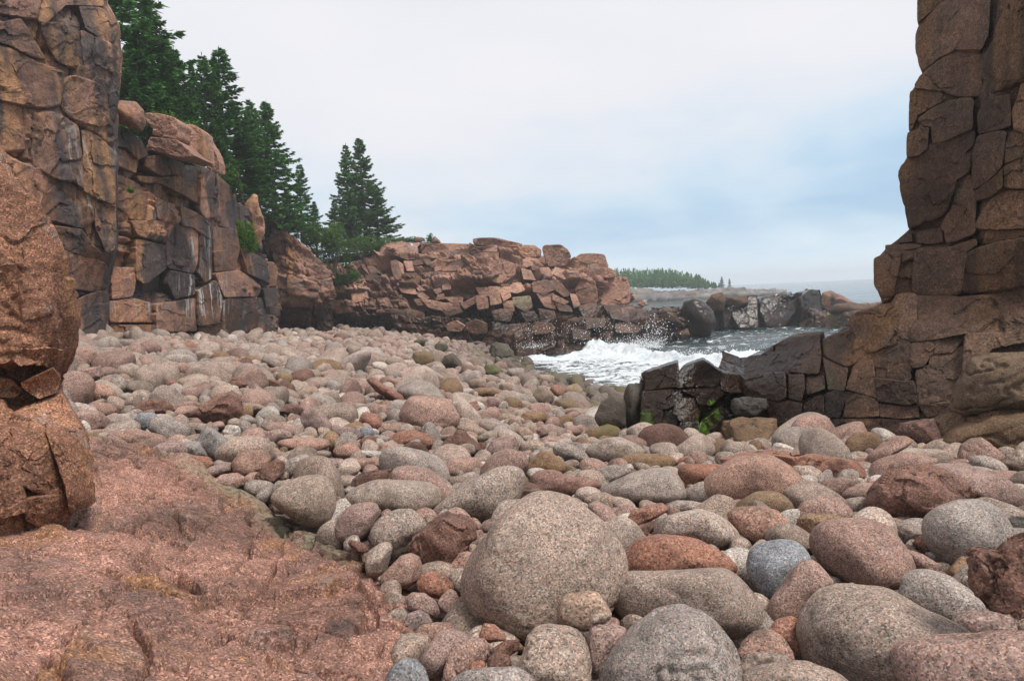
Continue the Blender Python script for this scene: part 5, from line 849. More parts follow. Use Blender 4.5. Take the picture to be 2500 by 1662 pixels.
T('c1', 'n', 'big triangular grey brown slab standing in the middle of the beach', [(910, 590), (960, 520), (1060, 460), (1160, 425), (1205, 470), (1240, 600), (1220, 660), (1120, 675), (1000, 655)], 2, key='the triangular slab', rough=.8, shade=1.4)
T('c1', 'n', 'angular brown rock with a pointed end left of the triangular slab', [(490, 560), (560, 510), (680, 485), (750, 530), (770, 590), (680, 615), (560, 600)], 2, key='the angular pointed rock')
T('c1', 'p', 'split pink boulder between the angular pointed rock and the triangular slab', [(770, 590), (800, 540), (890, 525), (940, 550), (910, 610), (830, 620)], 1)
T('c1', 'p', 'squarish pink boulder with a slanting top near the pillar', [(210, 440), (230, 395), (290, 378), (350, 420), (410, 500), (380, 530), (280, 510), (225, 480)], 1, key='the slanting pink boulder')
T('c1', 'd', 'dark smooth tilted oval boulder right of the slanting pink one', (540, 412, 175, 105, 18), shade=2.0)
T('c1', 'p', 'dark mouthed pink boulder near the foot of the pillar', [(85, 590), (150, 560), (250, 572), (310, 620), (320, 690), (240, 725), (190, 715), (120, 640)], 1)
T('c1', 'w', 'pale round boulder touching the pillar', (140, 672, 125, 120))
T('c1', 'b', 'dark bluish boulder beside the big grey tan egg boulder', [(510, 620), (540, 580), (620, 575), (660, 610), (620, 680), (560, 700), (515, 670)], 1)
T('c1', 'a', 'pale boulder left of the dark bluish one', [(330, 640), (380, 590), (480, 575), (530, 620), (520, 680), (420, 690), (350, 680)])
T('c1', 't', 'big grey tan egg shaped boulder in the left of the beach', (742, 688, 280, 160, 14), key='the grey tan egg boulder')
T('c1', 'a', 'long pale boulder right of the grey tan egg one', (965, 692, 220, 76, 8))
T('c1', 'g', 'leaning grey boulder below the long pale one', (1045, 795, 250, 165, 32), key='the leaning grey boulder')
T('c1', 'g', 'grey boulder on the left side of the leaning grey one', [(820, 800), (860, 770), (930, 775), (1000, 850), (1010, 890), (900, 900), (840, 850)])
T('c1', 'p', 'pink boulder peaking just above the ledge top', [(590, 870), (640, 800), (740, 760), (810, 780), (850, 840), (860, 900), (720, 920), (600, 900)])
T('c1', 'p', 'broad low pink boulder behind the ledge', (520, 765, 400, 130, 6))
T('c1', 'p', 'low grey pink boulder lying along the back of the ledge', (445, 838, 280, 100))
T('c1', 'g', 'low speckled grey boulder beside the pillar behind the ledge', (260, 815, 180, 80))
T('c1', 'p', 'pale pink flat boulder above the low speckled grey one', (270, 730, 200, 80))
T('c1', 'w', 'broken whitish rock below the triangular slab', [(1100, 710), (1140, 665), (1210, 670), (1235, 710), (1210, 765), (1140, 760)], 2)
T('c1', 'g', 'upright egg shaped grey stone right of the broken whitish rock', (1253, 682, 108, 102, 10))
T('c1', 'p', 'big pale pink boulder with a flat flank right of the triangular slab', [(1620, 650), (1650, 570), (1710, 545), (1800, 590), (1850, 670), (1840, 730), (1740, 720), (1640, 690)], key='the pale pink flanked boulder')
T('c1', 'n', 'angular brown stone propped on the pale pink flanked boulder', [(1490, 570), (1530, 520), (1610, 520), (1660, 570), (1620, 640), (1560, 610)], 2)
T('c1', 'p', 'rosy pink boulder below the angular brown stone', [(1380, 690), (1420, 645), (1520, 640), (1640, 680), (1660, 720), (1560, 750), (1440, 730)])
T('c1', 'p', 'blotchy pink boulder below the rosy pink one', [(1370, 780), (1400, 710), (1490, 685), (1570, 710), (1590, 750), (1500, 790), (1420, 810)], 1)
T('c1', 'p', 'long pink boulder between the blotchy pink and the whitish flat one', (1660, 800, 380, 110, 2))
T('c1', 'p', 'pink boulder at the left of the whitish flat one', (1955, 845, 190, 110))
T('c1', 'p', 'pink boulder right of the pale pink flanked one', (1955, 722, 200, 90, 8))
T('c1', 't', 'tan domed boulder midway up the beach', (1692, 440, 155, 105), key='the tan domed boulder')
T('c1', 'g', 'round grey boulder right of the tan domed one', (1872, 408, 126, 112))
T('c1', 'p', 'round pinkish boulder two stones right of the tan domed one', (2045, 410, 104, 100))
T('c1', 'o', 'olive yellow boulder beyond the tan domed one', (1518, 352, 124, 96), moss=.4)
T('c1', 'n', 'broken dark brown stone beside the olive yellow boulder', [(1385, 390), (1410, 350), (1470, 360), (1515, 400), (1490, 430), (1420, 425)], 2)
T('c1', 't', 'long tan boulder slanting down towards the triangular slab', [(1000, 400), (1040, 345), (1120, 370), (1200, 430), (1180, 470), (1080, 460), (1020, 440)])
T('c1', 'n', 'brown angular rock lying behind the triangular slab', [(1090, 380), (1140, 330), (1220, 345), (1270, 390), (1220, 430), (1150, 410)], 2, shade=1.3)
T('c1', 't', 'tan boulder with a flat yellow side right of the triangular slab', [(1210, 560), (1230, 510), (1330, 515), (1410, 550), (1350, 580), (1250, 600)], 1)
T('c1', 't', 'tan club shaped boulder with a dark underside', (1447, 240, 165, 78, 30), key='the tan club shaped boulder')
T('c1', 'g', 'grey boulder beneath the tan club shaped one', (1365, 272, 95, 64))
T('c1', 'p', 'large squared pink boulder beside the pillar', [(0, 300), (30, 200), (90, 140), (180, 120), (225, 160), (232, 260), (150, 300)], 1, key='the squared pink boulder')
T('c1', 'p', 'flat pink ledge stone below the squared pink boulder', [(-20, 340), (120, 285), (240, 262), (245, 330), (150, 385), (0, 400)], 2, rough=.5)
T('c1', 'n', 'small dark square stone on the flat pink ledge stone', [(190, 330), (200, 290), (270, 290), (295, 340), (270, 365), (200, 365)], 2, shade=1.4)
T('c1', 'p', 'rose pink boulder leaning right at the top of the beach', (612, 150, 130, 122, 30), key='the rose pink boulder')
T('c1', 't', 'flat topped grey boulder at the foot of the tall cliff', (445, 120, 175, 84), 1)
T('c1', 'r', 'long flat reddish slab at the foot of the stained cliff', [(720, 140), (760, 105), (900, 95), (1000, 130), (960, 165), (800, 160)], 2, rough=.5)
T('c1', 'a', 'large pale boulder left of the tan club shaped one', (805, 228, 215, 96))
T('c1', 'p', 'rounded pink boulder below the large pale one', (816, 292, 150, 112), key='the rounded pink boulder')
T('c1', 'a', 'pale flat faced boulder under the cliff wall', (975, 197, 132, 92), 1)
T('c1', 'p', 'round banded pink boulder left of the triangular slab', (885, 456, 132, 104))
T('c1', 'n', 'dark brown tilted stone above the round banded pink one', (757, 388, 135, 72, 24), 1, shade=1.4)
T('c1', 'a', 'pale boulder below the squared pink one', (452, 306, 165, 130), 1)
T('c1', 'g', 'grey boulder above the dark tilted oval one', (402, 396, 115, 104))
T('c1', 'p', 'pink boulder with cracks between the pillar and the angular pointed rock', (272, 562, 185, 112), 1)
# --- middle and water side, crop c2
T('c2', 'r', 'long red boulder like a log slanting across the stones', [(110, 345), (170, 335), (260, 400), (370, 460), (400, 510), (365, 535), (280, 485), (180, 435)], 1, key='the long red log boulder', rough=.7)
T('c2', 'p', 'smooth pink boulder above the long red log one', (285, 380, 160, 84, 18))
T('c2', 'p', 'rosy boulder below the long red log one', (200, 565, 232, 100, 8))
T('c2', 'n', 'brown tilted boulder left of the large pink slab one', (156, 640, 165, 130, 24), 1, shade=1.5)
T('c2', 'p', 'small peaked pink boulder left of the creased reddish one', [(195, 720), (230, 660), (290, 645), (340, 700), (310, 740), (230, 745)])
T('c2', 'b', 'small bluish round boulder left of the peaked pink one', (128, 722, 105, 92))
T('c2', 'g', 'striped grey boulder under the peaked pink one', (228, 762, 142, 66))
T('c2', 'p', 'smooth pink boulder right of the whitish flat one', (300, 842, 215, 112, 8))
T('c2', 't', 'tan oval boulder with a worn side towards the sea', [(520, 345), (540, 310), (600, 300), (660, 340), (705, 405), (640, 412), (560, 392)], key='the worn tan oval boulder')
T('c2', 'w', 'whitish boulder in the upper middle of the beach', (206, 267, 132, 74, 6))
T('c2', 't', 'brownish boulder right of the whitish one', (300, 322, 116, 94, 20))
T('c2', 'o', 'long flat olive grey boulder midway to the water', (950, 450, 245, 82), moss=.25, key='the long olive grey boulder')
T('c2', 'o', 'dark olive boulder below the long olive grey one', (1125, 522, 140, 108, 24), moss=.35, shade=.8)
T('c2', 'p', 'peaked pink boulder left of the dark olive one', (998, 518, 112, 94))
T('c2', 'r', 'angular red stone left of the peaked pink one', [(760, 575), (800, 525), (870, 500), (930, 560), (915, 600), (840, 590)], 2)
T('c2', 't', 'rounded tan boulder beside the long olive grey one', (882, 388, 140, 84))
T('c2', 't', 'pale tan dome right of the rounded tan boulder', (988, 362, 110, 66))
T('c2', 't', 'small knobbly tan boulder over the long olive grey one', (1074, 413, 96, 76), 1)
T('c2', 't', 'tall tan boulder leaning to the left near the water', (1336, 470, 150, 132, 34), moss=.12, key='the leaning tan boulder')
T('c2', 'r', 'small red boulder behind the leaning tan one', (1434, 436, 110, 80, 20))
T('c2', 't', 'squarish greenish boulder at the edge of the foam', [(1465, 430), (1500, 390), (1560, 378), (1605, 420), (1600, 480), (1540, 495), (1490, 470)], 1, moss=.5, key='the squarish greenish boulder')
T('c2', 'o', 'mossy speckled boulder below the squarish greenish one', [(1390, 570), (1410, 490), (1500, 475), (1570, 520), (1590, 570), (1520, 600)], moss=.5)
T('c2', 't', 'tan dome standing in the foam', [(1690, 390), (1720, 345), (1755, 335), (1785, 365), (1800, 400), (1745, 412)], key='the tan dome in the foam')
T('c2', 'd', 'small dark stone before the tan dome in the foam', (1734, 404, 92, 40))
T('c2', 'p', 'flat pinkish boulder left of the mossy speckled one', (1302, 560, 168, 100))
T('c2', 'o', 'ochre hollowed boulder above the flattish brown pink one', [(1165, 640), (1200, 580), (1290, 572), (1380, 600), (1380, 640), (1280, 660), (1200, 670)], 1)
T('c2', 'g', 'peaked grey boulder beside the smooth ochre one', [(1390, 600), (1420, 545), (1460, 535), (1505, 590), (1480, 615), (1410, 615)])
T('c2', 't', 'round tan boulder two behind the angular dark block', (1085, 625, 130, 80))
T('c2', 'p', 'round rose boulder left of the large pink slab one', (672, 485, 122, 92))
T('c2', 'a', 'pale flat boulder above the large pink slab one', (720, 537, 122, 62))
T('c2', 'd', 'dark wet peaked rock at the top of the tide line', [(620, 262), (660, 190), (720, 170), (770, 220), (800, 285), (700, 295), (640, 280)], 1, moss=.45, key='the dark wet peaked rock')
T('c2', 'o', 'mossy green brown rock left of the dark wet peaked one', (512, 208, 150, 112), 1, moss=.6)
T('c2', 'd', 'small dark green dome of rock far up the tide line', (634, 135, 96, 76), 1, moss=.6)
T('c2', 'd', 'squat dark green rock near the far ledge', (498, 104, 100, 56), 1, moss=.6)
T('c2', 'd', 'black square block of rock at the edge of the surf', [(968, 190), (970, 110), (1010, 95), (1080, 115), (1130, 160), (1140, 210), (1060, 225), (990, 212)], 2, moss=.4, key='the black square block')
T('c2', 'd', 'seaweed covered brown rock before the black square block', [(915, 310), (940, 250), (1000, 250), (1060, 290), (1060, 330), (980, 335)], 1, moss=.8)
T('c2', 'g', 'wet grey rock with a green algae patch', (1142, 312, 130, 78), moss=.3)
T('c2', 'd', 'flat black rock washed by foam', (1342, 296, 145, 44, 6))
T('c2', 'g', 'broken grey rock below the flat black washed one', (1352, 358, 112, 80), 1)
T('c2', 't', 'pale dome of stone in the upper left of the far cobbles', (38, 168, 112, 92))
T('c2', 't', 'ochre spotted boulder beside the seaweed covered rock', (620, 300, 120, 72), moss=.3)
# --- stones lying on the outcrop and wall, crop c3
T('c3', 'd', 'dark flat block resting on the ledge beside the outcrop', [(925, 1080), (940, 1040), (1060, 1033), (1175, 1045), (1190, 1110), (1120, 1160), (960, 1165), (930, 1120)], 2, rough=.5, d=8.75, shade=.9)
T('c3', 'o', 'square tan block with a wet flat top below the dark flat block', [(880, 1250), (900, 1200), (1000, 1165), (1250, 1180), (1260, 1280), (1240, 1390), (1080, 1410), (900, 1370)], 2, rough=.6, d=8.35, shade=.8)
T('c3', 'o', 'small rounded brown stone beside the square tan block', (850, 1385, 140, 150), d=8.1, shade=.8)
T('c3', 'd', 'narrow mossy rock on the sea side of the outcrop', [(200, 1200), (205, 1020), (235, 945), (340, 940), (360, 1000), (330, 1150), (330, 1260), (260, 1290), (215, 1250)], 1, d=9.4, moss=.25)
T('c3', 'o', 'seaweed brown rock showing between the outcrop and the wall', [(848, 840), (880, 790), (960, 765), (1045, 755), (1050, 880), (960, 880), (860, 870)], 1, d=11.5, moss=.3)

def label_words(s): return len(s.split())
def build_traced():
    for q in HAND:
        pix = max(q['w'], q['h']) / 2.44
        sub = 6 if pix > 70 else 5 if pix > 26 else 4
        me, c, sz = stone_mesh('boulder', q['poly'], q['d'], sub, 100 + q['n'] * 3, q['facets'], q['thick'], MB_OBJ, q['rough'], q['cut'])
        o = link('boulder', me); o.location = c
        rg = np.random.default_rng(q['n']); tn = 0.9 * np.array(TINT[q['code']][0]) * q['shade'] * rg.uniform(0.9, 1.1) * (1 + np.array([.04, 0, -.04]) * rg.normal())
        o.color = (*np.clip(tn, 0.02, 0.8), q['moss']); tag(o, q['label'], 'boulder', GROUP)
        q['sz'] = sz; q['ctr'] = c
build_traced()

# the rest of the beach: stones packed over the surface, biggest first
PROTO = []
def make_protos():
    for k in range(26):
        D, Fc = ICO[4]; ang_ = k % 5 == 4
        r = facet_radius(D, 500 + k, 13 if ang_ else 10, 14 if ang_ else 5.5, 0.62 if ang_ else 0.70)
        V = D * r[:, None]; V *= np.array([1.0, [0.8, 0.7, 0.92, 0.62][k % 4], [0.62, 0.72, 0.55, 0.8][k % 4]])
        V += D * (0.04 * fbm(V / 0.7 + k * 5, 3, k) + 0.012 * fbm(V / 0.2 + k, 3, k + 40))[:, None]
        PROTO.append(V)
make_protos()
def scatter():
    rg = np.random.default_rng(12)
    cell = 0.35; gridd = {}
    PT = []
    hand = [(q['ctr'][0], q['ctr'][1], q['sz'] * 0.85) for q in HAND if q['key'] is None or True]
    polys = [q['poly'] for q in HAND]; pb = [(p.min(0), p.max(0)) for p in polys]; pd = [q['d'] for q in HAND]
    def ok(x, y, r, k):
        R_ = int(math.ceil((r + 0.55) / cell)); ix, iy = int(x // cell), int(y // cell)
        for a in range(ix - R_, ix + R_ + 1):
            for b in range(iy - R_, iy + R_ + 1):
                for (u, v, s) in gridd.get((a, b), ()):
                    if (u - x) ** 2 + (v - y) ** 2 < (k * (s + r)) ** 2: return False
        return True
    for h in hand: gridd.setdefault((int(h[0] // cell), int(h[1] // cell)), []).append(h)
    # left border of the beach along the cliffs, right border at the water
    lb = np.array([[-4.6, 5], [-5.6, 7], [-7.4, 10], [-9.6, 14], [-10.6, 16.8], [-11.2, 20], [-11.9, 25], [-12.5, 31], [-12.9, 36], [-13.6, 41], [-15.5, 47]])
    bands = [(2.0, 6.0, 0.20, 420), (5.0, 12.0, 0.27, 2600), (5.0, 12.0, 0.17, 9000), (11, 22, 0.25, 3500), (11, 22, 0.155, 16000), (20, 34, 0.24, 2500), (20, 34, 0.15, 20000), (32, 48, 0.22, 1200), (32, 48, 0.145, 16000), (2.0, 9.0, 0.09, 16000), (9, 16, 0.10, 12000), (2.0, 6.0, 0.05, 14000)]
    for (y0, y1, rm, n) in bands:
        xs = rg.uniform(-16, 8.5, n); ys = rg.uniform(y0, y1, n); rs = rm * np.exp(0.26 * rg.normal(size=n))
        zs = HF(xs, ys); xl = np.interp(ys, lb[:, 1], lb[:, 0])
        good = (xs > xl + 0.05) & (zs > -0.55) & (ys < 47)
        pr = project(np.stack([xs, ys, zs + 0.3 * rs], 1))
        good &= (pr[:, 0] > -60) & (pr[:, 0] < 3250) & ~((xs > 0.95 * (ys - 5.2) + 5.3) & (ys < 7)) & (pr[:, 1] < 1720)
        for i in np.nonzero(good)[0]:
            x, y, r = xs[i], ys[i], rs[i]
            if y < 6 and x < -0.4 and inpoly(np.array([x]), np.array([y]), [(-0.42, 2.2), (-0.62, 3.2), (-0.95, 3.9), (-1.9, 5.05), (-2.75, 5.75), (-6, 6.2), (-6, 0)])[0]: continue
            px, py = pr[i, 0], pr[i, 1]; rp = r * F / max(pr[i, 2], 1); hit = False; sml = 0.0 if rm < 0.11 else 1.0; fk = 0.72 if rm < 0.11 else 1.0
            for (lo, hi_), pg, dd in zip(pb, polys, pd):
                if lo[0] - rp * .5 < px < hi_[0] + rp * .5 and lo[1] - rp * .4 < py < hi_[1] + rp * .3:
                    qx = np.clip(px, lo[0] + .2 * (hi_[0] - lo[0]), hi_[0] - .2 * (hi_[0] - lo[0])); c = (lo + hi_) / 2
                    if y < dd + 0.25 and ((px - c[0]) / (fk * (hi_[0] - lo[0]) / 2 + sml * rp * .55)) ** 2 + ((py - c[1]) / (fk * (hi_[1] - lo[1]) / 2 + sml * rp * .40)) ** 2 < 1: hit = True; break
            if hit or not ok(x, y, r, 0.80 if rm > 0.12 else 0.72): continue
            gridd.setdefault((int(x // cell), int(y // cell)), []).append((x, y, r)); PT.append((x, y, zs[i], r, px, py, rp))
    return np.array(PT)
STONES = scatter()
def pick_tint(rg, x, y, z):
    c = rg.choice(['t', 'p', 'a', 'g', 'p', 'n', 't', 'w', 'o', 'a', 'p'], p=[.19, .12, .15, .20, .08, .04, .1, .05, .03, .04, .0])
    damp = float(sm(-z, -1.15, -0.05))
    t = 0.9 * np.array(TINT[c][0]) * rg.uniform(0.78, 1.16)
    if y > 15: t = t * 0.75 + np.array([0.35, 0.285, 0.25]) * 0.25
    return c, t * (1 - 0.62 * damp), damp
def scatter_build():
    N = len(STONES); vis = (STONES[:, 4] > 0) & (STONES[:, 4] < 2500) & (STONES[:, 5] < 1662) & (STONES[:, 5] > 780)
    n_ind = 300 - len(HAND)
    order = np.argsort(-(STONES[:, 6] * vis)); ind = set(order[:n_ind].tolist())
    rg = np.random.default_rng(5)
    lm = [q for q in HAND if q['key']]
    used, Vs, Fs, tn, ms, base = {}, [], [], [], [], 0
    protos_me = [mesh_np('boulder', V, ICO[4][1], MB_OBJ) for V in PROTO]
    D3, F3 = ICO[3]; D4, F4 = ICO[4]
    n3 = len(D3)
    # vertices of the coarser sphere are the first ones of the finer sphere's positions
    idx3 = [int(np.argmin(((D4 - d) ** 2).sum(1))) for d in D3]
    D2, F2 = ICO[2]; idx2 = [int(np.argmin(((D4 - d) ** 2).sum(1))) for d in D2]
    rows = []
    for i, (x, y, z, r, px, py, rp) in enumerate(STONES):
        k = rg.integers(len(PROTO)); yaw = rg.uniform(0, 6.283); tx, ty = rg.normal(size=2) * 0.32
        s = r * np.array([1.22, 1.22, 1.22]) * np.array([rg.uniform(.9, 1.2), rg.uniform(.85, 1.1), rg.uniform(.9, 1.25)])
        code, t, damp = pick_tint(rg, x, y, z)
        E = Matrix.Rotation(yaw, 3, 'Z') @ Matrix.Rotation(tx, 3, 'X') @ Matrix.Rotation(ty, 3, 'Y')
        zc = z + r * rg.uniform(0.12, 0.42)
        moss = float(np.clip(damp * 1.4 - 0.2, 0, 0.8) * rg.uniform(0, 1)) if z < 0.9 else 0.0
        if i in ind:
            o = link('boulder', protos_me[k]); o.location = (x, y, zc); o.rotation_euler = E.to_euler(); o.scale = s
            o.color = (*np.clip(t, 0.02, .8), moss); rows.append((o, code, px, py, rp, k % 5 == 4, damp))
        else:
            ids, ff = (idx2, F2) if rp < 9 else (idx3, F3) if rp < 40 else (range(len(D4)), F4)
            V = (PROTO[k][list(ids)] * s) @ np.array(E).T + np.array([x, y, zc])
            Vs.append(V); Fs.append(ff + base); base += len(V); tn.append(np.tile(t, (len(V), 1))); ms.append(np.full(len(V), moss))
    me = mesh_np('cobbles', np.concatenate(Vs), np.concatenate(Fs), MB_ATT, {'tint': np.concatenate(tn), 'moss': np.concatenate(ms)})
    tag(link('cobbles', me), 'mass of small rounded pink and grey cobbles covering the beach', 'cobbles', None, 'stuff')
    # say which one each is: colour, shape, and the traced boulder it lies nearest to
    ring = ['right of', 'above and right of', 'above', 'above and left of', 'left of', 'below and left of', 'below', 'below and right of']
    ordn = ['', 'second ', 'third ', 'fourth ', 'fifth ', 'sixth ', 'seventh ', 'eighth ', 'ninth ', 'tenth ', 'eleventh ', 'twelfth ']
    cand = {}
    for o, code, px, py, rp, an_, damp in rows:
        best = min(lm, key=lambda q: math.hypot(px - q['c'][0], (py - q['c'][1]) * 1.6) - 0.3 * (q['w'] + q['h']) / 2)
        dx, dy = px - best['c'][0], -(py - best['c'][1]); sec = int(round(math.degrees(math.atan2(dy, dx)) / 45)) % 8
        cand.setdefault((best['n'], sec), []).append((math.hypot(dx, dy), o, code, an_, best, damp))
    for (n, sec), L in cand.items():
        L.sort(key=lambda e: e[0])
        for j, (_, o, code, an_, best, damp) in enumerate(L):
            colr = 'dark wet' if damp > 0.75 else TINT[code][1]
            shp = 'angular stone' if an_ else 'rounded stone'
            nb = f"{ordn[min(j, 11)]}nearest" if j else 'nearest'
            tag(o, f"{colr} {shp}, {nb} {ring[sec]} {best['key']}", 'boulder', GROUP)
scatter_build()
print('STONES', len(STONES), 'HAND', len(HAND))

# ------------------------------------------------------------------ single rocks that sit on the cliffs and ledges
def rock_thing(crop, pts, d, mat, label, seed, facets=2, thick=0.9, wet=0.0, blk=0.6, cat='rock', name='rock', rough=1.0, group=None, sub=5, cut=0.04):
    x0, y0, s = CR[crop]; poly = np.asarray(pts, float) / s + np.array([x0, y0])
    if facets == 3:
        V, T3, sz = prism(poly, lambda a, b: np.full(np.shape(a), float(d)), (0.05, 1, -0.03), seed, 0.0, 0.10, np.ptp(poly[:, 0]) * d / F * 0.8, rough)
        c = V.mean(0); me = mesh_np(name, V - c, T3, mat, sharp=38)
    else: me, c, sz = stone_mesh(name, poly, d, sub, seed, facets, thick, mat, rough, cut)
    n = len(me.vertices)
    for a, v in (('blk', blk), ('wet', wet)):
        at = me.attributes.new(a, 'FLOAT', 'POINT'); at.data.foreach_set('value', np.full(n, v, np.float32))
    o = link(name, me); o.location = c; tag(o, label, cat, group)
def cliff_rocks():
    G1 = 'blocks standing out of the back headland'
    rock_thing('c4', [(790, 705), (850, 692), (940, 698), (985, 750), (985, 850), (955, 905), (880, 875), (830, 850), (785, 830)], 19.6, M_LEFT, 'rounded block at the near end of the overhanging cap below the spruces', 901, 1, 1.2, blk=.75)
    GC = 'blocks of the overhanging cap on the stained cliff'
    rock_thing('c4', [(990, 772), (1090, 775), (1185, 800), (1228, 842), (1218, 955), (1040, 925), (1046, 885), (1000, 830)], 21.0, M_BACK, 'upper slab of the overhanging pink cap, spotted with grey lichen', 902, 3, 0.8, blk=.75, group=GC)
    rock_thing('c4', [(1025, 935), (1210, 955), (1340, 1070), (1240, 1080), (1130, 1050), (995, 1020)], 20.9, M_BACK, 'thin lower lip of the overhanging pink cap', 905, 3, 0.8, blk=.6, group=GC)
    rock_thing('c4', [(1212, 850), (1320, 848), (1385, 895), (1400, 1120), (1330, 1080), (1228, 965)], 21.8, M_BACK, 'middle block of the overhanging pink cap with a vertical crease', 907, 3, 0.8, blk=.8, group=GC)
    rock_thing('c4', [(1392, 905), (1440, 985), (1480, 1050), (1502, 1130), (1500, 1190), (1420, 1155), (1398, 1110)], 23.2, M_BACK, 'seaward end block of the overhanging pink cap', 909, 3, 0.8, blk=.65, group=GC)
    rock_thing('c4', [(1665, 1560), (1680, 1380), (1740, 1325), (1770, 1340), (1775, 1420), (1800, 1480), (1800, 1600), (1760, 1680), (1690, 1680)], 31, M_BACK, 'pale upright fin of rock at the end of the stained cliff', 903, 2, 0.7, blk=.7)
    for k, (pts, d, lab, wet) in enumerate([
        ([(600, 95), (650, 80), (820, 78), (960, 110), (1090, 140), (1040, 172), (900, 168), (620, 148)], 47.2, 'long tilted slab lying along the crest of the headland', 0),
        ([(1270, 180), (1290, 150), (1450, 143), (1530, 200), (1555, 265), (1500, 350), (1330, 360), (1290, 260)], 44.6, 'rounded jointed block on the crest beside the square tower', 0),
        ([(1030, 190), (1090, 148), (1200, 150), (1265, 195), (1260, 260), (1100, 270), (1050, 230)], 45.0, 'knobbly block between the crest slab and the rounded jointed block', 0),
        ([(1500, 310), (1590, 268), (1640, 232), (1800, 228), (1872, 242), (1912, 360), (1880, 395), (1600, 400), (1520, 380)], 45.8, 'top block of the square tower at the seaward end', 0),
        ([(1560, 395), (1620, 378), (1920, 365), (1985, 400), (1982, 460), (1740, 480), (1580, 470)], 45.6, 'middle course of the square tower at the seaward end', 0),
        ([(1585, 570), (1640, 478), (1780, 490), (1810, 620), (1800, 720), (1650, 720), (1590, 640)], 44.6, 'grey lichen covered corner block under the square tower', .25),
        ([(1780, 500), (1900, 470), (2000, 455), (2090, 455), (2125, 600), (2112, 710), (1940, 740), (1800, 720)], 45.6, 'broad seaward block below the square tower', 0),
        ([(790, 370), (860, 320), (940, 308), (1010, 330), (1015, 430), (920, 500), (850, 525), (785, 490)], 42.2, 'dark sided block overhanging the middle of the headland', .15),
        ([(610, 165), (800, 160), (1040, 185), (1080, 250), (900, 265), (640, 260), (560, 230)], 46.8, 'thick ribbed bench directly under the crest slab', 0),
        ([(100, 190), (110, 135), (330, 140), (400, 190), (360, 260), (200, 275), (130, 250)], 48.5, 'big ribbed block left of the ribbed bench', 0),
        ([(180, 330), (260, 280), (460, 290), (640, 300), (640, 380), (420, 390), (220, 380)], 47.0, 'second step of ribbed granite under the crest', 0),
        ([(350, 910), (440, 872), (540, 930), (490, 985), (360, 970)], 40.6, 'flat tan rock on the shore at the foot of the headland', .1),
        ([(530, 900), (640, 862), (740, 905), (740, 1000), (600, 1010), (540, 960)], 40.0, 'dark rock next to the flat tan shore rock', .6),
        ([(1170, 940), (1240, 893), (1360, 900), (1400, 950), (1330, 1000), (1210, 1010)], 39.2, 'rounded grey rock above the surf line', .45),
        ([(1420, 1010), (1480, 950), (1700, 935), (1740, 1000), (1620, 1090), (1450, 1090)], 40.0, 'large dark rock standing in the surf', .8),
        ([(205, 132), (225, 75), (245, 64), (290, 108), (302, 134), (250, 140)], 49.5, 'pointed boulder standing on the headland crest', 0),
        ([(42, 115), (60, 78), (85, 68), (130, 100), (120, 125), (70, 128)], 50.5, 'round boulder beside the juniper on the crest', 0)]):
        rock_thing('c5', pts, d, M_BACK, lab, 920 + k * 5, 1 if 'boulder' in lab else 3, 0.9, wet, 0.45 + 0.4 * hsh(k, 3), group=G1)
    for k, (pts, d, lab, wet, fc) in enumerate([
        ([(575, 450), (600, 360), (680, 345), (760, 380), (820, 450), (828, 530), (790, 620), (640, 620), (590, 530)], 46.4, 'big rounded dark rock between the ledge and the far headland', .75, 1),
        ([(765, 390), (800, 330), (880, 308), (905, 370), (880, 440), (790, 450)], 53, 'brown peaked rock behind the big rounded dark one', .35, 1),
        ([(860, 400), (900, 345), (1040, 340), (1060, 390), (960, 440)], 53.5, 'low brown rock on the left of the far headland', .4, 1),
        ([(295, 402), (330, 366), (370, 402), (330, 420)], 45.5, 'small orange cone of rock on the skyline of the black ledge', 0, 2),
        ([(1545, 420), (1570, 320), (1620, 302), (1700, 345), (1770, 390), (1700, 450), (1570, 450)], 60, 'pale grey sloping rock beyond the far headland', .1, 1),
        ([(1600, 460), (1640, 400), (1780, 385), (1900, 410), (1890, 470), (1700, 480)], 50.2, 'hump of seaweed covered rock by the right cliff', .45, 0),
        ([(440, 480), (470, 420), (560, 460), (615, 540), (560, 560), (470, 540)], 44.4, 'slanting grey block low on the black ledge', .6, 2),
        ([(560, 600), (640, 560), (655, 610), (600, 640)], 44.2, 'ochre rock at the waterline end of the black ledge', .35, 1)]):
        rock_thing('c3', pts, d, M_BACK if 'pale' in lab or 'orange' in lab else M_RIGHT, lab, 960 + k * 5, fc, 0.9, wet, 0.5)
cliff_rocks()

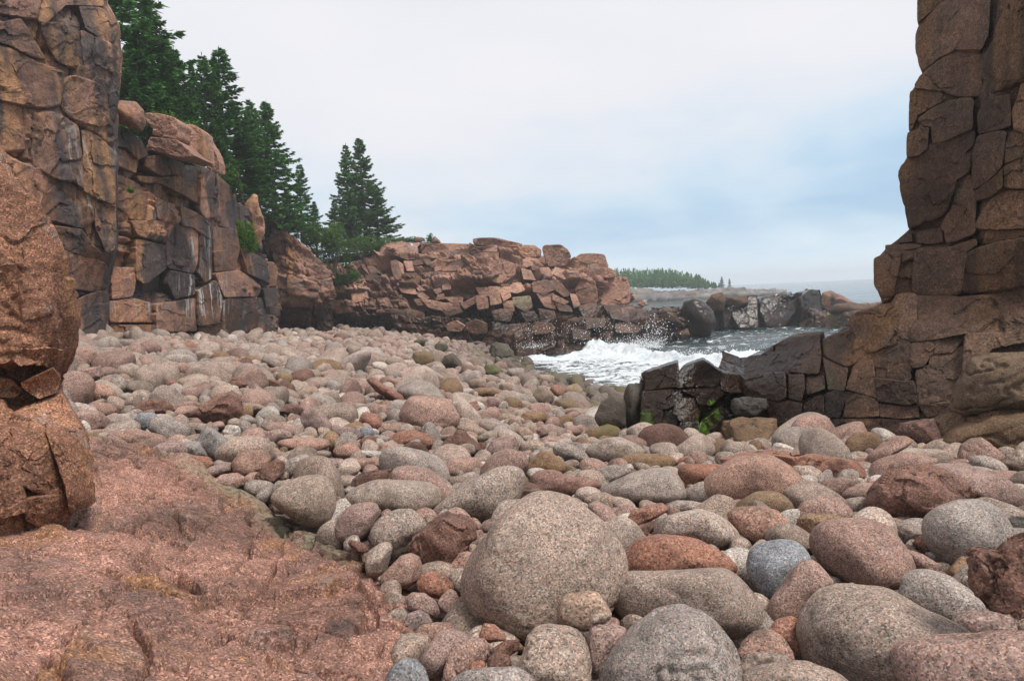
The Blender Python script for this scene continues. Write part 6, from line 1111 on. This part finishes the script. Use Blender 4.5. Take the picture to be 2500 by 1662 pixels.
# ------------------------------------------------------------------ the sea
def sea():
    crest = np.array([np.array(CAM) + ray(*p) * ((0.30 - CZ) / ray(*p)[2]) for p in [(1215, 858), (1270, 852), (1350, 844), (1450, 841), (1560, 850), (1680, 864), (1790, 868), (1900, 852), (2000, 840)]])
    cr = crest[np.argsort(crest[:, 0])]
    ycr = lambda x: np.interp(x, cr[:, 0], cr[:, 1])
    xs = np.concatenate([-np.geomspace(900, 8, 40), np.arange(-6, 34, 0.085), np.geomspace(34.2, 1150, 70)])
    ys = np.concatenate([np.arange(11, 62, 0.085), np.geomspace(62.3, 1200, 90)])
    X, Y = np.meshgrid(xs, ys); p = np.stack([X.ravel(), Y.ravel(), np.zeros(X.size)], 1)
    dist = np.hypot(X, Y).ravel(); fade = 1 - sm(dist, 90, 400)
    q = p[:, 1] - ycr(p[:, 0]) + 0.9 * fbm(p / 2.2, 3, 200)
    sw = p @ np.array([0.55, 0.83, 0.0])
    z = 0.07 * np.sin(sw / 1.4 + 2 * fbm(p / 6, 2, 201)) + 0.16 * fbm(p * np.array([.55, 1.1, 1]) / 1.6, 4, 202) + 0.05 * fbm(p * np.array([1.2, 2.4, 1]) / .5, 3, 207)
    z *= fade
    win = sm(p[:, 0], -3, 0) * (1 - sm(p[:, 0], 14, 22))
    amp = (0.34 + 0.22 * fbm(p / 3.5, 2, 203)) * win
    z += amp * np.where(q > 0, np.exp(-(q / 2.2) ** 2), np.exp(-(q / 1.3) ** 2))
    # a second swell behind the breaker
    q2 = q - 6.0; z += 0.30 * win * np.exp(-(q2 / 1.1) ** 2) * (0.5 + 0.8 * fbm(p / 3, 2, 204))
    depth = -np.array(HF(p[:, 0], p[:, 1])); depth = np.where((dist > 60) | (p[:, 1] > 46), 3, depth)
    front = sm(q, 0.55, -0.25) * win
    shore = sm(depth, 0.02, 0.5)
    foam = front * (0.50 + 0.5 * sm(q, -7.5, -2.0)) * (0.6 + 0.4 * shore)
    turb = 0.26 * fbm(p / 0.6, 5, 205) + 0.16 * np.abs(fbm(p / 0.25, 3, 206))
    z += foam * sm(q, -7, -1) * turb
    z *= np.where(dist < 60, 0.15 + 0.85 * sm(depth, 0.0, 0.6), 1)
    back = np.exp(-(np.maximum(q, 0) / 4.0)) * 0.40 * win * fade
    rocks = 0.30 * np.exp(-((p[:, 1] - 44) / 5.0) ** 2) * sm(p[:, 0], 2, 6) * (1 - sm(p[:, 0], 30, 40)) + 0.25 * np.exp(-((p[:, 1] - 51) / 3.0) ** 2)
    crest2 = 0.38 * win * np.exp(-((q2 + 0.3) / 0.8) ** 2)
    foam = np.clip(np.maximum(np.maximum(foam, back), np.maximum(rocks, crest2)), 0, 1)
    V = p.copy(); V[:, 2] = z
    m, t = new_mat('sea_water'); pos = t.n('ShaderNodeNewGeometry').outputs['Position']
    fo = t.attr('foam').outputs['Fac']
    n1 = t.noise(t.vmath('MULTIPLY', pos, (0.9, 1.3, 1)), 1.7, 8, 0.7, 0.8); n2 = t.noise(t.vmath('MULTIPLY', pos, (0.7, 1.3, 1)), 6, 8, 0.75, 0.6)
    lace = t.math('ADD', t.math('MULTIPLY', n1, 0.75), t.math('MULTIPLY', n2, 0.25))
    mk = t.step(t.math('ADD', t.math('MULTIPLY', fo, 0.85), t.math('MULTIPLY', t.math('SUBTRACT', lace, 0.5), 1.9)), 0.30, 0.48)
    wb = t.n('ShaderNodeBsdfPrincipled', None, Base_Color=(0.018, 0.034, 0.036), Roughness=0.10, IOR=1.333)
    hgt = t.math('ADD', t.noise(t.vmath('MULTIPLY', pos, (0.6, 1.2, 1)), 2.4, 6, 0.62), t.math('MULTIPLY', t.noise(t.vmath('MULTIPLY', pos, (0.5, 1.0, 1)), 0.5, 4, 0.6), 2.0))
    t.set(wb.inputs['Normal'], t.n('ShaderNodeBump', None, Strength=0.55, Distance=0.10, Height=hgt).outputs[0])
    fcol = t.mix(t.step(n2, 0.38, 0.60), (0.52, 0.60, 0.64), (0.80, 0.82, 0.84))
    fb = t.n('ShaderNodeBsdfPrincipled', None, Base_Color=fcol, Roughness=0.7)
    t.set(fb.inputs['Normal'], t.n('ShaderNodeBump', None, Strength=0.9, Distance=0.12, Height=n2).outputs[0])
    mxs = t.n('ShaderNodeMixShader', None, _0=mk, _1=wb.outputs[0], _2=fb.outputs[0])
    t.n('ShaderNodeOutputMaterial', None, Surface=mxs.outputs[0])
    tag(link('sea', mesh_np('sea', V, grid_faces(len(ys), len(xs)), m, {'foam': foam})), kind='structure')
    # thrown drops of spray
    rg = np.random.default_rng(8); C = []
    def burst(px, py, d, n, sx, sz, up):
        c = P(px, py, d)
        for _ in range(n):
            h = abs(rg.normal()) * up; C.append((c[0] + rg.normal() * sx * (0.4 + h), c[1] + rg.normal() * 0.5, c[2] + h * sz, 0.006 + 0.016 * rg.random() ** 4))
    burst(1560, 850, 33, 1800, 0.9, 1.0, 0.26); burst(1600, 848, 34, 700, 0.5, 1.0, 0.34); burst(1480, 846, 34.5, 500, 0.8, 0.6, 0.3); burst(1300, 848, 37, 300, 0.8, 0.5, 0.3); burst(1680, 866, 31, 400, 1.2, 0.4, 0.3); burst(1800, 868, 28, 250, 0.6, 0.4, 0.4)
    for _ in range(420):
        px = rg.uniform(1260, 1640); c = P(px, rg.normal(808 - (px - 1260) * 0.03, 14), 37.5); C.append((*c, 0.008 + 0.018 * rg.random() ** 3))
    for _ in range(60):
        c = P(rg.normal(1610, 22), rg.normal(802, 14), 36.5); C.append((*c, 0.012 + 0.02 * rg.random()))
    C = np.array(C); D, Fc = ICO[2]
    VV = (C[:, None, :3] + D[None] * C[:, None, 3:4]).reshape(-1, 3); FF = (Fc[None] + np.arange(len(C))[:, None, None] * len(D)).reshape(-1, 3)
    m2, t2 = new_mat('spray_drops'); finish(t2, (0.85, 0.88, 0.9), 0.35, spec=0.5)
    tag(link('sea_spray', mesh_np('sea_spray', VV, FF, m2)), 'white drops of spray thrown up by the breaking wave', 'spray', None, 'stuff')
sea()

# ------------------------------------------------------------------ trees
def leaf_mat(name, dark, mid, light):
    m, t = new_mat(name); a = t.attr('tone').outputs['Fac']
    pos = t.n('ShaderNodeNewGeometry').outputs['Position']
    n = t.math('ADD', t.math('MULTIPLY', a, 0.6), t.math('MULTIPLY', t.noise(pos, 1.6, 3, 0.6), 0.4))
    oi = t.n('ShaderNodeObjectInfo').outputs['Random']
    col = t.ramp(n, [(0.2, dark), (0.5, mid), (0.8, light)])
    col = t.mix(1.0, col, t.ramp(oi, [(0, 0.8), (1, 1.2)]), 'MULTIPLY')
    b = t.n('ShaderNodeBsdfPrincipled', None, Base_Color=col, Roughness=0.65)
    b.inputs['Specular IOR Level'].default_value = 0.25
    tr = t.n('ShaderNodeBsdfTranslucent', None, Color=col)
    t.n('ShaderNodeOutputMaterial', None, Surface=t.n('ShaderNodeMixShader', None, _0=0.22, _1=b.outputs[0], _2=tr.outputs[0]).outputs[0])
    return m
M_NEEDLE = leaf_mat('spruce_needles', (0.016, 0.056, 0.016), (0.045, 0.14, 0.034), (0.10, 0.24, 0.05))
M_SHRUB = leaf_mat('shrub_leaves', (0.02, 0.05, 0.014), (0.045, 0.11, 0.02), (0.10, 0.19, 0.03))
M_BRIGHT = leaf_mat('bright_leaves', (0.03, 0.08, 0.008), (0.07, 0.18, 0.012), (0.14, 0.28, 0.02))
m_, t_ = new_mat('spruce_bark'); ps_ = t_.n('ShaderNodeNewGeometry').outputs['Position']
finish(t_, t_.mix(t_.noise(ps_, 12, 4), (0.06, 0.05, 0.042), (0.20, 0.175, 0.15)), 0.9); M_BARK = m_

def tube(path, rad, n=7):
    path = np.asarray(path, float); V = []; m = len(path)
    for i, (p, r) in enumerate(zip(path, rad)):
        tg = path[min(i + 1, m - 1)] - path[max(i - 1, 0)]; tg /= np.linalg.norm(tg)
        a = np.cross(tg, [0.3, 0.9, 0.1] if abs(tg[2]) > .8 else [0, 0, 1]); a /= np.linalg.norm(a); b = np.cross(tg, a)
        th = np.linspace(0, 2 * np.pi, n, endpoint=False)
        V.append(p + r * (np.cos(th)[:, None] * a + np.sin(th)[:, None] * b))
    Fc = [[i * n + k, i * n + (k + 1) % n, (i + 1) * n + (k + 1) % n, (i + 1) * n + k] for i in range(m - 1) for k in range(n)]
    return np.concatenate(V), np.array(Fc)
def quads(c, d, L, W, rg, flat=0.9):
    """needle sprays: centre, direction, length, width"""
    n = len(c); d = d / (np.linalg.norm(d, axis=1, keepdims=True) + 1e-9)
    u = rg.normal(size=(n, 3)) * flat + np.array([0, 0, 0.55]); s = np.cross(d, u); s /= np.linalg.norm(s, axis=1, keepdims=True) + 1e-9
    L = L[:, None]; W = W[:, None]
    V = np.stack([c - d * L * .5, c - s * W * .5 + d * L * .05, c + d * L * .5, c + s * W * .5 + d * L * .05], 1)
    return V.reshape(-1, 3), np.arange(4 * n).reshape(n, 4)
def conifer(seed, H, Rr, base=0.06, shape=0.85, gap=0.12, lean=0.0, dens=1.0, oneside=0.0):
    rg = np.random.default_rng(seed); C, D, Ls, Ws, tone = [], [], [], [], []; sticks = []
    zz = base * H
    top = lambda z: np.array([lean * H * (z / H) ** 2, 0.02 * H * math.sin(z * 0.8), z])
    path = [top(z) for z in np.linspace(-0.3, H * 0.985, 14)]
    tr = tube(path, np.linspace(0.018 * H + 0.03, 0.008, 14))
    while zz < H * 0.985:
        f = zz / H; nb = int(rg.integers(4, 7)) if f < .93 else 4
        a0 = rg.uniform(0, 6.28); whl = rg.uniform(0.75, 1.12)
        for b in range(nb):
            if rg.random() < gap: continue
            a = a0 + b * 6.283 / nb + rg.normal() * 0.25
            Lb = (Rr * (1 - f) ** shape * rg.uniform(0.6, 1.15) * whl + 0.05) * (1 + oneside * math.cos(a))
            if f < 0.25: Lb *= 0.75 + f
            up = 0.55 * f - 0.22 + rg.normal() * 0.08
            hd = np.array([math.cos(a), math.sin(a), 0.0]); sd2 = np.array([-hd[1], hd[0], 0]); p0 = top(zz)
            pt = lambda t: p0 + hd * (Lb * t)[:, None] + np.array([0, 0, 1]) * (Lb * (up * t + 0.16 * t * t - 0.10 * np.sin(t * 2.2)))[:, None]
            sticks.append(np.stack([p0, p0 + hd * Lb * .5 + [0, 0, Lb * up * .5]]))
            ns = max(4, int(Lb / 0.060 * dens)); t = rg.uniform(0.10 if f > .4 else 0.28, 1.0, ns) ** 0.8; P0 = pt(t)
            for sgn in (-1, 1):
                lat = (0.34 * Lb * (1.08 - t) + 0.07) * rg.uniform(0.5, 1.1, ns)
                m = 3
                for q in range(m):
                    w = (q + rg.uniform(0.2, 0.9, ns)) / m
                    dirv = hd * 0.75 + sgn * sd2 + np.array([0, 0, -0.18]) + rg.normal(size=(ns, 3)) * 0.22
                    c = P0 + dirv * (lat * w)[:, None] * 0.72 + np.array([0, 0, 1]) * (rg.normal(size=ns) * 0.03 - 0.05 * lat * w)[:, None]
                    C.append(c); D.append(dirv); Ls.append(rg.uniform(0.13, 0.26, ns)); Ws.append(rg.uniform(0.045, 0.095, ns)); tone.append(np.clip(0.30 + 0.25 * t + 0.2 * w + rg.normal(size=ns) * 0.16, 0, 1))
            P1 = pt(np.linspace(0.2, 1.03, 6)); C.append(P1); D.append(np.tile(hd + [0, 0, up], (6, 1))); Ls.append(np.full(6, .2)); Ws.append(np.full(6, .06)); tone.append(np.full(6, .6))
        zz += (0.20 + 0.16 * rg.random()) * (0.55 + 0.5 * (1 - f)) * max(0.6, H / 7)
    lt = np.array([top(H * 0.97), top(H * 1.0)]); C.append(lt); D.append(np.tile([0, 0, 1.0], (2, 1))); Ls.append(np.full(2, .3)); Ws.append(np.full(2, .05)); tone.append(np.full(2, .6))
    C, D, Ls, Ws, tone = map(np.concatenate, (C, D, Ls, Ws, tone))
    V, Fc = quads(C, D, Ls * max(.7, H / 7), Ws * max(.7, H / 7), rg)
    tV, tF = tr; off = len(tV); aV, aF = [tV], [tF]
    for s in sticks:
        v, f_ = tube(s, [0.018, 0.008], 3); aV.append(v); aF.append(f_ + off); off += len(v)
    return (np.concatenate(aV), np.concatenate(aF)), (V, Fc, np.repeat(tone, 4))
TREES = []
for k, (H, Rr, b, s, g, l, os_) in enumerate([(7, 1.75, .05, .85, .10, .01, 0), (7, 1.35, .10, .8, .18, -.01, .1), (7, 2.1, .04, .95, .08, .0, 0), (7, 1.55, .16, .72, .28, .02, .25), (7, 1.1, .05, .9, .12, 0, 0), (7, 2.0, .03, .75, .10, .0, .2)]):
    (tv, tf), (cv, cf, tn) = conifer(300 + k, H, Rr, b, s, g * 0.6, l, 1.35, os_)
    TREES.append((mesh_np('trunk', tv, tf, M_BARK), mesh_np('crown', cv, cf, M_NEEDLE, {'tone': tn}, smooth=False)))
def tree(px, base, d, topy, k, label, yaw=0.0, fat=1.0, group='spruces along the cliff top'):
    b = P(px, base, d); tpx = project(b[None])[0]; h = (base - topy) * d / F * 1.0
    r = bpy.data.objects.new('spruce_tree', None); COL.objects.link(r); r.location = b; r.rotation_euler = (0, 0, yaw); s = h / 7.0; r.scale = (s * fat * 1.18, s * fat * 1.18, s)
    tag(r, label, 'tree', group)
    for nm, me in zip(('trunk', 'crown'), TREES[k]): link(nm, me, r)
    return b
TB = []
for a in [(300, 335, 25, -120, 5, 'spruce with the highest crown right behind the tall stained cliff', 0.3, 1.2), (378, 345, 26, -12, 2, 'tall full spruce whose top reaches the upper frame beside the tall cliff', 1.0, 1.0),
          (345, 330, 24, 70, 0, 'bushy spruce filling the gap behind the tall cliff edge', 2.0, 1.3), (425, 360, 28, 105, 4, 'slim spruce rising between the tall full one and the twin tops', 0.5, 1.1),
          (440, 365, 29, 128, 1, 'spruce with a narrow top left of the twin tops', 1.4, 1.1), (478, 385, 30, 165, 4, 'short narrow spruce between two taller narrow tops', 2.2, 1.1),
          (514, 420, 31, 145, 1, 'left one of the twin topped spruces with bare pale trunks', 0.9, 1.1), (550, 440, 32, 133, 3, 'right one of the twin topped spruces with long ragged branches', 0.0, 1.25),
          (400, 335, 25, 180, 5, 'low spreading spruce over the near end of the cap rock', 3.0, 1.4), (470, 390, 28, 250, 2, 'rounded young spruce above the middle of the cap rock', 1.1, 1.3),
          (585, 460, 34, 250, 1, 'thin spruce just right of the twin tops', 0.2, 1.1), (614, 500, 37, 272, 4, 'thin spruce left of the pair with pointed tops', 1.8, 1.1),
          (630, 510, 38, 255, 1, 'left one of the pair with pointed tops', 0.4, 1.15), (672, 560, 39, 256, 2, 'large spruce with long level branches reaching over the gap', 0.0, 1.1),
          (590, 490, 32, 340, 5, 'dark spreading spruce behind the pale fin of rock', 0.6, 1.5), (640, 545, 37, 390, 0, 'dark dead branched spruce above the square buttress', 1.3, 1.5), (545, 440, 30, 300, 0, 'mid sized spruce behind the seaward end of the cap rock', 2.6, 1.3),
          (738, 585, 43, 405, 3, 'thin open spruce with sparse branches against the sky', 0.1, 1.0), (770, 592, 46, 492, 4, 'small pointed spruce right of the thin open one', 1.9, 1.4), (705, 580, 42, 470, 5, 'short dense spruce at the foot of the thin open one', 0.7, 1.5),
          (820, 592, 53, 490, 4, 'small spruce left of the lone tall pair', 0.5, 1.5), (856, 604, 54, 360, 0, 'left spruce of the lone tall pair on the headland', 0.2, 0.95), (894, 612, 55, 342, 2, 'right and tallest spruce of the lone pair on the headland', 0.0, 1.0), (925, 615, 56, 455, 5, 'drooping low spruce on the seaward side of the lone pair', 0.0, 1.3), (870, 610, 54, 480, 5, 'bushy low spruce under the lone tall pair', 1.2, 1.3)]:
    TB.append(tree(*a[:5], a[5], *a[6:]))

# wooded ground behind the cliff tops
def hill():
    edge = [P(*q) for q in [(286, 345, 20.0), (352, 366, 21.2), (442, 400, 23.4), (537, 445, 26.6), (592, 505, 30.3), (640, 575, 33.2), (700, 570, 40), (742, 598, 41), (780, 650, 44), (742, 668, 54.6), (812, 652, 54), (892, 622, 52.5), (962, 606, 50.4), (1062, 604, 50.4)]]
    pts = [b - np.array([0, 0, 0.05]) for b in TB] + [e - np.array([0, 0, .25]) for e in edge]
    pts += [np.array([-24, 24, 9.5]), np.array([-30, 40, 11]), np.array([-26, 60, 9]), np.array([-10, 64, 7.0]), np.array([2, 66, 5.5]), np.array([-20, 18, 9.6])]
    f = rbf(pts, 5e-2)
    poly = [(p[0] - 0.5, p[1] + .3) for p in edge[:6]] + [(edge[6][0], edge[6][1] + .5), (edge[7][0], edge[7][1] + 1), (edge[8][0], edge[8][1] + 4), (edge[9][0], edge[9][1]), (edge[10][0], edge[10][1]), (edge[11][0], edge[11][1] + .5), (edge[12][0], edge[12][1] + .5), (edge[13][0], edge[13][1] + .5), (0, 66), (-10, 70), (-34, 66), (-34, 16), (-14, 17)]
    xs = np.arange(-34, 1, 0.3); ys = np.arange(16, 70, 0.3); X, Y = np.meshgrid(xs, ys); Z = f(X, Y)
    V = np.stack([X, Y, Z], -1).reshape(-1, 3); V[:, 2] += 0.22 * fbm(V / 1.0, 4, 90)
    k = inpoly(V[:, 0], V[:, 1], poly); fc = grid_faces(len(ys), len(xs)); fc = fc[k[fc].all(1)]
    m, t = new_mat('forest_floor'); ps = t.n('ShaderNodeNewGeometry').outputs['Position']
    finish(t, t.ramp(t.noise(ps, 1.6, 6, 0.7), [(0.3, (0.015, 0.028, 0.012)), (0.5, (0.03, 0.055, 0.018)), (0.7, (0.07, 0.085, 0.03))]), 0.9, t.noise(ps, 9, 5), 0.8, 0.1)
    tag(link('hill', mesh_np('hill', V, fc, m)), kind='structure')
    return f
HILL = hill()

def shrub(px, py, d, w, h, mat, label, seed, n=2600, ls=0.10, name='shrub', group=None):
    """a bush: short stems and leaf sprays spread through an uneven clump; w, h in photograph pixels"""
    rg = np.random.default_rng(seed); c = P(px, py, d); mpp = d / F; W, Hh = w * mpp / 2, h * mpp
    k = 14; cc = rg.uniform(-1, 1, (k, 3)) * np.array([.75, .6, .30]) + np.array([0, 0, .55]); cc[:, 2] -= 0.35 * np.abs(cc[:, 0]) ; rr = rg.uniform(.22, .45, k)
    i = rg.integers(k, size=n); u = rg.normal(size=(n, 3)); u /= np.linalg.norm(u, axis=1, keepdims=True)
    p = (cc[i] + u * (rr[i] * rg.uniform(.5, 1.05, n) ** .6)[:, None]); p[:, 2] = np.maximum(p[:, 2], 0.02)
    S = np.array([W, W * .8, Hh]); V, Fc = quads(p * S, u * S + rg.normal(size=(n, 3)) * .3 * W, rg.uniform(.6, 1.3, n) * ls, rg.uniform(.3, .55, n) * ls, rg)
    r = bpy.data.objects.new(name, None); COL.objects.link(r); r.location = c; tag(r, label, 'shrub', group)
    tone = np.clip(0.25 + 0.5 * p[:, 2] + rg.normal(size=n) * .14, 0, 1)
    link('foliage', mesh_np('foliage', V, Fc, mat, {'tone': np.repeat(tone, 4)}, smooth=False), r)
    vs, fs, off = [], [], 0
    for j in range(6):
        e = cc[j] * S; v, f_ = tube([np.array([0, 0, -.15 * Hh]), e * .5 + [0, 0, .05 * Hh], e], [.035 * W + .006, .022 * W + .004, .004], 5); vs.append(v); fs.append(f_ + off); off += len(v)
    link('stem', mesh_np('stem', np.concatenate(vs), np.concatenate(fs), M_BARK), r)
GS = 'shrubs on the cliff tops'
shrub(600, 618, 28.6, 56, 72, M_BRIGHT, 'bright green bush growing out of a crack in the stained cliff', 1, 2600, .12, group=GS)
shrub(700, 560, 39.6, 120, 40, M_SHRUB, 'low shrub spilling over the top of the square buttress', 2, 2200, .14, group=GS)
shrub(775, 618, 43, 110, 75, M_SHRUB, 'dense green shrub in the notch right of the square buttress', 3, 3200, .15, group=GS)
shrub(815, 655, 44, 95, 80, M_SHRUB, 'shrub growing down the gully below the lone spruces', 4, 3000, .15, group=GS)
shrub(880, 622, 51, 140, 45, M_SHRUB, 'broad low shrub under the lone tall spruces', 5, 3000, .15, group=GS)
shrub(955, 604, 51, 90, 26, M_SHRUB, 'creeping juniper along the headland crest left of the boulders', 6, 2000, .13, group=GS)
shrub(1018, 592, 51, 70, 14, M_SHRUB, 'thin strip of juniper between the two crest boulders', 7, 1200, .12, group=GS)
shrub(1052, 592, 49.8, 22, 22, M_SHRUB, 'tiny bush behind the pointed crest boulder', 8, 600, .10, group=GS)
shrub(790, 590, 47, 120, 50, M_SHRUB, 'dark shrub between the thin open spruce and the lone pair', 9, 2600, .15, group=GS)
shrub(850, 690, 44.5, 70, 30, M_SHRUB, 'mossy bush on the dark ledge below the gully', 10, 1600, .12, group=GS)
shrub(560, 470, 28, 70, 60, M_SHRUB, 'grassy bush at the seaward end of the cap rock', 11, 1800, .12, group=GS)
shrub(395, 330, 23, 150, 45, M_SHRUB, 'low green shrub directly above the cap rock', 12, 2800, .12, group=GS)
shrub(318, 470, 18.4, 16, 12, M_BRIGHT, 'tuft of grass on the seam between the two cliffs', 13, 400, .05, group=GS)

# ------------------------------------------------------------------ the wooded islet in the mist
def islet():
    dI = 165
    net = [[(1330, 748, dI), (1440, 750, dI), (1560, 748, dI - 4), (1680, 742, dI - 4), (1790, 735, dI + 2), (1900, 722, dI + 10), (1935, 716, dI + 20)],
           [(1330, 728, dI + 3), (1440, 728, dI + 3), (1560, 726, dI), (1680, 724, dI), (1790, 718, dI + 4), (1890, 712, dI + 12), (1925, 712, dI + 22)],
           [(1330, 700, dI + 8), (1440, 704, dI + 8), (1560, 702, dI + 6), (1680, 706, dI + 4), (1780, 702, dI + 7), (1862, 700, dI + 14), (1905, 706, dI + 24)]]
    M_I = rock_mat('islet_granite', [(0.08, 0.072, 0.07), (0.12, 0.108, 0.10), (0.17, 0.155, 0.145), (0.27, 0.25, 0.24)], sc=0.18, grain=4, blkvar=.6)
    cliff('islet', net, M_I, 'low grey rocky islet far across the water, wooded on top', 0.4, [dict(b=(7, 2.4), a=0.9, tilt=.2, c=.6, cw=.3, rd=.2, rw=.8, shear=.4), dict(b=(2.6, 1.1), a=.3, tilt=.2, c=.25, cw=.15, rd=.1, rw=.3)], (0.15, 3.0), 51, back=(0, 26, 1.0), cat='islet', wet=lambda V: 0.8 * (1 - sm(V[:, 2], 0.3, 1.2)))
    rg = np.random.default_rng(31); V, Fc, tn, off = [], [], [], 0
    tx = np.array([1400, 1450, 1500, 1560, 1620, 1680, 1720, 1745]); ty = np.array([668, 662, 658, 656, 657, 664, 678, 690])
    def small(b, h, r, seed):
        g2 = np.random.default_rng(seed); n = 90
        f = g2.random(n) ** .8; a = g2.uniform(0, 6.28, n); rad = r * (1 - f) * g2.uniform(.35, 1.1, n)
        c = np.stack([np.cos(a) * rad, np.sin(a) * rad, h * (0.06 + .92 * f)], 1); dv = np.stack([np.cos(a), np.sin(a), -.25 * np.ones(n)], 1)
        v, q = quads(c, dv, g2.uniform(.35, .7, n) * (0.4 + r * (1 - f)), g2.uniform(.25, .45, n), g2)
        return v + b, q, np.repeat(np.clip(.4 + .3 * f + g2.normal(size=n) * .15, 0, 1), 4)
    for k in range(420):
        px = rg.uniform(1385, 1760); row = rg.random(); d = dI + 6 + 22 * row
        top = np.interp(px, tx, ty) + rg.normal() * 3.0 + (1 - row) * 20 * rg.random(); base = 706 + rg.normal() * 2 - row * 8
        if base - top < 8: continue
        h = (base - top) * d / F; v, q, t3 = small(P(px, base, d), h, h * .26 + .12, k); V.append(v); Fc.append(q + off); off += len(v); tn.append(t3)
    tag(link('forest', mesh_np('forest', np.concatenate(V), np.concatenate(Fc), M_NEEDLE, {'tone': np.concatenate(tn)}, smooth=False)), 'misty blue green spruce wood covering the islet', 'wood', None, 'stuff')
    for k, (px, ty_, lab) in enumerate([(1762, 675, 'taller of the two lone spruces at the seaward end of the islet'), (1781, 680, 'shorter of the two lone spruces at the seaward end of the islet')]):
        d = dI + 8; h = (706 - ty_) * d / F; b = P(px, 706, d); rt = bpy.data.objects.new('spruce_tree', None); COL.objects.link(rt); rt.location = b; tag(rt, lab, 'tree', 'spruces on the islet')
        s = h / 7.0; rt.scale = (s * 1.2, s * 1.2, s)
        for nm, me in zip(('trunk', 'crown'), TREES[k]): link(nm, me, rt)
islet()

# ------------------------------------------------------------------ sea mist
def haze():
    lo, hi_ = np.array([-1000, -20, -6.0]), np.array([1250, 1300, 17.5])
    V = np.array([[x, y, z] for x in (lo[0], hi_[0]) for y in (lo[1], hi_[1]) for z in (lo[2], hi_[2])])
    Fc = np.array([[0, 1, 3, 2], [4, 6, 7, 5], [0, 4, 5, 1], [2, 3, 7, 6], [0, 2, 6, 4], [1, 5, 7, 3]])
    m, t = new_mat('sea_mist')
    v = t.n('ShaderNodeVolumePrincipled', None, Color=(0.92, 0.96, 1.0), Density=0.0011, Anisotropy=0.2)
    t.n('ShaderNodeOutputMaterial', None, Volume=v.outputs[0])
    tag(link('haze', mesh_np('haze', V, Fc, m, smooth=False)), 'thin pale sea mist over the water', 'haze', None, 'stuff')
haze()
